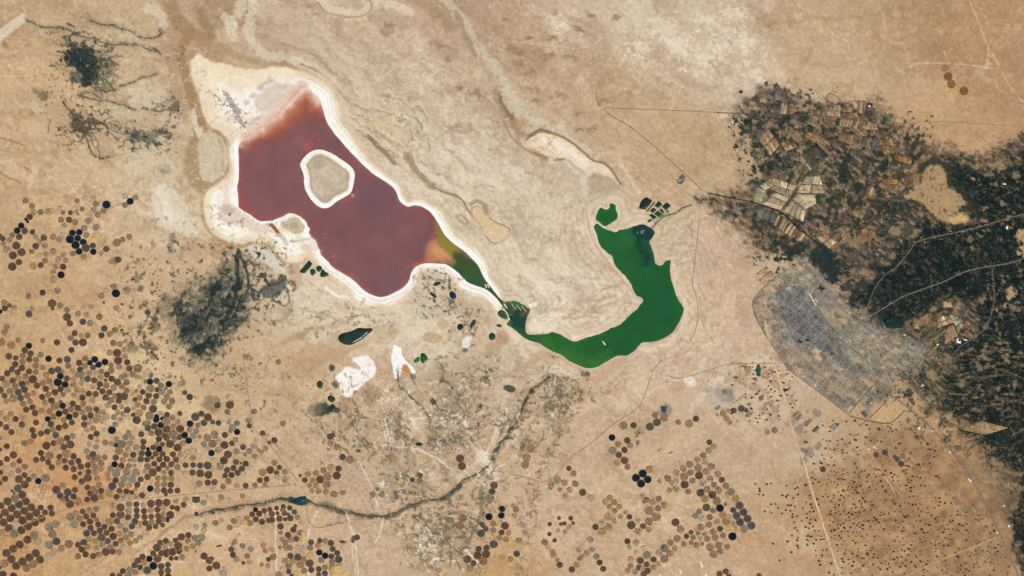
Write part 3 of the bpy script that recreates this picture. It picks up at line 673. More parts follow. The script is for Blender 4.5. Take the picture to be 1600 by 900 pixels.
for a in ('640 612 655 630 670 650 674 672 680 690 678 712', '622 605 640 616', '705 648 715 640 730 642', '684 565 694 572 696 585 688 600', '712 592 725 590 745 585', '755 570 760 585 768 602', '676 625 690 640 700 655', '860 570 850 588 842 602', '868 590 875 600 868 620 880 632 874 650 860 662 850 675 838 690 820 700', '852 622 870 626 876 640 872 655 856 672', '880 590 895 592 905 600',
          '862 600 880 612 888 620 884 632', '480 650 500 665 520 690 545 708 555 720', '546 660 560 675 570 690 585 695 583 710 576 720', '550 625 565 645 556 670', '512 640 500 655 505 670'):
    L(P(a), .8, (100, 92, 72), .75, 1.6, 4.5, .9)
for (x, y, r, ry) in ((885, 605, 16, 20), (860, 640, 14, 18), (870, 660, 12, 8), (818, 690, 9, 10), (812, 706, 7, 8), (805, 660, 10, 10), (690, 640, 20, 22), (720, 640, 18, 20), (740, 600, 14, 18), (712, 620, 20, 22), (690, 680, 14, 16), (726, 690, 16, 10), (700, 590, 14, 10), (675, 690, 8, 22), (620, 660, 10, 20), (640, 700, 16, 10), (660, 760, 16, 12), (610, 760, 30, 16), (690, 830, 34, 20), (670, 870, 20, 20), (650, 850, 16, 16), (580, 620, 16, 16), (540, 650, 16, 20), (500, 640, 18, 12)):
    SP(x, y, r, (150, 130, 102), .42, r * .9, 6, .8, ry)
for (x, y, rx, ry, an) in ((796, 607, 10, 6, 10), (832, 612, 5, 4, -40), (822, 625, 3, 7, 30), (801, 670, 5, 3, 10), (677, 629, 5, 5, 0), (759, 590, 2.5, 2.5, 0), (706, 605, 2.5, 2.5, 0), (750, 635, 3, 3.5, 0), (654, 694, 6, 3, 10), (527, 642, 5, 5, 0), (560, 705, 4, 3, 0), (518, 575, 5, 6, 0), (516, 640, 6, 5, 0), (551, 842, 3, 6, 0), (535, 846, 4, 3, 0), (505, 640, 12, 10, 0)):
    SP(x, y, rx, (58, 66, 54), .85, min(rx, ry) * .6, 2.5, .4, ry, an)
PO(tp(480, 500, 6, [(0, 800), (90, 790), (150, 800), (160, 890), (60, 900), (10, 870)]), (120, 112, 90), .6, 6, 4, .6)
def dashes(n_, x0, y0, x1, y1, ang, sp, ln, wd, col, al):
    for _ in range(n_):
        x, y = rng.uniform(x0, x1), rng.uniform(y0, y1)
        an = R(ang) + rng.normal(0, sp); l_ = rng.uniform(.5, 1.2) * ln
        L([(x, y), (x + l_ * .5 * math.cos(an), y + l_ * .5 * math.sin(an)), (x + l_ * math.cos(an + .2), y + l_ * math.sin(an + .2))], wd * rng.uniform(.5, 1.2), col, al, 2, 4, 1.0, 0)
dashes(46, 640, 805, 730, 885, 25, .3, 12, 2.4, (100, 94, 76), .75); dashes(22, 590, 735, 660, 780, 20, .5, 9, 2.2, (98, 92, 74), .7); dashes(34, 670, 590, 760, 700, 40, .9, 8, 2.0, (100, 94, 76), .7)
dashes(24, 600, 640, 640, 720, 80, .4, 9, 1.8, (110, 100, 80), .65); dashes(26, 840, 580, 900, 650, 60, .8, 9, 2.0, (112, 102, 82), .65); dashes(18, 500, 640, 580, 700, 60, .9, 9, 1.6, (112, 104, 82), .6); dashes(20, 780, 640, 830, 700, 120, .6, 8, 2.0, (96, 90, 72), .65)
dashes(24, 640, 820, 740, 890, 25, .4, 12, 1.2, (232, 218, 194), .6); dashes(40, 590, 590, 780, 760, 60, .9, 10, 1.0, (234, 222, 200), .6); dashes(20, 690, 760, 780, 860, 100, .6, 9, 1.4, (104, 98, 80), .6)
dashes(26, 100, 60, 160, 140, 20, .5, 9, 1.6, (60, 66, 60), .6); dashes(20, 104, 168, 160, 208, 30, .4, 10, 1.6, (92, 86, 72), .65); dashes(18, 190, 200, 262, 222, 5, .4, 11, 1.6, (88, 86, 76), .65); dashes(14, 255, 150, 285, 182, 130, .3, 9, 1.4, (110, 106, 92), .6)
dashes(30, 380, 395, 450, 470, 110, .6, 9, 1.2, (84, 84, 74), .7); dashes(26, 200, 400, 250, 560, 60, .7, 5, 1.8, (96, 88, 70), .7)
dashes(16, 655, 430, 715, 480, 30, .6, 7, 1.4, (96, 94, 82), .7); dashes(14, 715, 480, 750, 520, 60, .6, 7, 1.4, (110, 98, 80), .6); dashes(16, 455, 480, 600, 520, -15, .4, 12, 1.2, (150, 126, 96), .6)
# feathery gullies of the lower right-centre
def gully(x, y, ang, n, stp, col, wd=.9, br=.3, a=.65):
    pts = [(x, y)]
    for i in range(n):
        ang += rng.normal(0, .45)
        x += stp * math.cos(ang); y += stp * math.sin(ang)
        pts.append((x, y))
        if rng.random() < br:
            gully(x, y, ang + rng.choice([-1, 1]) * rng.uniform(.5, 1.1), max(2, n // 2), stp * .8, col, wd * .8, br * .4, a)
    L(pts, wd, col, a, 1.2, 1.0, .2, 0)
for (x, y) in ((868, 690), (862, 700), (872, 680), (855, 715), (850, 728), (845, 735), (858, 705), (876, 672), (890, 655), (905, 640), (925, 620), (880, 640), (895, 648), (830, 760), (828, 775), (834, 790), (830, 810), (828, 830), (820, 840), (812, 880), (815, 895), (905, 625), (915, 610), (950, 610), (965, 605), (838, 765), (842, 785), (838, 805), (822, 825), (826, 850)):
    for k in range(3):
        gully(x + rng.normal(0, 5), y + rng.normal(0, 5), rng.uniform(2.2, 5.2), 4, 2.0, (130, 104, 78), .6, .4, .65)
for i in range(90):
    x, y = rng.uniform(600, 850), rng.uniform(560, 880)
    gully(x, y, rng.uniform(0, 6.3), 4, 3.5, (146, 122, 94) if i % 3 else (226, 208, 182), 1, .2, .45)
for i in range(60):
    x, y = rng.uniform(440, 620), rng.uniform(590, 740)
    gully(x, y, rng.uniform(0, 6.3), 4, 3.5, (160, 132, 98), 1, .2, .4)
for i in range(90):
    x, y = rng.uniform(780, 960), rng.uniform(30, 250)
    gully(x, y, rng.uniform(-.6, .6), 4, 4.0, (166, 136, 102), 1.2, .2, .3)
for k in range(46):
    gully(rng.normal(150, 8), rng.uniform(78, 140), rng.normal(.15, .35), 6, 4.2, (98, 92, 76), .7, .25, .5)
for k in range(26):
    gully(rng.normal(140, 24), rng.normal(200, 12), rng.normal(.2, .6), 6, 3.6, (88, 82, 68), 1.0, .25, .6)
for k in range(16):
    gully(rng.normal(225, 18), rng.normal(212, 8), rng.normal(.2, 1.2), 5, 3.2, (88, 84, 70), 1.0, .25, .6)
for (x, y, r, n_) in ((690, 640, 26, 30), (725, 640, 26, 30), (745, 600, 18, 16), (715, 610, 26, 20), (690, 690, 14, 14), (726, 690, 16, 14), (675, 690, 8, 16), (620, 660, 10, 18), (640, 700, 16, 14), (660, 760, 20, 14), (610, 760, 26, 16), (690, 830, 34, 40), (670, 870, 22, 22), (650, 850, 18, 18), (700, 850, 30, 30), (885, 605, 14, 18), (860, 640, 12, 16), (815, 700, 8, 10), (805, 660, 10, 14), (770, 740, 12, 14), (540, 650, 14, 12), (590, 620, 12, 8), (580, 700, 12, 12)):
    for k in range(n_):
        gully(rng.normal(x, r * .7), rng.normal(y, r * .7), rng.uniform(0, 6.3), 4, 2.4, (116, 102, 80) if k % 4 else (230, 216, 192), .8, .25, .55)
for i in range(110):
    x, y = rng.uniform(0, 400), rng.uniform(20, 420)
    gully(x, y, rng.uniform(0, 6.3), 4, 4.5, (160, 130, 94) if i % 2 else (220, 198, 160), 1.1, .2, .35)

# --- irrigated land on the right: worked soil, then palm grove undergrowth with its shade painted into the ground colour
OASIS = P('1150 176 1172 150 1196 130 1240 138 1262 165 1296 160 1340 158 1372 152 1400 188 1432 204 1446 218 1478 228 1516 242 1550 230 1578 212 1640 196 1700 200 1700 960 1600 905 1590 855 1572 800 1546 745 1522 705 1500 672 1478 648 1452 632 1424 606 1404 586 1420 560 1400 540 1366 520 1330 480 1306 452 1276 424 1236 404 1196 400 1160 372 1124 334 1088 318 1086 302 1110 292 1140 300 1168 284 1184 262 1166 232 1156 208')
def patch(XX, YY, seeds, k):
    """small fields: rotated cells whose lie changes from one neighbourhood to the next"""
    best = np.full(XX.shape, 1e18); A = np.zeros(XX.shape); CW = np.ones(XX.shape); CH = np.ones(XX.shape); ID = np.zeros(XX.shape)
    for i, (sx, sy, an, cw, ch) in enumerate(seeds):
        dd = (XX - sx) ** 2 + (YY - sy) ** 2
        m_ = dd < best
        best = np.where(m_, dd, best); A = np.where(m_, an, A); CW = np.where(m_, cw, CW); CH = np.where(m_, ch, CH); ID = np.where(m_, i, ID)
    p = (XX * np.cos(A) + YY * np.sin(A)) / CW; q = (-XX * np.sin(A) + YY * np.cos(A)) / CH
    qi = np.floor(q); p = p + .37 * qi; pi_ = np.floor(p)
    h = (pi_.astype(np.int64) * 73 + qi.astype(np.int64) * 179 + ID.astype(np.int64) * 37)
    r1 = _tabs[k % 12].ravel()[h & 65535]; r2 = _tabs[(k + 1) % 12].ravel()[(h * 7 + 11) & 65535]
    fx, fy = p - pi_, q - qi
    edge = np.minimum(np.minimum(fx, 1 - fx) * CW, np.minimum(fy, 1 - fy) * CH)
    return r1, r2, edge


so = G.win(OASIS, 10)
XO, YO = X[so], Y[so]
ps = np.random.default_rng(3)
seeds = []
for _ in range(100):
    sx_, sy_ = ps.uniform(1090, 1640), ps.uniform(130, 760)
    big_ = sy_ < 430 and sx_ < 1470
    seeds.append((sx_, sy_, R(ps.choice([38, 42, -50, 8, -8, 55, 30])), ps.uniform(6, 12) if big_ else ps.uniform(4, 9), ps.uniform(4.2, 7) if big_ else ps.uniform(2.4, 4.4)))
r1, r2, ed = patch(XO + .6 * G.w1[so], YO + .6 * G.w2[so], seeds, 2)
oin = 1 - sm(-16, 12, sdpoly(chaikin(OASIS, 2), XO + 18 * G.w1[so], YO + 18 * G.w2[so]) + 14 * r2 - 7)
orc = fbm(XO, YO, 22, 5, 11, .68)
OP = np.array([(40, 48, 42), (52, 56, 47), (76, 70, 56), (96, 84, 69), (112, 96, 77), (122, 103, 82), (142, 121, 95), (84, 76, 69), (64, 63, 55), (130, 109, 85)], float)
pick = np.clip((r1 - .5 * orc - .02 + .1 * (1 - sm(220, 360, YO))) * 9.99, 0, 9).astype(int)
pick = np.where(oin < .55, np.maximum(pick, 4), pick)
oc = OP[np.array([0, 1, 8, 2, 7, 3, 4, 5, 9, 6])[pick]] * (.9 + .2 * r2)[..., None]
oc = oc * (1 - .42 * (1 - sm(.2, .9, ed)) * (r2 > .35))[..., None]
m_ = (oin * .9 * np.clip(1.0 - .25 * G.n3[so], 0, 1))[..., None]
G.C[so] = G.C[so] * (1 - m_) + oc * m_
DENSE = P('1424 352 1462 348 1484 356 1516 352 1516 330 1508 312 1494 296 1486 272 1478 254 1500 252 1524 268 1556 272 1580 250 1640 228 1700 230 1700 920 1606 900 1594 850 1586 800 1578 760 1566 728 1530 690 1486 640 1474 600 1500 575 1496 548 1520 532 1540 505 1530 478 1490 462 1452 478 1416 500 1372 498 1340 470 1350 440 1385 420 1400 392 1420 378')
din = 1 - sm(-16, 16, sdpoly(DENSE, XO + 22 * G.w1[so], YO + 22 * G.w2[so]))
dc = np.array((21, 33, 33)) * (1 + .35 * np.clip(G.n3[so], -1, 1))[..., None]
lanes = (1 - sm(.1, .7, ed)) * (r2 > .6)
dc = dc * (1 - .55 * lanes)[..., None] + np.array((96, 94, 80)) * (.55 * lanes)[..., None]
brown = (r1 > .9 - .12 * np.clip(-orc, 0, 1)) * .7
dc = dc * (1 - brown)[..., None] + np.array((84, 74, 56)) * brown[..., None]
m_ = (din * .96)[..., None]
G.C[so] = G.C[so] * (1 - m_) + dc * m_
PO(P('1268 388 1288 378 1300 392 1314 408 1312 432 1300 446 1284 440 1276 424 1262 410'), (34, 46, 46), .85, 10, 8, .5)
PO(P('1470 330 1482 318 1500 300 1480 268 1490 262 1530 300 1530 340 1500 352 1480 352'), (40, 48, 40), .6, 10, 8, .6)
for (x, y, r) in ((1325, 455, 10), (1332, 473, 8), (1340, 448, 8), (1286, 456, 5), (1302, 472, 6), (1310, 478, 5), (1305, 462, 4), (1335, 460, 7), (1376, 490, 8), (1380, 496, 6), (1240, 392, 12), (1232, 398, 10), (1250, 385, 10), (1214, 378, 8), (1400, 250, 10), (1380, 262, 10), (1360, 245, 8), (1330, 250, 12), (1320, 275, 14), (1350, 290, 12), (1340, 340, 14), (1330, 320, 12), (1380, 330, 14), (1400, 320, 10), (1370, 300, 10), (1420, 330, 12), (1400, 345, 10), (1380, 360, 14), (1350, 365, 12), (1210, 240, 9), (1185, 200, 9), (1170, 196, 5), (1180, 212, 8), (1212, 205, 8), (1260, 185, 14), (1225, 185, 12), (1195, 238, 5), (1190, 262, 8), (1205, 265, 8), (1420, 212, 8), (1300, 236, 8), (1400, 575, 12), (1412, 590, 10), (1420, 610, 8), (1465, 545, 10), (1448, 612, 8), (1455, 640, 10), (1470, 660, 10), (1480, 685, 8)):
    SP(x, y, r * .8, (38, 47, 41), .75, r * 1.0, 9, 1.3)
# bare tan openings inside the oasis
TAN = (196, 164, 120)
for a in ('1417 302 1443 286 1445 262 1457 252 1478 262 1480 280 1492 300 1507 315 1496 328 1513 340 1510 351 1482 351 1465 345 1450 326 1422 312',
          '1586 362 1600 350 1640 350 1640 412 1598 408 1588 400 1592 384', '1570 456 1580 450 1590 460 1586 470 1574 468'):
    PO(P(a), TAN, .9, 9, 8, .7, 1, (176, 146, 106))
dashes(30, 1425, 262, 1500, 345, 70, .8, 9, 1.2, (160, 130, 94), .6)
L(P('1438 268 1444 254 1458 249 1474 254 1484 268 1486 286'), 5, (52, 56, 46), .85, 5, 5, .7); L(P('1500 352 1470 349 1452 332 1424 316'), 3, (60, 60, 48), .7, 5, 5, .8)
SP(1590, 828, 8, (24, 34, 34), .9, 6, 5, .6, 18, -10)
PO(P('1482 338 1510 336 1512 350 1486 352'), (208, 172, 118), .8, 4, 3)
for (x, y, r, ry) in ((1282, 356, 6, 8), (1290, 368, 10, 8), (1345, 330, 10, 8), (1362, 300, 7, 10), (1358, 360, 9, 14), (1340, 380, 14, 12), (1400, 360, 10, 8), (1430, 365, 12, 6), (1517, 375, 9, 7), (1520, 388, 5, 5), (1536, 348, 10, 4), (1580, 355, 8, 5), (1446, 497, 8, 8), (1430, 505, 10, 8), (1458, 484, 9, 4), (1535, 470, 6, 7), (1480, 475, 8, 6), (1565, 495, 9, 6), (1578, 565, 6, 7), (1506, 480, 6, 6), (1590, 480, 12, 10), (1560, 535, 9, 4), (1542, 550, 12, 5), (1530, 560, 16, 5), (1575, 560, 5, 10), (1585, 600, 6, 10), (1560, 605, 8, 4), (1530, 575, 8, 6), (1500, 600, 10, 6), (1490, 655, 10, 6), (1510, 650, 10, 4), (1530, 640, 12, 6), (1505, 663, 16, 6), (1540, 673, 14, 5), (1587, 790, 8, 9), (1560, 860, 16, 16), (1578, 830, 12, 20), (1545, 745, 20, 16), (1560, 720, 14, 8), (1580, 760, 12, 8), (1350, 425, 18, 4), (1395, 400, 8, 6), (1480, 560, 8, 12), (1440, 560, 6, 16), (1455, 585, 8, 10), (1430, 585, 8, 8), (1442, 636, 10, 10), (1460, 648, 10, 8), (1560, 260, 16, 8), (1590, 275, 10, 10), (1545, 275, 10, 6), (1530, 262, 10, 6), (1555, 290, 8, 6), (1565, 320, 8, 5)):
    SP(x, y, r * .7, (158, 130, 95), .7, min(r, ry) * .8, 6, .7, ry * .7)
for (x, y, rx, ry) in ((1560, 545, 22, 2), (1540, 562, 24, 2), (1530, 590, 30, 2.5), (1500, 615, 24, 2), (1560, 632, 30, 2), (1490, 700, 16, 2.5), (1560, 700, 26, 2.5), (1530, 695, 18, 2), (1580, 650, 16, 2), (1510, 740, 16, 3), (1550, 760, 26, 3), (1590, 740, 14, 3)):
    SP(x, y, rx, (128, 104, 78), .6, 3, 3, .7, ry, rng.uniform(-12, 14))
SP(1565, 770, 34, (132, 112, 84), .55, 26, 8, .5, 44); SP(1520, 735, 14, (140, 118, 88), .5, 12, 5, .4, 30, -30)
for i in range(240):                       # narrow strip fields at the back of the groves
    x, y = rng.uniform(1470, 1610), rng.uniform(520, 720)
    an = -.62 + rng.normal(0, .1) if y > 640 else rng.normal(0.05, .1)
    ln = rng.uniform(5, 16)
    L([(x, y), (x + ln * math.cos(an), y + ln * math.sin(an))], .9, (150, 122, 88) if i % 3 else (40, 44, 38), .55, 1.2, .8, .3, 0)
# --- city ground
CITY = P('1176 470 1196 446 1216 428 1250 408 1282 428 1300 450 1320 476 1352 494 1384 510 1420 520 1448 536 1460 552 1440 576 1412 584 1398 590 1400 606 1384 624 1362 640 1328 648 1292 622 1258 596 1230 576 1212 548 1192 518 1178 492')
sc = G.win(CITY, 30)
XC, YC = X[sc], Y[sc]
c1, c2, ce = patch(XC, YC, [(1310, 540, R(38), 13, 7), (1250, 470, R(40), 9, 6), (1400, 540, R(30), 6, 5), (1340, 610, R(38), 18, 10), (1230, 560, R(42), 12, 8)], 6)
cin = 1 - sm(-2 - 16 * sm(1300, 1400, XC), 2 + 10 * sm(1300, 1400, XC), sdpoly(CITY, XC, YC) + 14 * (c2 - .5) * np.maximum(sm(1290, 1340, XC), 1 - sm(420, 470, YC)))
core_d = sdpoly(P('1216 452 1250 440 1272 470 1290 505 1310 530 1330 560 1352 580 1330 585 1300 560 1270 545 1240 530 1222 505 1208 480'), XC + 10 * G.w1[sc], YC + 10 * G.w2[sc])
ck = 1 - sm(-14, 10, core_d)
cc = (np.array((142, 132, 116)) * (1 - ck)[..., None] + np.array((108, 109, 106)) * ck[..., None]) * (.84 + .3 * c1 + .12 * np.clip(G.n3[sc], -1, 1))[..., None]
cc = np.where(((c2 > .86) & (ck < .6))[..., None], np.array((172, 148, 114)) * (.85 + .3 * c1)[..., None], cc)
c38, s38 = math.cos(R(38)), math.sin(R(38))
sa_ = ((XC - 1310) * c38 + (YC - 540) * s38) % 17; sb_ = (-(XC - 1310) * s38 + (YC - 540) * c38) % 23
strt = ((sa_ < 1.7) | (sb_ < 1.7)) * .36
cc = cc + (np.array((164, 150, 126)) - cc) * np.maximum(.3 * (1 - sm(.2, .9, ce)), strt)[..., None]
m_ = (cin * .92)[..., None]
G.C[sc] = G.C[sc] * (1 - m_) + cc * m_
G.mix(sc, np.clip((fbm(XC, YC, 20, 4, 9, .7) - .25), 0, .5) * cin * sm(1300, 1400, XC) * 1.5, (52, 58, 50))
for a in ('1278 486 1286 494 1298 502 1292 486 1282 478', '1196 464 1206 450 1222 440 1212 436 1196 450', '1180 468 1190 474 1202 478 1196 462', '1340 590 1352 600 1366 606 1352 586', '1228 575 1250 562 1242 552', '1212 500 1202 478 1180 480 1184 496'):
    PO(P(a), (188, 158, 118), .65, 5, 3, .4)
PO(P('1365 640 1392 622 1414 640 1398 658 1376 660 1360 652'), (196, 164, 122), .9, 3, 1.5, .1)
PO(P('1066 592 1082 588 1090 598 1078 604'), (236, 228, 216), .7, 6, 4, .5); PO(P('1118 585 1140 590 1150 602 1130 600'), (232, 222, 206), .6, 10, 5, .5)
PO(P('1112 608 1124 604 1142 612 1150 624 1140 630 1122 626'), (130, 136, 134), .75, 12, 5, .4); SP(1142, 612, 5, (140, 142, 132), .5, 3); SP(1108, 608, 12, (140, 140, 128), .5, 8, 4, .8, 5); SP(1120, 625, 16, (182, 174, 160), .5, 12)
for (x, y, r) in ((1255, 720, 7), (1265, 706, 8), (1278, 698, 6), (1250, 672, 8), (1276, 644, 6), (1038, 642, 10)):
    SP(x, y, r, (112, 112, 108), .6, r, 4, .7)
for (x, y, r) in ((1150, 590, 9), (1170, 577, 5), (1190, 575, 4), (1195, 585, 6), (1190, 622, 5), (1205, 625, 5), (1205, 640, 7), (1215, 590, 8), (1220, 560, 8), (1212, 600, 7), (1222, 612, 8), (1240, 655, 10), (1235, 660, 6), (1250, 690, 8), (1230, 625, 9), (1140, 592, 8), (1180, 606, 8), (1272, 760, 20), (1300, 745, 18), (1330, 725, 14), (1310, 700, 12), (1330, 755, 16), (1350, 745, 14), (1290, 790, 20), (1320, 820, 24), (1360, 800, 20), (1390, 700, 30), (1420, 690, 24), (1450, 720, 24), (1430, 760, 24), (1480, 760, 22), (1380, 770, 24), (1410, 800, 20), (1520, 800, 20), (1550, 790, 14), (1470, 840, 26), (1530, 845, 22), (1440, 870, 22), (1330, 770, 14), (1570, 870, 20), (1500, 880, 20), (1360, 690, 10), (1372, 676, 16)):
    SP(x, y, r, (136, 104, 76), .34, r * .9, 6, .8)
for (x, y, r) in ((1400, 745, 12), (1470, 780, 16), (1440, 740, 10), (1345, 860, 24), (1410, 850, 14), (1480, 820, 10), (1545, 885, 10), (1295, 765, 16)):
    SP(x, y, r, (196, 156, 106), .4, r, 5, .6)

se = zone(1440, 800, 190, 130)
mot = fbm(X, Y, 11, 4, 6, .7)
G.mix(BIG, se * np.clip((mot - .05) * 1.3, 0, .55), (120, 92, 66)); G.mix(BIG, se * np.clip((-mot - .2) * 1.2, 0, .4), (204, 166, 118))
hm = zone(1190, 610, 70, 60)
G.mix(BIG, hm * np.clip((fbm(X, Y, 9, 3, 3, .7) - .1) * 1.3, 0, .6), (132, 108, 80))
# --- height of the land above the lakes
relief = .35 * fbm(X, Y, 160, 3, 6) + .10 * fbm(X, Y, 40, 2, 3)
H = np.clip(sd_w * .075, -1.2, .55) + np.clip(relief, -.5, .7) * sm(2, 30, sd_w)


def zat(u, v):
    i = np.clip(np.searchsorted(us, u) - 1, 0, len(us) - 2); j = np.clip(np.searchsorted(vs_, v) - 1, 0, len(vs_) - 2)
    fx = (u - us[i]) / (us[i + 1] - us[i]); fy = (v - vs_[j]) / (vs_[j + 1] - vs_[j])
    return (H[j, i] * (1 - fx) + H[j, i + 1] * fx) * (1 - fy) + (H[j + 1, i] * (1 - fx) + H[j + 1, i + 1] * fx) * fy


def cat_(u, v):
    i = np.clip(np.searchsorted(us, u), 0, len(us) - 1); j = np.clip(np.searchsorted(vs_, v), 0, len(vs_) - 1)
    return G.C[j, i]


G.C *= (1 + .035 * G.n3 + .02 * G.n4)[..., None]
outd = np.maximum(np.maximum(-88 - X, X - 1688), np.maximum(-58 - Y, Y - 958))
G.mix(BIG, sm(0, 60, outd), (190, 160, 123))     # plain soil beyond the mapped ground
ny, nx = X.shape
co = np.stack([X.ravel() - 800, 450 - Y.ravel(), H.ravel()], 1)
alb = albedo(np.clip(G.C, 0, 255)).reshape(-1, 3)
idx = np.arange(nx * ny).reshape(ny, nx)
quads = np.stack([idx[:-1, :-1], idx[1:, :-1], idx[1:, 1:], idx[:-1, 1:]], -1).reshape(-1, 4)
fm = lambda A: (A[:-1, :-1] + A[1:, :-1] + A[1:, 1:] + A[:-1, 1:]).ravel() / 4
f_rim = fm(rim); f_isl = fm(sd_isl); f_sd = fm(sd_salt)
is_isl = f_isl < 3
is_salt = (~is_isl) & ((f_rim < 0) | ((f_sd < 7) & (quads[:, 0] % nx < np.searchsorted(us, 775))))


def part_sheet(name, sel, mat):
    q = quads[sel]
    used, inv = np.unique(q, return_inverse=True)
    return mesh_np(name, co[used], inv.reshape(q.shape), mat, alb[used], smooth=True)


tag(part_sheet('ground', ~(is_isl | is_salt), M_GROUND), 'tan desert plain stretching across the whole view around the lakes', 'ground', kind='structure')
tag(part_sheet('salt_shore', is_salt, M_SALT), 'bright white salt crust rimming the red lake', 'salt flat', kind='structure')
tag(part_sheet('island', is_isl, M_GROUND), 'tan island with a white salt rim inside the red lake', 'island', kind='structure')

# ------------------------------------------------------------------ lake water
def lake(name, region, base, painter, label):
    x0, y0, x1, y1 = region
    c = Canvas(np.arange(x0, x1, 2.0), np.arange(y0, y1, 2.0))
    c.C[:] = base
    painter(c)
    sdw = sdw_fn(name, c.X, c.Y)
    ny_, nx_ = c.X.shape
    idn = np.arange(nx_ * ny_).reshape(ny_, nx_)
    q = np.stack([idn[:-1, :-1], idn[1:, :-1], idn[1:, 1:], idn[:-1, 1:]], -1).reshape(-1, 4)
    a = sdw; keep = ((np.minimum(np.minimum(a[:-1, :-1], a[1:, :-1]), np.minimum(a[1:, 1:], a[:-1, 1:]))) < 4).ravel()
    q = q[keep]
    used, inv = np.unique(q, return_inverse=True)
    cc = np.stack([c.X.ravel() - 800, 450 - c.Y.ravel(), np.full(c.X.size, 0.0 if name == "salt_lake" else -0.03)], 1)
    o = mesh_np(name, cc[used], inv.reshape(q.shape), M_WATER, albedo(np.clip(c.C, 0, 255)).reshape(-1, 3)[used])
    return tag(o, label, 'lake', kind='structure')


def sdw_fn(name, A, B):
    if name == 'salt_lake':
        return sdpoly(chaikin(SALT_LAKE, 1), A, B)
    return np.minimum(sdpoly(chaikin(GREEN_LAKE, 1), A, B), sdpoly(chaikin(LOBE, 1), A, B))


def paint_salt(c):
    sh = sdpoly(chaikin(SALT_LAKE, 1), c.X, c.Y)
    c.C *= (1 + .035 * c.n2 + .02 * c.n3 + .02 * c.n4 + .03 * fbm(c.X * .25, c.Y + .5 * c.X, 24, 4, 5))[..., None]
    ALL = (slice(None), slice(None))
    c.mix(ALL, .5 * sm(-12, 0, sh + 4 * c.n1 + 3 * c.n2), (156, 92, 82))
    c.mix(ALL, .5 * sm(-2.5, .5, sh + 1.5 * c.n1), (196, 150, 134))
    for (x, y, r, a) in ((600, 440, 26, .35), (590, 310, 30, .3), (575, 290, 26, .25), (500, 180, 22, .35), (530, 220, 18, .3), (665, 380, 14, .3), (600, 330, 40, .2)):
        c.spot(x, y, r, (106, 82, 96), a, r * 1.2, 3, .2)
    # rust coloured shallows in the north
    nw = P('374 222 383 217 402 207 420 192 440 174 455 158 464 146 473 137 482 139 492 147 500 158')
    d = dline(nw, c.X, c.Y) + 5 * c.w1 + 2.5 * c.n1
    top = 1 - sm(206, 226, c.Y)
    c.mix(ALL, .85 * (1 - sm(12, 44, d)) * top, (158, 84, 66))
    c.mix(ALL, .8 * (1 - sm(6, 28, d)) * top, (186, 114, 80))
    c.mix(ALL, .85 * (1 - sm(0, 17, d)), (214, 170, 146))
    c.mix(ALL, .95 * (1 - sm(-2, 9, d)), (228, 208, 197))
    c.line(P('504 168 512 190 522 204'), 3, (186, 138, 118), .5, 6)
    c.spot(482, 228, 10, (168, 92, 76), .6, 10); c.spot(545, 310, 12, (166, 96, 78), .5, 12, 4, .4, 6, -20); c.spot(550, 305, 2.5, (226, 176, 150), .8, 3, .5)
    c.line(P('374 222 390 226 406 221'), 6, (168, 84, 76), .5, 8); c.line(P('372 290 374 312 382 328 400 344 420 346'), 6, (160, 78, 72), .6, 7)
    c.line(P('660 324 672 334 680 346'), 5, (150, 78, 72), .7, 7); c.line(P('650 414 662 410 675 408'), 6, (176, 96, 78), .7, 7)
    c.poly(P('486 366 496 374 502 388 506 398 500 400 490 390 482 376'), (206, 178, 170), .5, 6, 4, .8)
    # inflow: green water turning yellow and orange as it meets the brine
    c.poly(P('666 384 676 374 688 374 700 384 712 400 718 414 704 424 690 414 670 412 660 406'), (184, 122, 86), .85, 30, 6, .15)
    c.poly(P('672 392 684 376 700 384 708 398 708 410 694 410 680 404'), (206, 154, 108), .8, 26, 6, .2)
    c.line(P('684 346 688 364 692 380 700 390 706 396'), 4, (140, 118, 52), .85, 13, 4, .2)
    c.line(P('690 376 702 386 712 396 726 404'), 4, (134, 126, 52), .85, 12, 4, .2)
    c.line(P('690 412 704 414 714 410'), 3, (146, 126, 62), .85, 9, 3, .2)
    c.poly(P('706 396 720 394 736 402 750 416 756 432 770 448 786 466 804 476 800 498 784 484 772 466 750 454 728 446 712 432 702 418 714 410'), (54, 84, 52), .97, 16, 4, .1)
    c.line(P('716 404 732 418 746 436'), 6, (66, 80, 44), .7, 14, 4, .3); c.line(P('728 432 742 440 756 446'), 6, (44, 90, 52), .7, 6)
    c.line(P('700 414 712 426 726 440'), 2.5, (92, 92, 52), .7, 3, 1)
    c.line(P('654 404 664 380 672 352 676 340'), 5, (112, 76, 84), .4, 10)


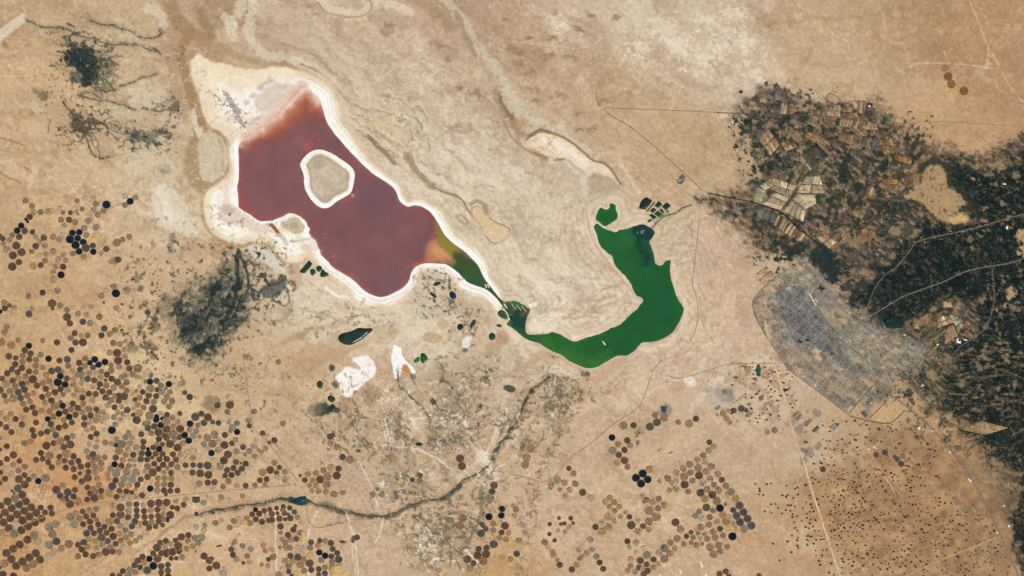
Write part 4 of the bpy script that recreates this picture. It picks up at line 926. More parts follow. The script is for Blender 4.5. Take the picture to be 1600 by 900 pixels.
def paint_green(c):
    ALL = (slice(None), slice(None))
    shg = sdw_fn('green_lake', c.X, c.Y)
    c.mix(ALL, .45 * sm(-4.5, 1, shg + 2 * c.n1 + 1.5 * c.n2), (70, 104, 58))
    c.C *= (1 + .035 * c.n2 + .025 * c.n3 + .02 * c.n4 + .04 * fbm(c.X * .4 + c.Y * .3, c.Y, 30, 4, 5))[..., None]
    c.mix(ALL, (1 - sm(850, 1010, c.X + 25 * c.n2)) * .5, (46, 102, 44))
    c.line(P('838 528 850 540 870 552 890 562 912 572 930 572 950 562'), 8, (66, 114, 42), .5, 26, 6, .3)
    c.line(P('935 365 950 390 975 420'), 26, (40, 98, 54), .4, 20)
    c.spot(1030, 480, 30, (24, 84, 50), .4, 40); c.spot(985, 372, 16, (52, 104, 58), .5, 18)
    c.poly(P('988 354 1008 348 1026 360 1020 378 1000 374 992 366'), (34, 50, 64), .85, 9, 5, .3)
    c.line(P('994 360 998 376 1005 392 1012 408'), 4, (20, 54, 48), .75, 12, 6, .5)
    c.line(P('1004 372 1014 392 1022 408'), 6, (28, 72, 60), .4, 10, 5, .5)
    for (x, y) in ((996, 363.5), (1003, 362.5), (1005, 360)):
        c.spot(x, y, 1.8, (150, 160, 150), .7, 1.5, .5)
    c.poly(P('792 476 812 484 824 482 826 492 820 512 822 524 808 518 796 502 790 490'), (30, 62, 56), .9, 6, 3, .3)
    c.poly(P('802 470 816 472 824 482 812 484 802 480'), (56, 106, 52), .85, 4, 2, .1)
    c.line(P('806 516 822 524 840 530'), 7, (50, 84, 64), .7, 5)
    c.line(P('826 478 822 488 816 492'), 5, (116, 86, 54), .75, 4)
    c.spot(795, 506, 6, (66, 100, 52), .8, 4)


lake('salt_lake', (360, 120, 812, 476 + 30), (129, 86, 85), paint_salt, 'wine red salt lake turning green at its narrow outlet')
lake('green_lake', (774, 308, 1080, 586), (30, 90, 47), paint_green, 'curved deep green lake in the middle of the view')

# ------------------------------------------------------------------ round pivot fields: u v radius tone
CIRC = '''
40.2 313.6 5 m,50.2 322 5 m,52.4 331.5 5.2 x,63.5 331.5 5 g,76 330.6 6 x,82 330 5 l,90 332.5 4 l,94.3 326 4.5 l,98.5 332.5 3.8 m,110 332.5 3.9 b,46.3 339 5.2 b,33.3 352.8 4.8 k,27 360.5 5 k,38.6 361 5.2 n,50.8 362.5 4.6 d,19.6 367.3 4.5 g,30.2 370 5.2 b,56 370.7 5 x,68.7 371.3 5.2 d,83 370.5 5 r,99 367.4 4.8 f,93 374.5 4.8 g,4.5 373 4.5 d,0.5 368 3 b,15 375.6 5 x,5.5 381.5 4.5 x,25.7 384 6 d,11 390.5 6 x,42 385 5 l,55.9 384.7 5 n,62.5 378 4.5 x,70.3 384.5 5 x,95.5 343.7 5 m,108.2 343.5 5 b,101 352.8 5 x,70 358 3.5 l
120.5 314.3 4 m,134.6 309.7 4.8 f,145.7 309.5 4.5 f,150 318.5 5.2 h,142 316 2.5 f,166.5 320 6.2 k,146.3 327.7 4.8 h,161.8 329.7 5 h,153 335.7 5 h,128.4 326.8 4 m,119.3 330.2 3.8 x,121.8 334.5 2.5 m,195.8 306.7 5 f,212 308.5 5 h,203.5 314.7 5.4 k,195.8 320.7 5 g,138 345.5 5.3 h,150.2 355.8 5.3 h,117.9 347.5 5 h,131.8 356.5 5 h,135 367.5 5.2 o,147 369 5 y,113.4 364 5 k,124 363 5 k,121.3 372.4 5.3 k,130.2 378.5 5.2 k,109.5 374 6.3 k,118.2 383 6.3 k,134.4 387.6 6.3 n,145.1 383.9 4.8 n,182.6 379.5 6 m,191.8 374.5 4.8 m,202.2 370.5 5 m,166 389.3 5 d
20.3 399.2 6.2 b,33.7 394.2 6.3 b,29.6 409.7 5.2 d,19.4 416.8 6.3 d,52.1 416 6 o,61.5 401 5 f,71.7 397.4 4.9 x,70.7 407.3 5 o,63.7 414.3 4.8 d,83.3 393 5.2 m,99.2 398.5 5 x,91.3 405.8 5.2 x,103.1 407.7 5 x,86.9 416.8 4.9 x,98.7 416.8 5.2 d,82.9 426 5.3 x,95.5 429.6 5.5 k,83.8 437.2 6 x,99 441.2 4 l,66.8 457.2 5 d,44.5 462.7 4.7 m,90 454.5 5.5 h,79 457.5 5 l
123.8 393 5.2 k,114.2 396.4 4.7 h,146 393.5 4.9 k,157.9 395.8 4.2 x,131.1 401.3 4.9 o,184.5 405.7 5.2 d,173.5 409.5 4.5 x,177.9 447.8 5.1 h,181.3 458.4 6.3 k,158.5 462.4 5.3 h,198.7 453.9 6.1 h,166.5 454.5 5 l
7 472.7 5 h,7.6 481.8 5 d,0.5 486.8 3.5 k,14.7 477.2 3.7 b,22 481.2 5 x,50.3 482.8 3.8 o,45.5 490.8 5.2 n,81.5 474.2 6.4 b,82.4 482.5 3 n,94 477.7 5.2 m,105 484.2 4.9 g,104.9 495.6 6.2 b,109.4 505.4 5.1 b,71 483.5 3.5 l,10.8 511 5 o,7.4 519.5 5.2 o,28.5 531.6 4.4 m,2.8 535 6.2 o,17.8 539.7 6.2 o,45.2 540.5 4.9 k,67 532.2 4 m,89.1 535.2 5.1 b,117 520.6 4.9 b,110.5 528.3 5 m,118.2 535.3 4.9 n,111.8 546.8 5 b
142.8 479.4 4.8 x,130 481 4 l,122.5 490.9 5.2 x,135.5 492.5 5.5 x,155.4 495.5 5.3 m,129.8 503 5 n,141.3 505.4 5.2 h,182 481.8 5 o,115 481 4 l,163.1 513.5 5.1 n,158.6 524 5.1 b,171.5 521.8 5.3 m,179.7 515.8 5.1 m,136.8 524 5 m,126.8 524.3 4 o,129.8 535 6.2 b,177.2 536 4.9 m,187.8 537.8 5.1 m,197.5 534 5 x,204.2 541.3 4.8 x,195 547 5 x,162.3 472.7 2.3 b,231 488.3 4.8 n
38.8 547.2 5.1 b,47.8 552.5 5.2 b,63.8 554.2 4.9 g,76 560.6 5 k,93 563.3 5 b,105.4 561.8 5.4 n,13.7 557 5.3 b,24.8 559.4 4.5 b,35.8 556.1 5 m,45.7 561.7 4.9 b,35.3 565.4 5 g,56.2 562.4 5 m,24 569.3 5 b,34.3 575 5.2 b,55.6 571.7 5 m,67 574.5 5 x,45.5 580.4 5 b,19 577.2 5 d,27.8 582 4.8 d,11.4 583.4 5.3 b,56.3 581.4 4.8 m,81 579.8 5.3 n,91.2 577.8 5.1 n,98 581 3 m,106.8 571.9 5 m,113.5 579.7 4.8 x,94.5 587.8 5.2 k,72.4 586.2 5.1 o,90.6 597.4 6.3 k,101.8 600.9 5.1 k,104.5 591.3 4.8 d,3.5 591.5 4.8 b,19.8 594.8 5 d,29 591 5 o,40 588.8 5.1 m,51.5 592.9 6.3 b,43 598.2 4 m,77 595.5 5 m,67.5 599.2 5 m,57.8 602.6 5.1 b,10 600.5 6 h,24 603.8 5 m,34.5 600 5.3 n,38 608.5 5.5 n,0.5 609.8 6 b,15.8 611.7 5.7 h,28.6 613 5.2 n,7.2 618.4 4.8 n,32.3 621.8 5.2 n,42.8 618.3 5.2 m,52 614.8 4.8 m,20.8 623.2 6 h,71.8 607.7 5 b,81.5 604.5 5 x,94.6 608.2 5 b,85.8 613 5.2 b,106.5 610.7 5 x,98.5 616.5 4.3 m,76 616.7 5 m,66 620.3 5 d,90 621 5 l,80.3 625.7 5.2 b,10 626.8 4.8 o,46.8 627.5 4.8 m,36.5 631 5 m,70.3 629 4.8 o
133.7 560.4 5 m,148.2 561.7 5.1 k,164.2 565.8 5.2 k,140.5 567 4.3 k,154.1 569.7 5 k,123.8 567 5.2 b,132.9 572 5 h,145.6 574.3 4.7 n,125 577.4 4.8 n,121.8 585.5 5 g,129.5 583.8 3.8 g,139.8 583.2 5 m,158.5 580.7 4.6 h,173.5 570.6 4 m,174 579 5 m,167.2 585.5 4.9 b,150 584.5 4.5 l,128.3 590.5 3.5 g,137 592.3 5 n,147.2 594.2 5 b,157.5 590 5 x,174.8 592 5.2 d,165 594 3 b,115 592.5 5 x,128 598 4.5 x,134 603.5 4.5 y,115 601.5 5 x,145.5 604.8 5 x,156.1 600.3 5 d,153.8 607 3 n,166.5 602.4 5.3 m,177.8 606 5 h,183.5 597.2 5.4 d,190.6 603.5 5 m,190.5 589.5 5 h,197 587.5 3 m,197.5 597.2 5.2 m,160.2 611.5 5 b,170.9 613 5 d,186.2 617.9 4.5 d,198 610.5 5 m,115.8 618 5 x,120.3 609.5 5 x,129.5 611.5 5 x,139 615.3 5 d,149.7 616 5 b,164.9 621.2 5.2 d,180 618.6 5 o,194.1 619.5 6 d,207.5 614.7 4.8 x,213.5 611 3 o,211 624.5 3.9 b,218.5 621.5 4.8 o,129 621.5 5 b,144.3 625.4 5 x,173.8 625.5 5 g,185.6 626.3 5.1 b
171.4 551.3 5 h,183.2 551.7 6.2 b,195.2 557.2 4.9 x,184.8 563.3 6.1 b,198.9 566 5 b,186.5 573.5 5 x,202.2 575.9 5 b,215.6 575.8 6.2 m,207 584.8 5 h,243.2 544.5 4.7 m,243.5 550.5 3 l,236.8 550.3 2.6 b
234.5 596.5 5 k,244.7 595.2 5 b,264 600.4 5 k,235.5 607.2 6.3 m,251.7 602.5 4.8 g,245.5 609 4.5 d,252.7 612.8 5.6 h,259 607 3.3 m,265.7 612.7 4.8 m,223.2 612.5 4.7 n,232.6 617.8 5.3 b,244.2 619 5 d,261.2 620.5 5 m,228.8 627 5 b,240.5 628 5 m,256.5 628 4.8 m,269.2 627 5 h,288.8 613.8 3.8 d,296.5 620.6 5 n,218.5 604.5 4 x,231 578.5 4 l
50.8 636.5 5.1 b,41 640.2 5 b,54.9 645.6 5 b,64.8 642 5 o,86.2 635 6.2 m,98 634.1 5 k,77.8 643 5 m,92.2 646.6 5 k,102 643.4 5 b,106 632 3 f,111 640 5 m,114 630.9 5 b,94.5 628.5 4 h,74.8 654.7 4.4 k,83.5 651.5 4.9 m,108.2 651.3 5 k,118.5 648 5 b,99.8 656.5 4.8 o,89.8 658.6 5.3 y,112.4 660.2 4.8 b,102.1 665.8 5 b,79.5 662.8 5 d,92 668.4 5 b,69.9 666.3 5 f,82.8 671.5 4.6 g,73.8 674.7 5 b,64 677.5 5 b,50.9 672 5 b,53 681.2 5 b,56.4 660.4 4.8 b,0.5 646.6 5.5 x,17 647.2 5 o,9.8 653.8 5 o,24.6 654.8 5 b,35.5 652.8 5.2 x,34.2 663.3 5.2 d,0.3 662.5 4.8 b,17 661 4.8 f,10 667.8 5.1 b,18 675.3 5 b,29.7 676.2 4.8 f,39.7 672 5 f,48 690 5 o,38.2 692.7 5 g,87.2 680.2 5.2 n,72.7 696.6 6.2 b,84 692.6 5 b,95 689.7 6 m,104.7 684.6 5 d,114 681.5 5 g,110.2 694.8 6.2 b,99.9 699 5 b,89 704.2 5 l,104 709.5 6.2 r,64.2 707.8 5 b,77.5 712 6 m,10.6 697.2 4.7 b,0 702.5 3.5 b,21.2 711 5.7 b,29.8 703.3 4.7 y,0.5 685 3 m
130 631.2 4.9 m,121.8 637.8 5.2 d,128.5 644.5 4.8 o,139.5 639.5 5.6 g,150.8 639.8 4.6 d,141.8 649.5 5 b,132 653 4.9 b,153 648.5 5 x,160.5 644 5 x,166.5 651 5.5 x,150 657 5 h,160 656 6 x,140 660 5 x,131.6 663.5 5.1 b,135.5 671.5 5 x,145.6 669.5 4.9 m,163.2 672.2 4.5 f,175 672.3 6 k,180.2 663.3 4.8 h,178.2 652.2 4.9 g,168.9 633.5 5 x,179 636.3 5 d,197.8 628 4 l,190 635.5 4.5 x,199 640.8 5.2 n,209 639 4 x,217.5 646 6 o,215.2 632.7 4.8 o,208 648 3.6 b,201.2 652.5 4.8 l,213.8 656.4 6.2 d,192.5 647.5 5 x,184.5 645 5 x,188.5 656.5 5 x,151 678 5 d,142 682.7 5 b,152 688.5 5 x,129.8 685 5 f,164.3 691.7 5 h,174.8 693.5 4.7 r,182.8 687 4.8 h,191 694 6 h,196.5 683.5 5 h,201.2 677 5 h,206.5 684 4.5 h,203.2 693.2 5 h,199.8 702.8 5 x,213.2 699.5 5.2 g,186.2 704.6 6.2 o,150.3 698.5 4.8 g,139.5 695 4.5 f,135.7 705 4.7 g,145.5 709.5 5 n
263.9 635.3 4.8 m,224.5 636.8 4.6 o,239.4 639 6.2 n,251 646.5 5 x,261 648.3 4.9 d,269.7 653.2 4.6 o,260 658.5 6.2 h,281 646.3 4 d,278.2 659.8 5 x,234 650 6.3 m,244 655.5 5.3 k,245 650.5 4 k,254 654 4 k,231.5 660 5 g,225.5 662.5 4 m,241.2 666.2 5 n,251 664.3 4.9 k,231.2 669 5.2 d,260.5 670.4 6.3 b,271 666.8 5 m,281.7 670.4 6.1 b,236.5 677.3 4.8 o,247.8 675.5 6 d,270.5 679 6.3 h,258 680 5.5 d,260.2 684 5.3 b,248.5 686 4.9 n,220.8 678.4 4.9 d,224.1 690.2 5 d,223.6 699 4.6 d,231.4 701.6 3.2 k,239.5 699.3 4.6 b,245.3 693.8 3.8 o,253.8 694.7 4.4 n,248.9 701.7 5 k,265.8 694 6.1 b,261.5 703.2 5 y,272.8 687.5 4 h,280 683 5 d,285.8 693 5.1 h,277.8 699.5 6.1 b,288.4 680 5.4 k,295.1 688.5 5.1 k,305.4 651.4 6.3 n,297 662.2 5 k,315 646.5 4.8 d,319 661 5 n,309.5 664.8 4.5 h,296.4 672.4 5 h,307 673.8 4.6 h,302 681.2 5 g,311.9 682.4 3.8 r,318.5 694 4.8 m
340 633.3 5 b,359.3 632.8 6.2 b,355.4 643.6 4.7 m,325 652.2 6 b,332.2 659.5 4.2 d,341.5 660.8 4.6 n,397.5 642.8 4.6 g,370.5 661.3 4.8 g,363.2 667.8 5 g,388.5 657 4.7 h,389.8 665.5 4.2 d,360.5 673 4 m,370.6 675 4.7 k,335.2 679.4 6.1 m,351.5 679.7 5.1 b,323.9 684.2 6 h,342.5 688.2 5 x,332.3 693.7 6.2 m,350.9 695.6 6 b,362.5 692.8 4.5 b,368.5 687.5 4.5 h,379.8 698.7 4.8 b,324.3 700.5 4.6 f,330.6 708 5 k,341.2 703.7 6 x,369.8 705.8 5 g,389.8 705.2 4.8 g,396.8 698 5.5 x,400 688 4.5 l,410.5 676.8 4.5 b,415.2 700.8 4.4 m,408 706.3 4.8 x,420.7 691.8 3.4 d
10.8 717.3 4.8 b,30.4 720.3 4.6 d,0.5 723.7 5 b,20.6 726.5 4.7 h,10.7 732.3 5 f,39 729.4 4.9 m,29.2 735.3 4.8 m,1 738.3 4 b,18.5 741 5 l,38.4 742.4 4.9 b,8 748.3 5 d,29.7 748.8 6 b,45 749.3 4.7 b,38.8 757.5 6 b,53.3 744.3 4.7 o,59.9 751.9 4.9 k,71.7 747.3 6.1 h,0 754.7 4 b,28.3 763.3 6.1 n,35 773.2 6 b,23.6 779 6.2 g,12 783.7 6.1 d,40.3 783.5 6.1 b,29.7 788.5 6.2 n,57 766.5 6.2 l,67 760.5 5.5 l,75 769.5 5.8 l,65 775.5 6 l,84 775 4 f,88.2 765.4 6.1 b,98.2 759.3 6 x,106 769.3 6 n,94.2 774.7 4.9 n,103.7 778.9 4.6 n,98.5 781 4 h,109.5 787.9 6.1 b,56.7 718.5 4.8 b,66.7 716.8 4.8 b,75.4 722.3 5 b,80.9 730.3 5.1 b,91.7 722.7 5 r,93 713.8 4.8 b,101.5 719.8 4.8 b,111.7 723.3 5 b,103 730.9 5 b,115 713.2 5 n
122.6 720.5 4.9 b,115.2 733.2 5.1 b,126.4 729.4 5.2 b,125 739.8 3.5 d,138.5 737 4.8 b,137.5 727 5 b,146 716 2.5 n,139 714.5 5 m,152.5 716 5.5 m,163.8 715 4.8 m,145 722.5 5 m,158 724 5.2 h,148 730 5 m,157.5 732.8 4.6 x,149.2 738.5 5 h,116.8 745.8 4.8 b,137.2 747 6 b,128 752.5 5 b,122 752 4 f,152 748 4.9 o,154.8 758 4.9 o,136.8 761.8 4.8 b,146.5 763.5 4.7 m,158 767 5 b,150.5 770 4.5 m,141 771.2 4.9 b,159 776.5 5 x,171.3 771.2 6.2 o,147.8 778.6 6 b,136.3 780.7 4.7 b,117.2 765.8 4.8 b,115 775.8 4.9 d,175.6 759.8 6.1 n,181 715.3 5 n,179.2 725.7 5 k,192.3 719.2 5.2 r,196.7 710.2 4.9 h,173 732 5 g,189.8 728 5 b,186 733 4 o,201.8 728.2 5 h,168.8 740.8 4.9 x,181.7 739.8 6.2 g,198.3 737.7 6 h,170 749 4.6 x,180.8 750.5 5 b,194 748.2 5.7 g,190.5 757.4 5.5 m,202 758.2 5 r,187 767 5 b,197.6 767.8 4.9 b,182.3 776.4 4.9 d,192.5 776 4.8 x,206 769.5 3.8 d,203 776.5 4.3 x,214.7 757.4 5 d,212 764.5 3.8 r,212.8 775.5 4.6 x,213 738.5 6.2 h,206.8 748.8 6.2 g,208.2 710.5 5 d,208.9 719 5 h,210.5 727.5 3 m,202 719 3 o
221.8 708.4 5 d,232.2 709 5 k,243.3 709.2 5 b,254 709.5 5.2 b,270.3 709.8 5 b,282 710.5 5 x,294 707.5 6 l,301.8 715.4 5 x,291.5 718 5 l,220.1 717.6 5 n,230.2 718 4.8 d,237.8 715.2 3.3 b,249.3 717.8 5 b,260.5 717.4 5.2 b,275.2 718.4 5 b,231.2 729 5.7 m,241.2 724.7 4.8 b,255 726.3 5 b,268 725.5 5 b,277.6 730.3 5 m,262 731.5 3.5 m,247.9 732.7 4.9 n,238.7 738.3 6.2 b,226.5 737.2 4.4 x,256.5 738.5 4.6 x,267.6 738.8 4.8 n,230.8 745.3 5.2 b,219.8 749 4.9 d,247 747.3 4.9 o,257.3 747.8 4.8 o,268 748 5 o,246 757 5 o,256.5 757.2 4.8 h,266.9 757.7 5 b,234.8 763.5 5 k,245.8 767 5.2 h,256.4 766.5 4.9 d,266.4 767.2 4.7 b,277.3 766.4 4.8 b,236 753.5 4 l,223.5 764.5 4.5 l,222.2 773.8 5 b,232 773 5 l,259 772 3.5 d,290 726.8 4.8 d,301.9 726.6 4.5 n,313 727.5 4.9 n,300.9 738.5 5 b,313 739.8 6 b,311.6 756 5.3 h,275.2 783.8 5 x,290.5 780.5 4.5 x,236 787 6.1 b,248.3 785.8 6 b,260.5 785.2 5.9 b,287 788.7 5 b,213.2 788 4.8 n,202 788 5 g,224 789 4.5 x
356.2 710.3 6 b,350 719.5 6 d,324.8 727.6 6 n,325.9 742.2 6 d,334.5 720.5 4.5 l,334 735 4.5 l,344.5 730 6 x,355 734.5 5 b,364.8 731.3 4.9 n,368.8 722 4.8 d,376.2 723.8 2 b,384 724.5 5 d,378 732.3 5 d,371.5 738.7 5 b,361.8 742.3 4.9 d,351.9 743.2 4.4 b,324.7 754.2 5 b,335 753.5 5 b,332.5 762 5 f,357 752.2 5 m,348.8 760.7 4.6 m,370.3 759.7 4.8 x,383.9 758.9 4.8 b,397.8 758.5 4.8 m,406 750.4 4.9 b,416.6 748.7 4.9 d,415 757 5 x,410.6 738.5 5.9 o,391 731 4.5 f,382.8 710.2 3.6 h,398.2 713.7 4.6 o,346 777.3 4.9 h,379.5 775.5 4.7 o,318.3 785.8 5 g
1.5 790.2 5.6 b,18.4 794.3 6 b,7.8 801 6 b,26.8 804 6 b,38 798.5 6.1 d,48.8 792.7 6 b,63.8 793.3 4.9 d,79 793.5 5 b,70.5 800.5 4.8 b,81 802.6 5 d,57 801.5 6.1 d,46.2 807.5 6.1 b,16.2 810.2 6.1 b,0 807.3 4 b,35.5 813.3 6.2 d,65 810.5 6 b,5.8 816.4 6.1 b,25 819.5 6 f,54.8 816.5 6.1 b,44 822.5 6.1 b,14.1 825.7 6.1 b,33.5 828.8 6.2 b,4 832.5 5.9 o,22.8 834.5 6.2 g,12 840.5 5 l,53.5 836.5 6.2 h,43.1 843.4 6.1 b,59.5 847.3 6.2 f,31 851.2 6 b,20.7 857.6 6.2 b,10.2 864.2 6.2 b,39.3 860.8 6 l,56.1 864.5 6.1 d,87.3 819 6.2 h,77 824.3 6.3 h,82.3 835.3 6.1 h,88.4 846 6 d,77 851.5 6.1 h,96.5 857.3 5.5 h,107.8 850.5 6.2 m,105.5 825 5.5 l,100 813 5 l,110.5 808 6.2 g,116.2 819.3 6 g,92.5 790.5 4 l,76 868.5 6 f,85 862 6 l,17.9 874 6.2 d,7.3 880.6 6.2 m,25.5 884.4 6.1 d,35.5 877.6 6.3 d,46 871.4 6.1 b,63 874.7 6 b,52.5 881.5 6.2 m,42 888 6 m,4.5 897.5 6 b,21.5 900 5.5 b,0 887 3 b
121.5 783.5 6 o,129.3 799.3 4.6 b,140 797.5 5 o,150.5 795.5 5 g,119.2 802 5 o,124.8 810.5 5.3 m,134.9 807 5 b,145.9 805.5 4.9 b,151.2 812.3 3.8 m,130.1 819.3 4.9 b,140.8 815 5 b,153.5 819.8 4.8 d,141.7 825 5 b,163.2 823.2 4.9 b,171.5 815.5 5.9 o,182.8 814.2 5 d,176.5 805 4.7 b,188.3 804.5 6 b,188.4 793.2 6.3 b,176 790.5 5 x,201.2 798.7 5 x,213.7 797.6 4.9 n,213.9 806.4 4.9 n,200.3 808.2 4.9 n,188.6 822 4.8 h,211 815 5 n,206.2 822.7 4.9 n,196 828.5 4.9 g,174.5 826.5 5 b,155.9 829.3 5 b,135.5 833.5 5.5 n,146.8 833.3 5.1 d,166.8 832.5 4.9 d,159 839.8 6 d,177 838.2 5.7 b,186.8 834.2 4.9 r,205 834.8 4.8 o,197.2 840 5 o,188.8 845 4.9 o,168.5 845.7 4.9 d,149.8 845.7 5 o,140.1 842.7 4.8 o,131 847.2 5 n,122 851.2 5 b,160 850.6 5 g,180.7 849.8 4.7 b,136.9 854.6 4.9 o,151.1 855.8 4.8 o,172 855.3 5 m,128 858.7 5.1 b,133.8 866.2 5 b,165.5 862.5 6.2 b,176 862 5 b,154.5 866.8 5 m,193.5 855.5 5.5 f,186.1 862.8 4.8 o,203.1 848.8 4.8 o,212.4 845.2 4.8 o,219.5 839.5 4.5 h,145.7 869 5 b,122 869.5 5 m
269 792.5 4 b,277.2 794.4 4.8 b,225 798.5 4.9 b,235.8 797.5 5 r,246.2 796.5 4.9 b,256.2 794.5 5 x,226 807.8 4.9 b,236.4 807.2 4.7 b,247.2 806.2 5 b,255 803 4 o,266.2 804.8 6.1 b,255.5 811 5 m,226.8 817.2 5 b,237 816 4.9 m,247.8 815 4.9 b,254.2 820.7 3.8 b,243.3 822.7 4.3 b,233.2 824.4 5 b,229 833.5 5.5 f,280 803 4.5 l,294.5 836.2 4.9 b,283.6 839.2 5.6 b,293.5 845.3 4.8 o,304.3 840.5 5 h,314.8 840 6 g,309.7 848.4 5 g,301.2 853.8 4.8 o,291.4 857.5 4.7 o,274.5 844.3 4.6 b,259.2 845 4.8 b,250.2 847.7 4.5 b,245.5 855.8 6.1 b,266.5 850.5 4.8 x,257 854 5 x,278.5 853 6.2 b,269.3 862.5 6.1 b,279.5 860.5 5.5 d,252 864.5 5.2 b,260 861 5 b,260.3 867.5 4 d,239.5 864.5 4.8 b,222.8 870 5 b,306.8 823.3 5 f
336.9 817.3 4.9 m,346 813 4.5 l,359 824.5 5 o,365.8 814.3 5 m,374.5 811 4.8 l,370 821 5 l,380 817.5 5 l,385.8 809.5 4.9 o,391 817.5 5 o,394.2 803.5 4.8 b,399.2 796.4 4 k,399.7 811.5 4.8 d,405 802.8 4.9 b,413 798 4.5 b,409.5 815.5 5 d,320 821 4 h,319 829.5 5 y,373.5 839 5 l,367.5 846.5 4.5 x,364 850 3 m,379 852.8 4.7 h,390 848.7 4.5 f,392.2 858.2 4.8 h,383 861 5 f,361.6 858.4 4.9 n,364.1 867.1 4.9 d,411.6 852.5 4.6 r,414.6 861 4.3 r,386.5 869 4.6 m
215.5 876 5.2 b,225.2 879.5 5 r,233.6 873.3 5 k,210.2 883.4 4.9 n,219 886.5 4.6 n,239.7 884.2 5.9 k,230 891.3 6.1 n,192.1 892.5 4.9 d,202.9 889.8 5 h,211.9 894.5 5.1 m,201 900 6 h,175.8 899 4.5 b,186.8 900 4.5 b,252 885.2 5 n,262.5 882.5 4.8 d,252 894.2 4.9 b,262.4 891.5 5 b,263 900.5 5 b,252 901 3 b,246.3 873.2 6 b,267.4 872.5 4 d,275.5 872.3 3.8 b,284.7 870.5 4.7 o
319 869 5.5 b,327.3 876 5.5 b,330.7 873.3 4 b,338 883.7 6 b,327.3 888.3 5 b,346.7 891.3 6 f,349 897 6 f,370.1 874.3 4.9 m
428.8 688 5 b,442 662 4.8 o,428.8 723.2 5 m,436.5 730.5 4.5 b,422.3 734.5 6 b,432.2 738.4 4.2 b,445 737.2 4.8 h,434.7 745.5 5 f,445.5 749.5 5 x,469 743 2.6 d,481.2 741.2 4.9 o,494 739.2 4.9 o,505.8 735 5 o,500.2 749.4 6 d,512 745 6 m,517 730.8 5.9 m,476.5 750.3 4.6 d,488.2 750.5 4.8 o,510.5 756.4 6 m,483.5 758.3 4.5 o,493.8 758.8 4.9 o,487.5 767.2 4.4 o,498 767.5 4.8 o,509.2 768.3 4.9 o,522 772.7 5.5 m,535.7 770 4.5 m
421.8 796 4.2 b,432 794 3.8 b,443 791.5 4 d,442 797 4 h,453 793.8 4.2 d,460 800 4.5 n,424.8 803 5 b,433.5 802.2 3.3 b,444.5 802 4.5 b,451 804 3 b,420 813.5 4.5 b,425.5 812.5 4.8 d,436.8 810.5 5.2 b,445.8 811.7 3.5 b,453.8 810 5 n,464.8 808.5 4.5 o,438.5 822.8 5.2 b,450.5 821 4.4 y
458.5 828 5 b,450 836 5 b,463 842.3 4.7 b,469 832.5 4.5 m,438.3 832.5 3.4 m,461.5 822 3 b,441 843 4 o,446 848 5 h,455 844 5 h,447 856 5.5 x,453 856 5 m,486 847.4 4.8 b,484.5 856.2 5 m,497 853 5 r,475 855.5 4 f,464.5 854.5 4 l,437.5 855 3 o,424 858.3 4.8 x,427.5 870 5.2 m,419.5 874 4 b,409 882.5 3.7 r,418.5 884 4.2 x,390.5 878.9 4.7 x,380.5 879.5 3 b,453.8 868.5 5 b,465.5 871 5.5 n,457 877.5 5 o,446 876.5 5.2 o,474.5 874.5 5 o,469.5 882 6 o,483.8 880.2 6.2 b,486.2 890.5 5 b,475.5 892 5 o,451 885 5 h,451 893 4.5 n,485 868 5.5 y,436 899 6 h,456 900 4 d,443 890 5 f,463 897 5 y
499.8 844.8 4.3 b,508.5 846 5 h,517.2 848.4 4.9 d,507.5 856 5 f,519.8 857.8 4.9 n,499 863.4 5 k,508 868.4 5 k,518 869.3 4.8 d,527 864.3 5 d,529.2 874.3 5.8 n,502 875 5.2 h,519 878.5 4.9 m,498 889.4 4.8 d,507.8 896.2 5 n,508 886.5 4.5 o,498 898 4 d,558 839.8 4.9 n,522 890 7 y
516 682.3 5.2 d,520 680 4.2 d,516.5 693.2 5 m,527 698.5 5.5 o,535.2 714.2 5 n,546.5 718.5 6 m,529 732.2 5 b,526.3 743.3 6.1 b,620.3 675.3 4.6 h,621.3 684.2 4.6 h,657 742.8 4 b,644.5 749.8 4 n,655.5 751 4.7 r,615 718 6 l,626 752 5 y,590 764 3.5 m,582.7 772.7 5 m,597 773 5 m,685 891.7 5 r,435 565.7 4.5 o,383.3 557.3 5 h
719 716.5 6 b,721.9 728.4 6 d,772 758.5 6 b,768.8 768.2 5 n,765.7 779.5 6.3 h,784.5 795.3 4.9 k,783.5 805.2 4.9 k,764 807.5 5.5 k,753.6 819.4 4.5 n,758.8 826.5 4.9 n,751.6 833.7 6 n,770.8 818.3 4.9 o,771 828.5 4.8 h,789 821.8 6 b,783.9 831.9 4.6 b,794.5 833.5 4.4 r,780.3 840.6 4.8 h,790.8 843.3 4.9 o,810.5 844.8 4.8 h,806.5 796.3 5 o,804.2 806.2 4.9 o,816 810 5 f,816 820 5 f,771.5 850.5 6.3 n,723.5 810 6.2 m,718.5 821.2 6.2 m,748 857.8 5 b,760.3 856.4 5 b,746.3 868 6.2 b,759.5 866 6 b,730.2 874 6 b,739.8 880 4.9 b,755.4 877.3 6 m,735 889 5.5 h,784.5 872 5.5 l,798 873.8 4.8 o,807.5 865.4 5 n
829.5 701.5 6.2 o,823 715 6.1 o,820.3 726.3 6 m,889 732 4.2 b,896 740 5 m,871 750 5.8 g,862 757.5 5.5 x,882 754.5 5.5 r,899 756 5.5 h,891 765.5 5.5 x,910.5 769.5 5.5 d,875 765 4 m,924 779 6 f,883.5 774.5 5.5 x
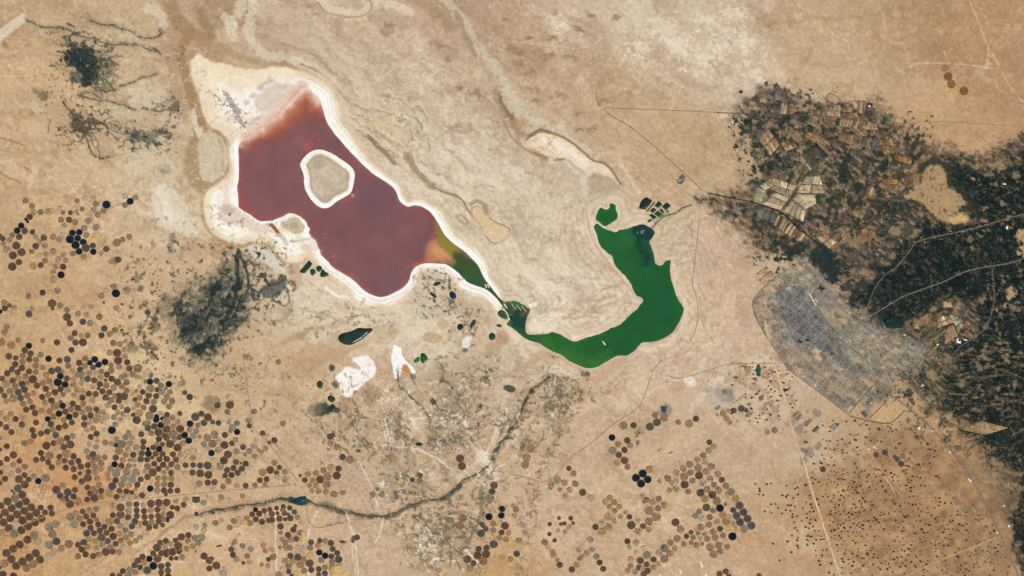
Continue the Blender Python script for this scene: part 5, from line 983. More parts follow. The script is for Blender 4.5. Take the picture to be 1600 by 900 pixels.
974 665 6 h,990 664.5 5 d,1015.5 666.7 6 d,1026.5 660 6 n,1024 649.2 5 m,1037.7 652.7 6.2 m,956.3 683.7 5 k,966 694.4 5 o,980.2 688.2 5.1 b,985.3 696.5 4.9 m,976 703.2 5 d,957.3 704 6 g,966.9 711 5.2 b,976 719.5 5.8 b,964.2 724.4 5 x,980.7 729.5 5 m,1059.8 660 4.6 m,1076.8 662 6.2 o,1087.3 654.5 5 d,1129.7 646 5 o,1135 654 5 o,1140.5 660.5 4 o,1138 641.5 3 h,1146.7 641.5 4.7 b,1158.5 638.5 5.2 n,1164 640 4 n,1170.2 647 4.9 g,1132 612.5 4.5 g,1198.8 675.5 4.8 r,1210.3 672.3 5.2 m,1108.4 691 4.6 b,1115 698.1 5 h,1107.2 704 5 h
1004.3 740 6.1 k,993.8 746.8 6.1 k,1012 749.4 5.9 k,1001.8 755.8 6.1 k,1015 733.5 5.8 o,994 733 4 l,1022 744.5 5 l,1043.5 747.3 5.5 m,1030.5 752 4 x,1003 775 4.5 x,1010 781 5 m,1006.5 784 3 m,1019.5 785 5 m,1029.5 779.5 5 m,953 777.8 4.9 o,946 784.5 5 o,960 785 5 o,952.7 792 4.6 o,967.8 792 4.6 o,960.5 798.2 4.5 o
1099 711.5 5.2 m,1089.5 719 5.8 x,1078 726 5.8 m,1102 722 5.8 x,1112 729 5.5 m,1067.8 732.2 5.8 x,1091 731.5 6 m,1103.5 736.5 5.8 m,1057.2 739 5.8 x,1079 738.5 5.5 m,1069 745 6 m,1092.3 743.2 6 b,1121.7 741.3 5.8 x,1128 750 4.9 b,1109.5 748.5 5.8 x,1082 751 5 m,1057 751 5.5 x,1069.8 757.3 6.1 b,1050 755 5 x,1098.5 754.5 5.8 x,1115.5 757.5 5 m,1134.5 759.5 5.5 m,1105 765 5.5 m,1122.7 766 5.8 m,1056 764 5.5 x,1075.5 768.1 4.6 m,1094.7 770.2 6 d,1142.5 769 5.8 g,1046 766 4.5 x
1101.5 779.5 5.8 o,1113 773 6 b,1120 783 6 m,1149.4 779.3 6 o,1103.8 793 6 d,1125 794 5.9 k,1114 798 4.8 h,1092.8 799 4.8 g,1086.5 806 4.8 h,1097 810 5 f,1109 808 5 m,1133.5 788 3.2 m,1155.7 790 6.1 n,1145.8 797 4.9 n,1161.7 800.3 6 n,1151 806 5.8 n,1168 810.7 6 n,1156.3 816 6 n,1174 821.5 6 n,1162.7 826.5 6 h,1129.5 805 5.8 o,1140 807 4 x,1134.5 815.5 6.2 o,1145.5 818.5 4 o,1139.7 827.2 6 y,1144.5 838.2 6.2 k,1120 815 5.5 x,1107.5 820 5.5 m,1094.5 824 5.8 m,1125.2 826.3 4.9 b,1114.5 831 5.5 m,1079.8 831.8 4 b,1087 827.5 3.5 l,1090.7 833.3 4 m,1101 835 4.5 x,1130 836.5 5 m,1117.5 840.5 5.5 m,1072.7 838 4.4 b,1083 840 4.5 m,1094 841.5 4.7 x,1105 842.5 5 m,1080 848 4 m,1088 851.5 4.8 m,1097 850 3.5 m,1109.8 855 6 m,1123 851.5 5.8 m,1136.2 854.3 5 m,1125.5 861.2 5.2 m,1115 866.3 6 m,1134 846 5 l,1124.2 896.8 5 b,1134 893 4.8 b,1139 901 4.5 b,1186 899.5 4 b
978 800.5 4 x,983.5 807.5 4.5 b,969.5 807.8 4.7 x,986.5 820.5 6.4 b,1004.7 822 4.9 b,997 830.5 6.2 x,997.5 814 4.5 x,1014.5 798 7 m,1025.5 808 7 m,1014 815 6 m,1028.5 794.5 5 m,1038 789 5.5 m,1024 823 5 l,1013.5 828 5 x,980.5 846 4.8 b,994.5 847.5 5.5 x,983.5 854.5 4 x,1055.5 816.3 6.2 b,1063.5 827 6 m,1058 841.5 5.8 m,1068.5 850.5 4.5 m,1038.6 856.7 6.1 g,1047.5 848 5 m,1054.5 857.5 4.5 r,1029.7 864.2 5.5 x,1011 867.5 6 g,1006 857 5 f,994 863.5 4.5 f,1046.5 865 5.5 m
985.3 873.3 5 r,1000.4 876 5.5 b,1021.3 874.2 5 b,1038.2 873.3 6 m,985.3 884 4.8 m,1010.2 881.8 4.8 b,998.7 887 5 b,1004 888.5 4.5 x,1029 881.3 4.8 x,1021.3 887 5 x,1012 892 5.2 b,1005.8 897.3 5 b,992.4 893.8 4.5 x,981 892 5 r,971.6 897.3 5 l
930.5 823.5 5 d,941 830.5 5.8 o,940 815.5 5 x,950 808 6 r,951 823 6 x,959 814 5 x,873.5 809.5 3 b,882 818 3.5 b,876.5 819 3 b,892 810 4 b,895.5 817.5 3 b,890 824 4.8 x,883 831 4 x,872 829 4 x,859 819 3.5 b,858.5 834.5 3.5 b,860 762 3.5 m
851 847 5.5 m,856.5 855 5 l,865 868 5 x,863.5 863 5 m,871 875 3.5 m,874.7 882.5 5 d,866.5 844.5 3.5 b,922 843.5 5.5 x,904 859 4.5 x,925 859 5 x,917 864 5 x,909 870 5 x,905.5 873 4 m,900.5 883 5 h,893.5 890 5 b,932 869.8 4.9 g,937 879 4.8 b,942.5 889 4.9 b
1369 710.5 4.4 b,1383 707 4.9 n,1374.8 717 4.6 o,1386.3 715.7 4.7 r,1380.8 724 4.3 o,1392 724.5 4.7 r,1408 724.8 4.9 d,1402 717.5 4.5 n,1410.5 712.5 4.5 m,1416.5 719.5 3.8 x,1398 714 3.5 n,1285.8 733.5 4.8 d,1477.3 107.7 5.5 r,1481.7 120 6.3 q,1486.7 131.7 6.3 q,1506 142.7 6.3 q
'''
TONE = {'k': (20, 31, 41), 'n': (74, 70, 65), 'b': (88, 66, 52), 'd': (82, 70, 56), 'm': (130, 102, 78), 'l': (184, 150, 113), 'h': (130, 113, 92),
        'g': (122, 115, 96), 'o': (146, 116, 77), 'r': (158, 115, 80), 'q': (128, 92, 60), 'y': (190, 160, 108), 'x': (126, 100, 79), 'f': (168, 150, 124)}
WORD = {'k': 'navy black', 'n': 'slate grey', 'b': 'dark brown', 'd': 'dark taupe', 'm': 'mid brown', 'l': 'faint sandy', 'h': 'taupe', 'g': 'grey green', 'o': 'ochre',
        'r': 'reddish brown', 'q': 'rust brown', 'y': 'pale yellow', 'x': 'patchy brown', 'f': 'faint grey'}
circ = []
for row in CIRC.strip().split('\n'):
    for e in row.split(','):
        a = e.split()
        t = (float(a[0]), float(a[1]), float(a[2]), a[3])
        if not any((t[0] - q[0]) ** 2 + (t[1] - q[1]) ** 2 < 9 for q in circ):
            circ.append(t)

# named neighbourhoods, first match wins (u0 v0 u1 v1)
REG = [(1470, 95, 1520, 155, 'upper right desert row'), (985, 730, 1013, 765, 'dark clover of four'), (1360, 695, 1425, 735, 'group above the speckled farmland'),
       (100, 355, 140, 400, 'left middle black cluster'), (940, 770, 975, 805, 'ochre ring of six'), (225, 635, 265, 690, 'lower left dark knot'),
       (0, 300, 62, 430, 'outer upper left chain'), (60, 300, 108, 445, 'inner upper left chain'), (105, 300, 225, 440, 'scatter below left wadis'),
       (0, 440, 75, 545, 'sparse left border group'), (60, 440, 250, 500, 'sparse middle left group'), (75, 500, 250, 545, 'band left of dark thicket'),
       (0, 545, 62, 640, 'upper left border mass'), (62, 545, 118, 640, 'upper left second block'), (118, 545, 180, 640, 'upper left third block'), (180, 540, 300, 640, 'block below dark thicket'),
       (0, 640, 60, 760, 'middle left border mass'), (60, 640, 118, 710, 'middle left second block'), (118, 640, 185, 712, 'middle left third block'), (185, 640, 232, 712, 'middle left fourth block'),
       (232, 640, 300, 712, 'middle left fifth block'), (300, 620, 425, 712, 'group left of straight road'), (300, 712, 425, 765, 'right end above the ruled road'),
       (60, 710, 118, 782, 'reddish soil group'), (118, 712, 165, 784, 'columns beside reddish soil'), (165, 712, 217, 784, 'patchy block above ruled road'), (217, 712, 285, 778, 'tight rows above ruled road'), (285, 700, 320, 790, 'rows at track crossing'),
       (0, 755, 90, 858, 'dark lattice at left border'), (0, 858, 72, 900, 'bottom left corner ring'), (72, 800, 122, 900, 'grey pairs beside white track'),
       (112, 780, 165, 872, 'left wedge under ruled road'), (165, 780, 222, 872, 'right wedge under ruled road'), (217, 778, 283, 835, 'square block under ruled road'), (235, 832, 320, 872, 'knot south of the wash'),
       (160, 868, 320, 902, 'bottom edge black cluster'), (300, 765, 420, 835, 'string along the river start'), (318, 835, 422, 902, 'bottom edge left string'),
       (400, 655, 470, 760, 'group on the straight road'), (465, 725, 545, 780, 'ochre block over river town'), (400, 785, 470, 830, 'packed block below river'), (380, 820, 492, 902, 'bottom edge patchwork'),
       (490, 830, 565, 902, 'bottom edge slate group'), (500, 540, 700, 900, 'lower middle lone fields'), (700, 700, 780, 800, 'pairs by the river bend'), (735, 790, 830, 853, 'bottom middle slate cluster'), (700, 800, 830, 902, 'brown cluster at bottom middle'),
       (810, 690, 835, 735, 'ochre trio by the gullies'), (850, 725, 930, 785, 'patchy group on diagonal road'), (940, 640, 1095, 735, 'arc along the diagonal road'), (1095, 605, 1220, 710, 'group near the smoky hamlet'),
       (1040, 705, 1150, 775, 'fan head right of clover'), (1140, 775, 1180, 845, 'slate comb in the right fan'), (1065, 775, 1160, 870, 'fan middle right of clover'), (965, 770, 1070, 850, 'faded block under the clover'), (965, 845, 1070, 902, 'bottom block under clover'),
       (840, 800, 965, 902, 'crumbled fields, bottom centre'), (0, 0, 1600, 900, 'lower right desert')]
ORD = ['zeroth', 'first', 'second', 'third', 'fourth', 'fifth', 'sixth', 'seventh', 'eighth', 'ninth', 'tenth', 'eleventh', 'twelfth', 'thirteenth', 'fourteenth', 'fifteenth', 'sixteenth', 'seventeenth', 'eighteenth', 'nineteenth', 'twentieth']


def region_of(t):
    for i, g in enumerate(REG):
        if g[0] <= t[0] < g[2] and g[1] <= t[1] < g[3]:
            return i
    return len(REG) - 1


groups = {}
for i, t in enumerate(circ):
    groups.setdefault(region_of(t), []).append(i)
LABEL = {}
for g, ids in groups.items():
    ids = sorted(ids, key=lambda i: circ[i][1])
    rows = []
    for i in ids:
        if rows and circ[i][1] - circ[rows[-1][0]][1] < 7.5:
            rows[-1].append(i)
        else:
            rows.append([i])
    for rn, r_ in enumerate(rows):
        r_.sort(key=lambda i: circ[i][0])
        for cn, i in enumerate(r_):
            c = WORD[circ[i][3]]
            if len(ids) == 1:
                LABEL[i] = f'{c} round field standing alone, {REG[g][4]}'
            elif len(r_) == 1:
                LABEL[i] = f'{c} round field alone in {ORD[rn + 1]} row, {REG[g][4]}'
            else:
                LABEL[i] = f'{c} round field, {ORD[cn + 1]} from left in {ORD[rn + 1]} row, {REG[g][4]}'


def disc(t, i, seg, rings):
    """rows of vertices from the pivot point outwards; the last row is the skirt down into the soil"""
    u, v, r, k = t
    rs = np.random.default_rng(1000 + i)
    base = np.array(TONE[k], float) * (1 + rs.normal(0, .05)) + rs.normal(0, 1.2, 3)
    soil = cat_(u, v)
    pts = [(u, v)]; cs = [base]
    lvl = .05 + .022 * (i % 14)
    ph = rs.uniform(0, 6.28)
    bare = {'x': .45, 'm': .1, 'l': .25, 'f': .15, 'h': .08, 'b': .05, 'd': .04, 'r': .1, 'g': .05, 'o': .03, 'n': .03}.get(k, .02)
    w0 = rs.uniform(0, 6.28); wid = rs.uniform(.4, 2.2) if rs.random() < .3 and k in 'bdmhxng' else 0
    tone2 = rs.normal(0, .13)
    for j, f in enumerate(rings):
        for s in range(seg):
            a = 6.28318 * s / seg
            wob = 1 + (.012 if k in 'knogbd' else .05) * rs.normal()
            if k == 'x':
                wob -= max(0, rs.normal(0, .07))
            pts.append((u + r * f * wob * math.cos(a), v + r * f * wob * .97 * math.sin(a)))
            c = base * (1 + rs.normal(0, .09) + .05 * math.sin(3 * a + ph) + (.08 if f > .7 and k in 'kn' else 0))
            if wid and (a - w0) % 6.28318 < wid:
                c = c * (1 + tone2)
            mixb = np.clip(rs.normal(bare, bare * .9), 0, .95)
            if f > 1.0:
                c = soil * (1.06 if k in 'kndbo' else 1.0); mixb = 0
            cs.append(c * (1 - mixb) + soil * mixb)
    return np.array(pts), np.array(cs), lvl


def disc_mesh(t, i, seg, rings):
    pts, cs, lvl = disc(t, i, seg, rings)
    z = np.array([zat(p[0], p[1]) for p in pts]) + lvl
    z[:] = np.maximum(z, z[0] - .05)
    V = np.stack([pts[:, 0] - 800, 450 - pts[:, 1], z], 1)
    n = len(rings)
    last = V[1 + (n - 1) * seg:].copy(); last[:, 2] -= .3
    V = np.vstack([V, last]); cs = np.vstack([cs, cs[1 + (n - 1) * seg:]])
    F = []
    for s in range(seg):
        s2 = (s + 1) % seg
        F.append((0, 1 + s2, 1 + s))
        for j in range(n):
            a, b = 1 + j * seg, 1 + (j + 1) * seg
            F.append((a + s, a + s2, b + s2)); F.append((a + s, b + s2, b + s))
    return V, np.array(F), cs


def contrast(i):
    t = circ[i]
    return t[2] + {'k': 1.5, 'n': 1., 'b': .6, 'd': .6, 'o': .3, 'g': .2, 'q': 2, 'l': -2.5, 'f': -1.5, 'y': -.8, 'x': -.6}.get(t[3], 0) - (3 if not (4 < t[0] < 1596 and t[1] < 896) else 0)


order = sorted(range(len(circ)), key=contrast, reverse=True)
solo, rest = order[:300], order[300:]
for i in solo:
    V, F, cs = disc_mesh(circ[i], i, 24, (.3, .62, .9, 1.0, 1.12))
    o = mesh_np('crop_circle', V, F, M_FIELD, albedo(np.clip(cs, 0, 255)))
    tag(o, LABEL[i], 'round field', 'round centre pivot fields')
VV, FF, CC, nb = [], [], [], 0
for i in rest:
    V, F, cs = disc_mesh(circ[i], i, 18, (.4, .8, 1.0))
    VV.append(V); FF.append(F + nb); CC.append(cs); nb += len(V)
o = mesh_np('faint_crop_circles', np.vstack(VV), np.vstack(FF), M_FIELD, albedo(np.clip(np.vstack(CC), 0, 255)))
tag(o, 'hundreds of fainter brown round fields between the darker ones', 'round fields', kind='stuff')

# ------------------------------------------------------------------ flat polygons on the land (ponds, plots)
def sheet(name, pts, col, mat, lvl=.06, jitter=.05, seed=0, drop=.5, flat=False, zabs=None):
    """a polygon lying on the ground with a real edge; split round its centre so that it can follow the ground"""
    rs = np.random.default_rng(seed + 5)
    q = []
    n = len(pts)
    for i in range(n):                                   # points along each side
        a, b = pts[i], pts[(i + 1) % n]
        L_ = math.hypot(b[0] - a[0], b[1] - a[1])
        k = max(1, int(L_ / 3.0))
        for j in range(k):
            f = j / k
            q.append((a[0] * (1 - f) + b[0] * f, a[1] * (1 - f) + b[1] * f))
    q = np.array(q)
    area = np.sum(q[:, 0] * np.roll(q[:, 1], -1) - np.roll(q[:, 0], -1) * q[:, 1])
    if area < 0:
        q = q[::-1]
    c = q.mean(0)
    m = len(q)
    inner = c + (q - c) * .55
    P2 = np.vstack([[c], inner, q])
    z = np.array([zat(x, y) for x, y in P2]) + lvl
    if flat:
        z[:] = z.max()
    if zabs is not None:
        z[:] = zabs; z[1 + m:] -= .08
    V = np.stack([P2[:, 0] - 800, 450 - P2[:, 1], z], 1)
    low = V[1 + m:].copy(); low[:, 2] -= drop
    V = np.vstack([V, low])
    cs = np.array(col, float)[None] * (1 + rs.normal(0, jitter, (len(V), 1)))
    F = []
    for s in range(m):
        t = (s + 1) % m
        F.append((0, 1 + t, 1 + s))
        for j in range(2):
            a, b = 1 + j * m, 1 + (j + 1) * m
            F.append((a + s, a + t, b + t)); F.append((a + s, b + t, b + s))
    return mesh_np(name, V, np.array(F), mat, albedo(np.clip(cs, 0, 255)))


def rough_poly(pts, amp, n=2, seed=0):
    rs = np.random.default_rng(seed)
    pts = chaikin(pts, n)
    return [(x + rs.normal(0, amp), y + rs.normal(0, amp)) for x, y in pts]


def oval(x, y, rx, ry, an=0, n=12):
    ca, sa = math.cos(R(an)), math.sin(R(an))
    return [(x + rx * math.cos(6.2832 * i / n) * ca - ry * math.sin(6.2832 * i / n) * sa, y + rx * math.cos(6.2832 * i / n) * sa + ry * math.sin(6.2832 * i / n) * ca) for i in range(n)]


PONDS = [
    (tp(460, 350, 6, [(48, 445), (138, 338), (168, 372), (155, 400), (105, 458), (70, 462)]), (38, 60, 46), 'angular dark green pond, left of the group below the red lake', 0),
    (tp(460, 350, 6, [(145, 430), (175, 415), (203, 440), (197, 470), (165, 490), (148, 460)]), (28, 72, 52), 'small rounded green pond between two larger ones below the red lake', 1),
    (tp(460, 350, 6, [(200, 400), (235, 388), (264, 405), (247, 450), (212, 447)]), (30, 62, 48), 'upper right green pond of the group below the red lake', 1),
    (tp(460, 350, 6, [(247, 452), (265, 417), (290, 450), (322, 462), (325, 488), (250, 503), (238, 477)]), (30, 64, 48), 'rightmost green pond of the group below the red lake', 1),
    (tp(480, 500, 6, [(285, 160), (320, 125), (380, 115), (430, 100), (480, 70), (540, 80), (612, 75), (615, 100), (560, 140), (520, 180), (470, 205), (410, 238), (350, 230), (300, 205)]), (40, 58, 50), 'long dark pond with a brown right end above the white salt pan', 1),
    (tp(480, 500, 6, [(90, 582), (120, 562), (150, 590), (140, 650), (90, 630)]), (42, 74, 58), 'small green pond left of the white salt pan', 1),
    (tp(480, 500, 6, [(180, 740), (212, 698), (275, 735), (240, 785)]), (50, 60, 48), 'olive pond under the tip of the white salt pan', 1),
    (tp(480, 500, 6, [(205, 812), (240, 780), (275, 820), (250, 860), (208, 852)]), (34, 58, 58), 'dark blue green pond below the olive one', 1),
    (tp(480, 500, 6, [(990, 388), (1050, 332), (1058, 390), (1010, 405)]), (58, 104, 60), 'bright green left half of a round marsh pond beside the orange pan', 1),
    (tp(480, 500, 6, [(1060, 325), (1080, 303), (1130, 340), (1130, 375), (1090, 410), (1062, 392)]), (46, 80, 54), 'darker right half of a round marsh pond beside the orange pan', 1),
    (oval(719, 511, 4.8, 5.2), (22, 44, 48), 'round black pond on the pale flats between the lakes', 1),
    (oval(707.5, 461.5, 5, 7, -30), (24, 50, 62), 'blue black oval pond under the green outlet', 1),
    (oval(683, 443.5, 6.5, 3.4, -15), (52, 62, 60), 'small dark reedy pool, upper of the pair under the outlet', 1),
    (oval(677, 461, 7, 2.6, 38), (48, 56, 54), 'slanting dark reedy pool, lower of the pair under the outlet', 1),
    (oval(769, 526, 5.6, 6.2), (38, 70, 58), 'round dark green pond near the marsh', 1),
    (oval(739, 506, 3.6, 8, 28), (58, 68, 66), 'narrow dark pool beside the round black pond', 1),
    (oval(780, 509, 4.5, 2.6, 15), (64, 74, 44), 'tiny olive pool by the marsh shore', 1),
    (tp(660, 400, 6, [(702, 550), (712, 512), (745, 505), (778, 520), (805, 580), (800, 600), (740, 582)]), (60, 84, 54), 'olive lagoon shut off by a white bar beside the marsh', 1),
    (P('456 784 462 779 470 775 478 776 478 783 470 786 463 787'), (26, 58, 66), 'dark blue reservoir on the river beside the small town', 1),
    (P('432 779 440 777 448 778 455 781 448 783 440 781'), (46, 84, 66), 'green backwater just upstream of the blue reservoir', 1),
    (oval(655, 694, 6, 2.6, 4), (36, 56, 44), 'small dark pool beside the white track in the lower middle', 1),
    (tp(310, 320, 6, [(250, 620), (280, 588), (318, 612), (288, 650)]), (58, 84, 52), 'small square green pond above the dark oasis', 0),
    (P('1183 570 1186 569 1189 576 1188 588 1182 588 1181 578'), (48, 84, 66), 'green pond among the plots left of the city', 0),
    (P('1223.5 607 1232.5 607 1232.5 611 1223.5 611'), (40, 70, 60), 'small green rectangular pond left of the city ring road', 0),
]
for i, (pts, col, lab, sm_) in enumerate(PONDS):
    o = sheet('pond', chaikin(pts, 2) if sm_ else pts, col, M_POND, .09, .06, i, flat=True)
    tag(o, lab, 'pond', 'ponds on the flats')
FISH = [([(588, 155), (605, 95), (625, 68), (660, 48), (715, 80), (690, 125), (650, 165)], 'largest, at the left'), ([(662, 178), (732, 88), (744, 96), (672, 188)], 'thin olive strip behind the largest'), ([(733, 130), (775, 82), (812, 118), (772, 150)], 'upper middle'),
        ([(692, 178), (722, 145), (757, 165), (722, 200)], 'centre left'), ([(805, 135), (850, 97), (890, 128), (845, 175)], 'upper right'), ([(730, 207), (768, 172), (822, 217), (785, 242)], 'striped centre'),
        ([(778, 168), (796, 156), (830, 187), (814, 205)], 'narrow, right of centre'), ([(685, 217), (710, 203), (760, 235), (728, 262)], 'lower left'), ([(662, 272), (700, 250), (722, 262), (685, 288)], 'bright green lowest'), ([(845, 187), (865, 168), (876, 180), (856, 197)], 'smallest, at the right')]
for i, (q, wd) in enumerate(FISH):
    col = [(32, 52, 44), (74, 84, 60), (30, 62, 50), (34, 64, 50), (28, 54, 46), (40, 70, 58), (30, 58, 48), (30, 60, 50), (40, 84, 54), (34, 62, 50)][i]
    o = sheet('fish_pond', tp(900, 300, 6, q), col, M_POND, .12, .05, 50 + i, flat=True)
    tag(o, f'dark fish pond, {wd} of the block above the green lake', 'fish pond', 'fish ponds above the green lake')
# white bars and the islet
o = sheet('islet', rough_poly(tp(780, 470, 6, [(957, 376), (970, 374), (1000, 398), (997, 418), (984, 414)]), .2, 1, 3), (206, 200, 176), M_GROUND, .25, .05, 3, .8, True, .2)
tag(o, 'small pale islet lying in the open green lake', 'islet', kind='structure')
BARS = [([(735, 478), (760, 485), (825, 598), (812, 606)], 'longest white bar enclosing the olive lagoon'), ([(752, 440), (770, 440), (800, 492), (786, 490)], 'slanting sand bar at the outlet mouth'), ([(580, 262), (592, 260), (608, 300), (596, 302)], 'left of two little islets in the outlet'), ([(600, 258), (618, 262), (634, 300), (620, 298)], 'right of two little islets in the outlet')]
for i, (q, lab) in enumerate(BARS):
    o = sheet('sand_bar', rough_poly(tp(660, 400, 6, q), .15, 1, i), (222, 212, 192), M_SALT, .2, .04, 60 + i, .8, True, .6)
    tag(o, 'white ' + lab, 'sand bar', 'sand bars at the outlet')
for i in range(9):
    u0, v0 = 799 + i * 2.6, 474.5 + (i % 3) * 2.6 + i * .5
    o = sheet('mud_bar', [(u0, v0), (u0 + .9, v0 - .2), (u0 + 2.6, v0 + 3.4), (u0 + 1.6, v0 + 3.6)], (206, 194, 168), M_SALT, .2, .04, 70 + i, .8, True, .3)
    tag(o, f'{ORD[i + 1]} thin pale mud bar from the left at the marsh head', 'mud bar', 'mud bars at the marsh head')

# ------------------------------------------------------------------ rectangular plots of the irrigated land
PAL = {'pale': [(172, 154, 124), (164, 148, 118), (180, 162, 130), (154, 140, 112)], 'green': [(132, 132, 112), (120, 124, 104), (158, 152, 126), (142, 138, 114)], 'slate': [(92, 92, 90), (82, 84, 82), (104, 104, 96), (90, 84, 82)],
       'mix': [(84, 80, 66), (150, 124, 92), (112, 98, 78), (70, 74, 58), (172, 146, 112), (98, 86, 74)], 'strip': [(150, 124, 98), (134, 106, 82), (164, 140, 112), (124, 100, 78)], 'ochre': [(156, 124, 82), (136, 108, 74), (148, 120, 86), (124, 100, 70)],
       'orange': [(176, 130, 76), (128, 98, 68), (160, 122, 78)], 'dark': [(78, 70, 66), (70, 66, 62), (88, 80, 72)], 'brown': [(132, 104, 76), (118, 96, 74), (146, 116, 84), (104, 88, 70)], 'tan': [(172, 144, 108), (160, 134, 100), (182, 154, 116), (146, 120, 90)], 'leaf': [(44, 62, 50), (52, 66, 52)]}
CWORD = {'pale': 'pale sandy', 'green': 'pale greenish', 'slate': 'slate grey', 'mix': 'mottled', 'strip': 'pinkish brown', 'ochre': 'ochre', 'orange': 'orange brown', 'dark': 'dark purplish', 'brown': 'brown', 'tan': 'tan', 'leaf': 'dark green'}
A_, B_, C_, D_, E_ = (1120, 120, 6), (1280, 140, 6), (1060, 240, 6), (1240, 250, 6), (1320, 440, 6)
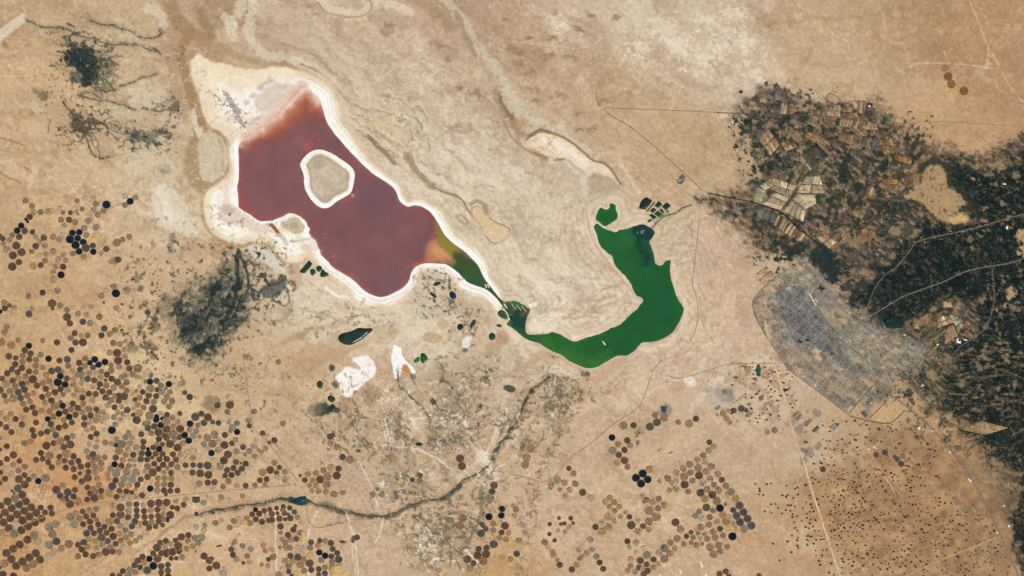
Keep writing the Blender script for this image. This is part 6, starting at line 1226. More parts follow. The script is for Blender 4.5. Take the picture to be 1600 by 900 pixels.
BLK = [
    (C_, [(690, 430), (735, 310), (818, 350), (768, 470)], 6, 1, 'green', 'striped block on the canal bank'), (C_, [(768, 470), (900, 360), (1040, 412), (960, 532)], 3, 1, 'pale', 'block touching the canal bend'),
    (C_, [(760, 300), (860, 225), (905, 290), (815, 345)], 2, 1, 'pale', 'corner behind the striped block'), (C_, [(865, 222), (1110, 300), (1040, 408), (908, 355)], 3, 2, 'pale', 'block right of the grove spur'), (C_, [(1058, 428), (1198, 528), (1170, 640), (985, 545)], 4, 1, 'pale', 'block right of the canal bend'),
    (C_, [(1100, 365), (1195, 205), (1330, 210), (1370, 375)], 2, 2, 'pale', 'large block at the farm crossroads'), (C_, [(1065, 420), (1105, 375), (1290, 380), (1290, 470), (1195, 520)], 1, 1, 'pale', 'lone parcel under the crossroads'),
    (C_, [(745, 505), (930, 560), (890, 652), (730, 592)], 3, 1, 'slate', 'block just below the canal'), (C_, [(932, 562), (1040, 630), (985, 735), (890, 668)], 4, 1, 'mix', 'strips below the canal bend'), (C_, [(1050, 645), (1195, 750), (1150, 825), (985, 740)], 5, 1, 'strip', 'strips between canal and city'),
    (B_, [(200, 278), (450, 288), (402, 375), (182, 340)], 8, 1, 'strip', 'ruled strips under the long ditch'), (B_, [(462, 292), (522, 320), (562, 382), (425, 372)], 3, 1, 'strip', 'skewed strips under the long ditch'), (B_, [(562, 472), (682, 452), (702, 600), (542, 570)], 4, 2, 'ochre', 'dotted block in the upper oasis'),
    (B_, [(702, 592), (862, 642), (858, 700), (700, 652)], 4, 1, 'orange', 'orange row in the upper oasis'), (B_, [(182, 402), (332, 422), (302, 520), (172, 472)], 2, 1, 'brown', 'wide pair under the ruled strips'), (B_, [(502, 442), (560, 452), (532, 570), (477, 556)], 1, 1, 'slate', 'tall lone plot left of the dotted block'),
    (B_, [(360, 102), (438, 102), (418, 228), (354, 216)], 3, 1, 'strip', 'block above the long ditch'), (B_, [(442, 122), (505, 127), (496, 265), (424, 256)], 1, 2, 'dark', 'pair beside the white building'), (B_, [(70, 92), (192, 162), (200, 255), (72, 250)], 3, 2, 'strip', 'block left of the long ditch'),
    (B_, [(205, 162), (310, 157), (320, 265), (207, 260)], 2, 2, 'brown', 'square above the ruled strips'), (B_, [(405, 440), (490, 430), (470, 540), (380, 540)], 2, 1, 'brown', 'pair left of the tall slate plot'), (B_, [(168, 265), (200, 275), (178, 345), (145, 335)], 1, 1, 'leaf', 'sliver left of the ruled strips'),
    (A_, [(880, 660), (940, 622), (1050, 742), (990, 800)], 2, 1, 'dark', 'slanted twins in the upper oasis'), (A_, [(770, 742), (868, 672), (962, 830), (872, 880)], 5, 2, 'mix', 'slanted patchwork in the upper oasis'), (A_, [(382, 562), (480, 482), (592, 640), (502, 740)], 3, 2, 'tan', 'slanted block beside the dark grove'),
    (A_, [(602, 622), (702, 562), (762, 660), (642, 700)], 3, 2, 'mix', 'block left of the slanted patchwork'), (A_, [(530, 75), (565, 58), (622, 128), (575, 155), (535, 135)], 1, 1, 'slate', 'kite plot above the long ditch'), (A_, [(632, 190), (660, 185), (778, 255), (722, 272)], 1, 1, 'slate', 'lozenge below the kite plot'),
    (A_, [(682, 150), (765, 180), (765, 194), (702, 186)], 1, 1, 'slate', 'thin wedge right of the kite plot'), (A_, [(440, 50), (480, 38), (480, 90), (456, 96)], 1, 1, 'dark', 'small square left of the kite plot'), (A_, [(838, 612), (880, 590), (900, 640), (862, 660)], 1, 1, 'leaf', 'square above the slanted twins'),
    (A_, [(812, 552), (860, 512), (970, 560), (902, 600)], 2, 2, 'ochre', 'block above the green square'), (A_, [(607, 235), (718, 292), (710, 350), (592, 350)], 4, 1, 'strip', 'fan below the kite plot'), (A_, [(872, 302), (1000, 322), (996, 365), (872, 360)], 4, 1, 'strip', 'row on the long ditch'), (A_, [(1032, 262), (1160, 262), (1160, 370), (1032, 366)], 4, 2, 'strip', 'grid on the long ditch'),
    (A_, [(345, 520), (400, 480), (455, 500), (375, 590)], 1, 1, 'slate', 'wedge in the dark grove'), (A_, [(930, 300), (965, 278), (1000, 290), (985, 318)], 1, 1, 'dark', 'small patch over the ditch row'), (A_, [(205, 130), (240, 125), (245, 155), (215, 155)], 1, 1, 'dark', 'tiny patch left of the ditch end'),
    (D_, [(842, 172), (980, 182), (952, 270), (882, 290)], 2, 2, 'orange', 'block near the sandy clearing'), (D_, [(1022, 152), (1170, 112), (1182, 190), (1062, 268)], 2, 1, 'brown', 'pair on the edge of the sandy clearing'), (D_, [(562, 462), (660, 520), (642, 560), (562, 520)], 2, 1, 'tan', 'pair amid the middle groves'), (D_, [(572, 642), (760, 642), (722, 770), (602, 760)], 3, 2, 'brown', 'block above the left city road'),
    (D_, [(202, 722), (300, 682), (400, 770), (332, 830)], 2, 2, 'tan', 'block above the canal end'), (D_, [(195, 332), (235, 330), (245, 362), (205, 365)], 1, 1, 'leaf', 'dark square by the crossroads block'), (D_, [(700, 330), (735, 235), (755, 270), (720, 350)], 1, 1, 'tan', 'spike amid the middle groves'), (D_, [(1060, 5), (1110, -5), (1100, 38), (1055, 35)], 1, 1, 'orange', 'square over the middle groves'),
    (E_, [(872, 332), (960, 312), (1022, 378), (862, 440)], 3, 2, 'tan', 'triangle right of the walled orchard'), (E_, [(962, 425), (1010, 392), (1060, 510), (930, 590)], 4, 1, 'tan', 'strips right of the walled orchard'), (E_, [(692, 332), (740, 310), (800, 352), (750, 400)], 1, 1, 'tan', 'diamond right of the walled orchard'), (E_, [(556, 362), (598, 350), (630, 442), (556, 442)], 1, 1, 'brown', 'quadrant against the walled orchard'),
    (E_, [(922, 182), (1000, 190), (1010, 240), (922, 242)], 2, 1, 'tan', 'pair above the orchard triangle'), (E_, [(977, 302), (1055, 322), (1110, 410), (1062, 480)], 2, 3, 'green', 'grey green block by the sheds'), (E_, [(640, 395), (690, 380), (690, 440), (640, 440)], 2, 1, 'tan', 'pair between orchard and diamond'), (E_, [(855, 600), (890, 590), (760, 720), (735, 700)], 1, 1, 'orange', 'long bare strip below the sheds'),
    ((1420, 640, 6.667), [(520, 205), (735, 112), (1042, 190), (805, 262)], 10, 1, 'tan', 'slanting comb left of the dense groves'), ((1420, 640, 6.667), [(530, 275), (700, 280), (690, 318), (600, 316)], 2, 1, 'brown', 'pair under the slanting comb'), ((1420, 640, 6.667), [(480, 375), (545, 372), (550, 425), (500, 430)], 1, 1, 'brown', 'square left of the dense groves'),
    ((1280, 560, 6), [(920, 282), (975, 280), (975, 355), (918, 340)], 1, 1, 'slate', 'grey yard amid the sandy strip'), ((1020, 240, 6), [(215, 245), (252, 232), (262, 255), (230, 275)], 1, 1, 'green', 'left of the two desert plots near the canal'), ((1020, 240, 6), [(222, 275), (268, 258), (318, 235), (265, 290)], 1, 1, 'slate', 'right of the two desert plots near the canal'),
    ((1020, 240, 6), [(240, 225), (275, 190), (310, 215), (275, 255)], 2, 2, 'slate', 'desert plots right of the diagonal ditch'), ((1160, 370, 6), [(120, 350), (225, 275), (308, 350), (180, 455)], 1, 2, 'tan', 'bare block inside the ring road'),
]
k_ = 0
for (org, q, nx_, ny_, pal, where) in BLK:
    if len(q) == 5:
        cells = [(0, 0, tp(*org, q))]
    else:
        q4 = np.array(tp(*org, q))
        def bl(a, b):
            return (q4[0] * (1 - a) + q4[1] * a) * (1 - b) + (q4[3] * (1 - a) + q4[2] * a) * b
        cells = []
        g_ = .035
        for j in range(ny_):
            for i in range(nx_):
                a0, a1, b0, b1 = (i + g_ * nx_ * .35) / nx_, (i + 1 - g_ * nx_ * .35) / nx_, (j + g_ * ny_ * .35) / ny_, (j + 1 - g_ * ny_ * .35) / ny_
                cells.append((i, j, [tuple(bl(a0, b0)), tuple(bl(a1, b0)), tuple(bl(a1, b1)), tuple(bl(a0, b1))]))
    for (i, j, cp) in cells:
        rs = np.random.default_rng(900 + k_)
        col = np.array(PAL[pal][rs.integers(len(PAL[pal]))], float) * (1 + rs.normal(0, .06))
        o = sheet('farm_plot', cp, col, M_FIELD, .1 + .02 * (k_ % 3), .12, k_)
        n = len(cells)
        if n == 1:
            lab = f'{CWORD[pal]} farm plot, the {where}'
        elif ny_ == 1:
            lab = f'{CWORD[pal]} plot, {ORD[i + 1]} of {nx_} along the {where}'
        elif nx_ == 1:
            lab = f'{CWORD[pal]} plot, {ORD[j + 1]} of {ny_} in the {where}'
        else:
            lab = f'{CWORD[pal]} plot, {ORD[i + 1]} column {ORD[j + 1]} row, {where}'
        tag(o, lab, 'farm plot', 'rectangular plots of the oasis')
        k_ += 1
EXTRA = [
    ([(37.2, 341.6), (40.2, 339.8), (46.2, 347.2), (43.2, 349.4)], (22, 24, 30), 'black rectangular plot tilted beside a brown round field, upper left'), ([(46, 389.8), (54, 389.8), (54, 396.6), (46, 396.6)], (140, 108, 66), 'ochre rectangular plot among the upper left round fields'),
    ([(204, 437.6), (209, 435.4), (210, 437), (205, 439.2)], (24, 28, 34), 'tiny black rectangle left of the dark oasis'), ([(16, 766), (19.5, 764.2), (25, 770.6), (21.5, 772.8)], (92, 88, 72), 'tilted dark plot amid the lower left round fields'),
    ([(179, 692), (185, 692), (185, 698.8), (177.8, 698.8)], (38, 62, 62), 'dark teal square plot between two round fields'), ([(300.5, 776), (312.5, 776), (312.5, 785), (306, 786.4), (300.5, 784)], (76, 76, 60), 'dark olive rectangular plot by the track crossing'),
    ([(303, 760.5), (306.5, 760.5), (308, 768.3), (303.5, 768.3)], (178, 140, 96), 'small upright tan plot above the ruled road'), ([(285, 736.5), (294, 736), (294, 742), (285.5, 743)], (176, 144, 100), 'faint tan plot left of a brown round field'),
    ([(217, 814), (220.8, 814), (221.6, 824.6), (217, 826)], (156, 122, 82), 'narrow upright tan plot in the lower left'), ([(260, 808.5), (264.8, 809), (264.4, 816.5), (259.5, 816)], (30, 60, 48), 'small dark green square touching a ringed brown field'),
    ([(304, 800.5), (309, 799.5), (310, 805.5), (304.5, 806.5)], (34, 62, 56), 'small dark green square below the olive plot'), ([(330, 799), (335, 801), (334, 804), (331, 803)], (52, 72, 56), 'tiny dark green patch where the river begins'),
    ([(337.6, 853), (346.5, 850.5), (346.8, 853.4), (338, 855)], (58, 60, 44), 'dark hedged yard in the bottom left'), ([(305, 859), (306.5, 859), (306.5, 864), (305, 864)], (30, 30, 30), 'tiny black upright mark in the bottom left'),
    ([(1032.3, 634.6), (1042, 635), (1040.6, 645), (1034, 644)], (52, 70, 84), 'blue black square plot at the end of a thin track'), ([(1116, 638), (1124, 632.5), (1126, 636), (1121, 641.5)], (134, 110, 74), 'ochre angular plot above the ochre round trio'),
    ([(1118.3, 646.4), (1121, 646), (1123, 650.8), (1120, 651.5)], (140, 112, 80), 'tiny brown plot left of the ochre round trio'), ([(1026.5, 703.5), (1033, 700.5), (1034.4, 702.6), (1028, 706)], (150, 124, 88), 'short brown bar in the desert, left of two'), ([(1044.5, 708), (1050.5, 704.8), (1051.5, 706.6), (1045.5, 710)], (120, 104, 74), 'short brown bar in the desert, right of two'),
    ([(992, 676), (999, 670), (1007.5, 678.5), (1006, 679.6), (999, 675), (995.5, 684.5), (992, 683)], (172, 138, 100), 'faded hook shaped plot below the diagonal road'), ([(993, 690), (998.5, 688), (999, 694.5), (994.5, 696.5)], (122, 116, 90), 'small grey green square below the hook shaped plot'),
    ([(1132, 768), (1138, 770), (1140.6, 782), (1136, 784)], (166, 138, 98), 'tan slanted plot wedged among the right fan fields'), ([(1147, 823), (1151, 821.5), (1155, 832), (1149, 834)], (176, 142, 96), 'tan sliver beside the lower black disc of the right fan'),
    ([(1183, 586), (1188, 578), (1189, 588)], (50, 84, 62), 'thin green wedge among the plots left of the city'), ([(1163, 573), (1173.5, 571.5), (1173.5, 580), (1163, 580)], (160, 130, 92), 'brown square plot left of the city road'), ([(1179, 590), (1183.5, 590), (1183.5, 595.5), (1179, 595.5)], (140, 104, 82), 'reddish square plot left of the city'),
    ([(1186, 619), (1194, 617), (1193, 624.5), (1186.5, 626.5)], (118, 104, 80), 'dark brown yard left of the track to the city'), ([(1217, 617.2), (1224, 617.2), (1224, 618.8), (1217, 618.8)], (60, 66, 58), 'long low dark plot, left of the pair under the green rectangle'), ([(1227.5, 616.4), (1232, 616.4), (1232, 618), (1227.5, 618)], (50, 58, 52), 'short dark plot, right of the pair under the green rectangle'),
    ([(186, 507.5), (190, 507), (190.2, 511.6), (186, 511.6)], (148, 116, 80), 'tiny brown square left of the dark oasis'), ([(188, 514.5), (191, 513.4), (192.3, 517.6), (189.5, 517)], (34, 34, 30), 'tiny black plot under the brown square'), ([(187.5, 475), (191, 473), (194.6, 476), (191, 477.6)], (84, 78, 62), 'tiny dark rhombus left of the dark oasis'),
    ([(466.5, 743), (469, 740.5), (471.6, 743), (469, 745.6)], (84, 72, 58), 'tiny dark rhombus on the straight road'), ([(471, 776), (478, 775), (478, 783.5), (471.5, 782)], (44, 78, 60), 'dark green patch right of the blue reservoir'), ([(435.4, 853), (439, 852.5), (439, 860), (436.6, 860)], (132, 112, 68), 'narrow olive plot by the white bottom track'),
    ([(470, 828), (480, 832), (478, 848), (471, 850)], (196, 170, 116), 'pale yellow plot in the bottom edge patchwork'), ([(514, 884), (534, 880), (538, 900), (516, 902)], (192, 162, 110), 'pale yellow plot right of the slate group at the bottom edge'),
    ([(1296, 553.5), (1299, 549.5), (1305, 552), (1299.5, 556.5)], (62, 76, 62), 'left one of two small dark parks in the city'), ([(1258, 530.5), (1264, 529), (1265.6, 533), (1260, 533.6)], (38, 60, 48), 'right one of two small dark parks in the grey city'),
    ([(1246, 532), (1250, 531.5), (1254.5, 532.5), (1252.6, 537), (1248, 536.5)], (36, 58, 46), 'left one of two small green parks in the grey city'), ([(1379, 500), (1390, 493), (1396, 491.5), (1411.6, 497.5), (1411.6, 513.4), (1385, 512)], (26, 50, 44), 'large dark green walled orchard inside the city'),
    ([(1370, 488), (1376, 482), (1383, 486), (1383, 494), (1378, 499)], (34, 50, 46), 'dark green grove left of the walled orchard'), ([(1277, 450), (1283, 446), (1289, 451), (1283, 456)], (34, 48, 52), 'small dark park between city and groves'),
    ([(1202, 466), (1206, 468), (1204, 471), (1200.6, 469)], (150, 120, 88), 'bare brown yard inside the ring road'), ([(1345, 645), (1350, 641), (1356.5, 649), (1352.5, 654)], (92, 92, 86), 'dark estate block outside the city corner'),
    ([(1352, 630), (1362, 620), (1366, 625), (1355, 636)], (108, 108, 96), 'greenish estate block by the city corner'), ([(1268, 673), (1277, 664.5), (1280.5, 667.5), (1272, 677)], (88, 92, 78), 'grey green estate row south of the city'),
    ([(1238, 650), (1246.5, 642.2), (1249, 645), (1241, 653)], (126, 118, 100), 'first grey estate row south of the city'), ([(1243, 655), (1249.5, 646.5), (1253, 649), (1246.5, 658)], (118, 112, 98), 'second grey estate row south of the city'), ([(1256.5, 664.5), (1264.5, 656), (1267.5, 659), (1260, 667.5)], (126, 116, 98), 'third grey estate row south of the city'), ([(1296, 668), (1304.5, 660), (1311, 665), (1303, 674)], (140, 136, 120), 'square pale estate south of the city'),
]
for i, (pts, col, lab) in enumerate(EXTRA):
    tag(sheet('field_plot', pts, col, M_FIELD, .12 + .01 * (i % 5), .06, 300 + i), lab, 'farm plot')
SAND = [([(1092.6, 876), (1094.6, 875.4), (1098.6, 885.4), (1096.4, 886.8)], 'upper of two bright strips under the right fan'), ([(1101, 895), (1103.2, 894.4), (1105.5, 902), (1103, 902)], 'lower of two bright strips under the right fan'), ([(1029.5, 897), (1032, 896), (1034, 902), (1031, 902)], 'bright strip at the bottom edge under the faded block'), ([(1060, 887), (1062.4, 886.4), (1066, 896), (1063.6, 897)], 'bright strip left of the two under the right fan')]
for i, (pts, lab) in enumerate(SAND):
    tag(sheet('quarry_strip', pts, (232, 220, 196), M_SALT, .1, .05, 400 + i), 'white ' + lab, 'quarry')

# ------------------------------------------------------------------ tiny farm squares of the lower right
DOT = '''1180 756 1198.5 756.5 1205 755.5 1187 763 1187 767 1185.5 772.5 1193 773.5 1222.5 774 1228.5 776 1231 773.5 1239.5 778 1247 772.5 1229 759 1242.5 763.5 1246 761.5 1259 758 1270.5 755.5 1280.5 753.5
1265 774.5 1266 779 1276.5 780 1279 788.5 1259.5 785 1267 788 1268.5 793 1254.5 794.5 1242 791.5 1235.5 789.5 1231 789.5 1205 788 1211.5 787.5 1216 793.5 1195 799 1205.5 801.5 1222 802 1228 797 1235 798.5 1239 803.5 1245 806.5 1238 808
1260.5 802.5 1266 800 1271.5 799 1261 809 1266.5 812 1252.5 814 1274.5 813 1265.5 818 1241 816 1242.5 825 1246 829 1259 823.5 1264 825.5 1270.5 823 1273 829.5 1279.5 829.5 1262.5 837.5 1267.5 838.5 1237.5 836.5 1247 840 1245.5 844 1230.5 846 1208 849.5
1261.5 843.5 1275 843.5 1282.5 843 1287 842.5 1283.5 838 1261.5 851 1271.5 849.5 1246 853 1247.5 856.5 1236.5 863 1285.5 859.5 1292 859 1274.5 860.5 1275 868 1284.5 868 1218 875.5 1279.5 876.5 1281.5 882.5 1299 880.5 1295.5 895 1303 898
1286 776 1303 774 1302.5 778.5 1293.5 776.5 1318 777 1305 793 1297 803.5 1313 804 1326 801.5 1309 820 1318 818 1326.5 808 1304 828 1299 830 1299.5 840 1310 825.5 1315 830.5 1325 830.5 1335 788 1347 793 1352 783.5 1361 797 1343 783 1340 770 1337 766'''
dots = P(DOT)
rd = np.random.default_rng(77)
dense_zone = P('1282 745 1330 735 1365 735 1400 735 1450 745 1500 780 1545 800 1570 850 1580 905 1300 905 1312 880 1296 830 1284 790')
cand = 0
while len(dots) < 760 and cand < 30000:
    cand += 1
    zz = rd.random()
    if zz < .18:
        u, v = rd.uniform(1255, 1470), rd.uniform(655, 760)
        if sdpoly(OASIS, np.array([u]), np.array([v]))[0] < 4 or sdpoly(CITY, np.array([u]), np.array([v]))[0] < 6 or (u - v * .9 > 830): continue
    elif zz < .92:
        u, v = rd.uniform(1282, 1590), rd.uniform(735, 905)
        if sdpoly(dense_zone, np.array([u]), np.array([v]))[0] > 0: continue
        if v < 790 and u > 1440 and rd.random() < .5: continue
    else:
        u, v = rd.uniform(1140, 1245), rd.uniform(565, 660)
    if any((u - a) ** 2 + (v - b) ** 2 < 20 for a, b in dots): continue
    dots.append((u, v))
proto = {}
DREG = [(1130, 560, 1250, 665, 'left of the city road'), (1170, 740, 1226, 905, 'far left of the sand track'), (1226, 740, 1262, 800, 'upper left of the sand track'), (1226, 800, 1262, 905, 'lower left of the sand track'), (1262, 740, 1290, 820, 'against the upper sand track'), (1262, 820, 1302, 905, 'against the lower sand track')]
for gx in range(6):
    for gy in range(4):
        DREG.append((1290 + gx * 52, 735 + gy * 43, 1342 + gx * 52, 778 + gy * 43, ORD[gx + 1] + ' block right, ' + ['top', 'upper', 'lower', 'bottom'][gy] + ' band of speckled land'))
DLAB = {}
dg = {}
for i, (u, v) in enumerate(dots[:300]):
    r_ = next((k for k, q in enumerate(DREG) if q[0] <= u < q[2] and q[1] <= v < q[3]), len(DREG) - 1)
    dg.setdefault(r_, []).append(i)
for r_, ids in dg.items():
    ids.sort(key=lambda i: dots[i][1])
    rws = []
    for i in ids:
        if rws and dots[i][1] - dots[rws[-1][0]][1] < 5: rws[-1].append(i)
        else: rws.append([i])
    for rn, rw in enumerate(rws):
        rw.sort(key=lambda i: dots[i][0])
        for cn, i in enumerate(rw):
            DLAB[i] = f'dark orchard square, {ORD[cn + 1]} in {ORD[rn + 1]} row, {DREG[r_][4]}'
for i, (u, v) in enumerate(dots):
    wd, hg, an = rd.uniform(1.2, 2.2), rd.uniform(1.1, 1.7), rd.normal(-.25, .35)
    if i > 118 and rd.random() < .35:
        wd *= 1.4
    key = (round(wd, 1), round(hg, 1), rd.integers(4))
    if i >= 300:
        break
    if key not in proto:
        col = [(70, 60, 42), (84, 70, 48), (104, 84, 58), (58, 54, 40)][key[2]]
        a, b = key[0], key[1]
        V = [(-a, -b, 0), (a, -b, 0), (a, b, 0), (-a, b, 0), (-a, -b, .12), (a, -b, .12), (a * .95, b, .12), (-a, b * .95, .12)]
        Fq = [(4, 5, 6, 7), (0, 1, 5, 4), (1, 2, 6, 5), (2, 3, 7, 6), (3, 0, 4, 7)]
        ob = mesh_np('orchard_plot', V, Fq, M_LEAF, np.repeat(albedo(col)[None], 8, 0))
        proto[key] = ob
        o = ob
    else:
        o = proto[key].copy()
        COL.objects.link(o)
    o.location = (u - 800, 450 - v, float(zat(u, v)) + .01)
    o.rotation_euler = (0, 0, an)
    tag(o, DLAB[i], 'orchard plot', 'small orchard squares')
VV, FF, CC, nb = [], [], [], 0
for i, (u, v) in enumerate(dots[300:]):
    a, b = rd.uniform(.8, 2.0), rd.uniform(.7, 1.5); an = rd.normal(.25, .35); z = zat(u, v) + .01
    ca, sa = math.cos(an), math.sin(an)
    V = [(u - 800 + x * ca - y * sa, 450 - v + x * sa + y * ca, z + h) for h in (0, .12) for x, y in ((-a, -b), (a, -b), (a, b), (-a, b))]
    VV += V
    FF += [tuple(nb + t for t in f) for f in ((4, 5, 6, 7), (0, 1, 5, 4), (1, 2, 6, 5), (2, 3, 7, 6), (3, 0, 4, 7))]
    CC += [np.array([(84, 68, 46), (112, 88, 62), (124, 98, 68), (70, 60, 42)][i % 4]) * rd.uniform(.8, 1.2)] * 8
    nb += 8
tag(mesh_np('tiny_orchard_plots', VV, FF, M_LEAF, albedo(np.array(CC))), 'faint brown and dark specks of farms filling the lower right', 'orchard plots', kind='stuff')

# ------------------------------------------------------------------ roads and canals
def road(name, pts, wd, col, label, cat='road', lvl=.5, smooth=2, kind='structure', mat=None):
    pts = chaikin(pts, smooth, False) if smooth else pts
    q = [pts[0]]
    for a, b in zip(pts[:-1], pts[1:]):
        n = max(1, int(math.hypot(b[0] - a[0], b[1] - a[1]) / 3))
        for j in range(1, n + 1):
            q.append((a[0] + (b[0] - a[0]) * j / n, a[1] + (b[1] - a[1]) * j / n))
    q = np.array(q)
    t = np.gradient(q, axis=0); t /= np.linalg.norm(t, axis=1)[:, None] + 1e-9
    nr = np.stack([-t[:, 1], t[:, 0]], 1)
    rs = np.random.default_rng(len(q))
    hw = wd / 2 * (1 + rs.normal(0, .1, len(q)))
    Lp, Rp = q + nr * hw[:, None], q - nr * hw[:, None]
    z = np.array([zat(a, b) for a, b in q]) + lvl
    def w3(p, dz):
        return np.stack([p[:, 0] - 800, 450 - p[:, 1], z + dz], 1)
    V = np.vstack([w3(q - nr * hw[:, None] * 1.2, -.22), w3(Rp, 0), w3(Lp, 0), w3(q + nr * hw[:, None] * 1.2, -.22)])
    m = len(q)
    F = []
    for i in range(m - 1):
        for k in range(3):
            a = k * m + i
            F.append((a, a + m, a + m + 1, a + 1))
    F = np.array(F)[:, ::-1]
    cs = np.array(col, float)[None] * (1 + rs.normal(0, .05, (4 * m, 1)))
    o = mesh_np(name, V, F, mat or M_ROAD, albedo(np.clip(cs, 0, 255)))
    return tag(o, label, cat, kind=kind)


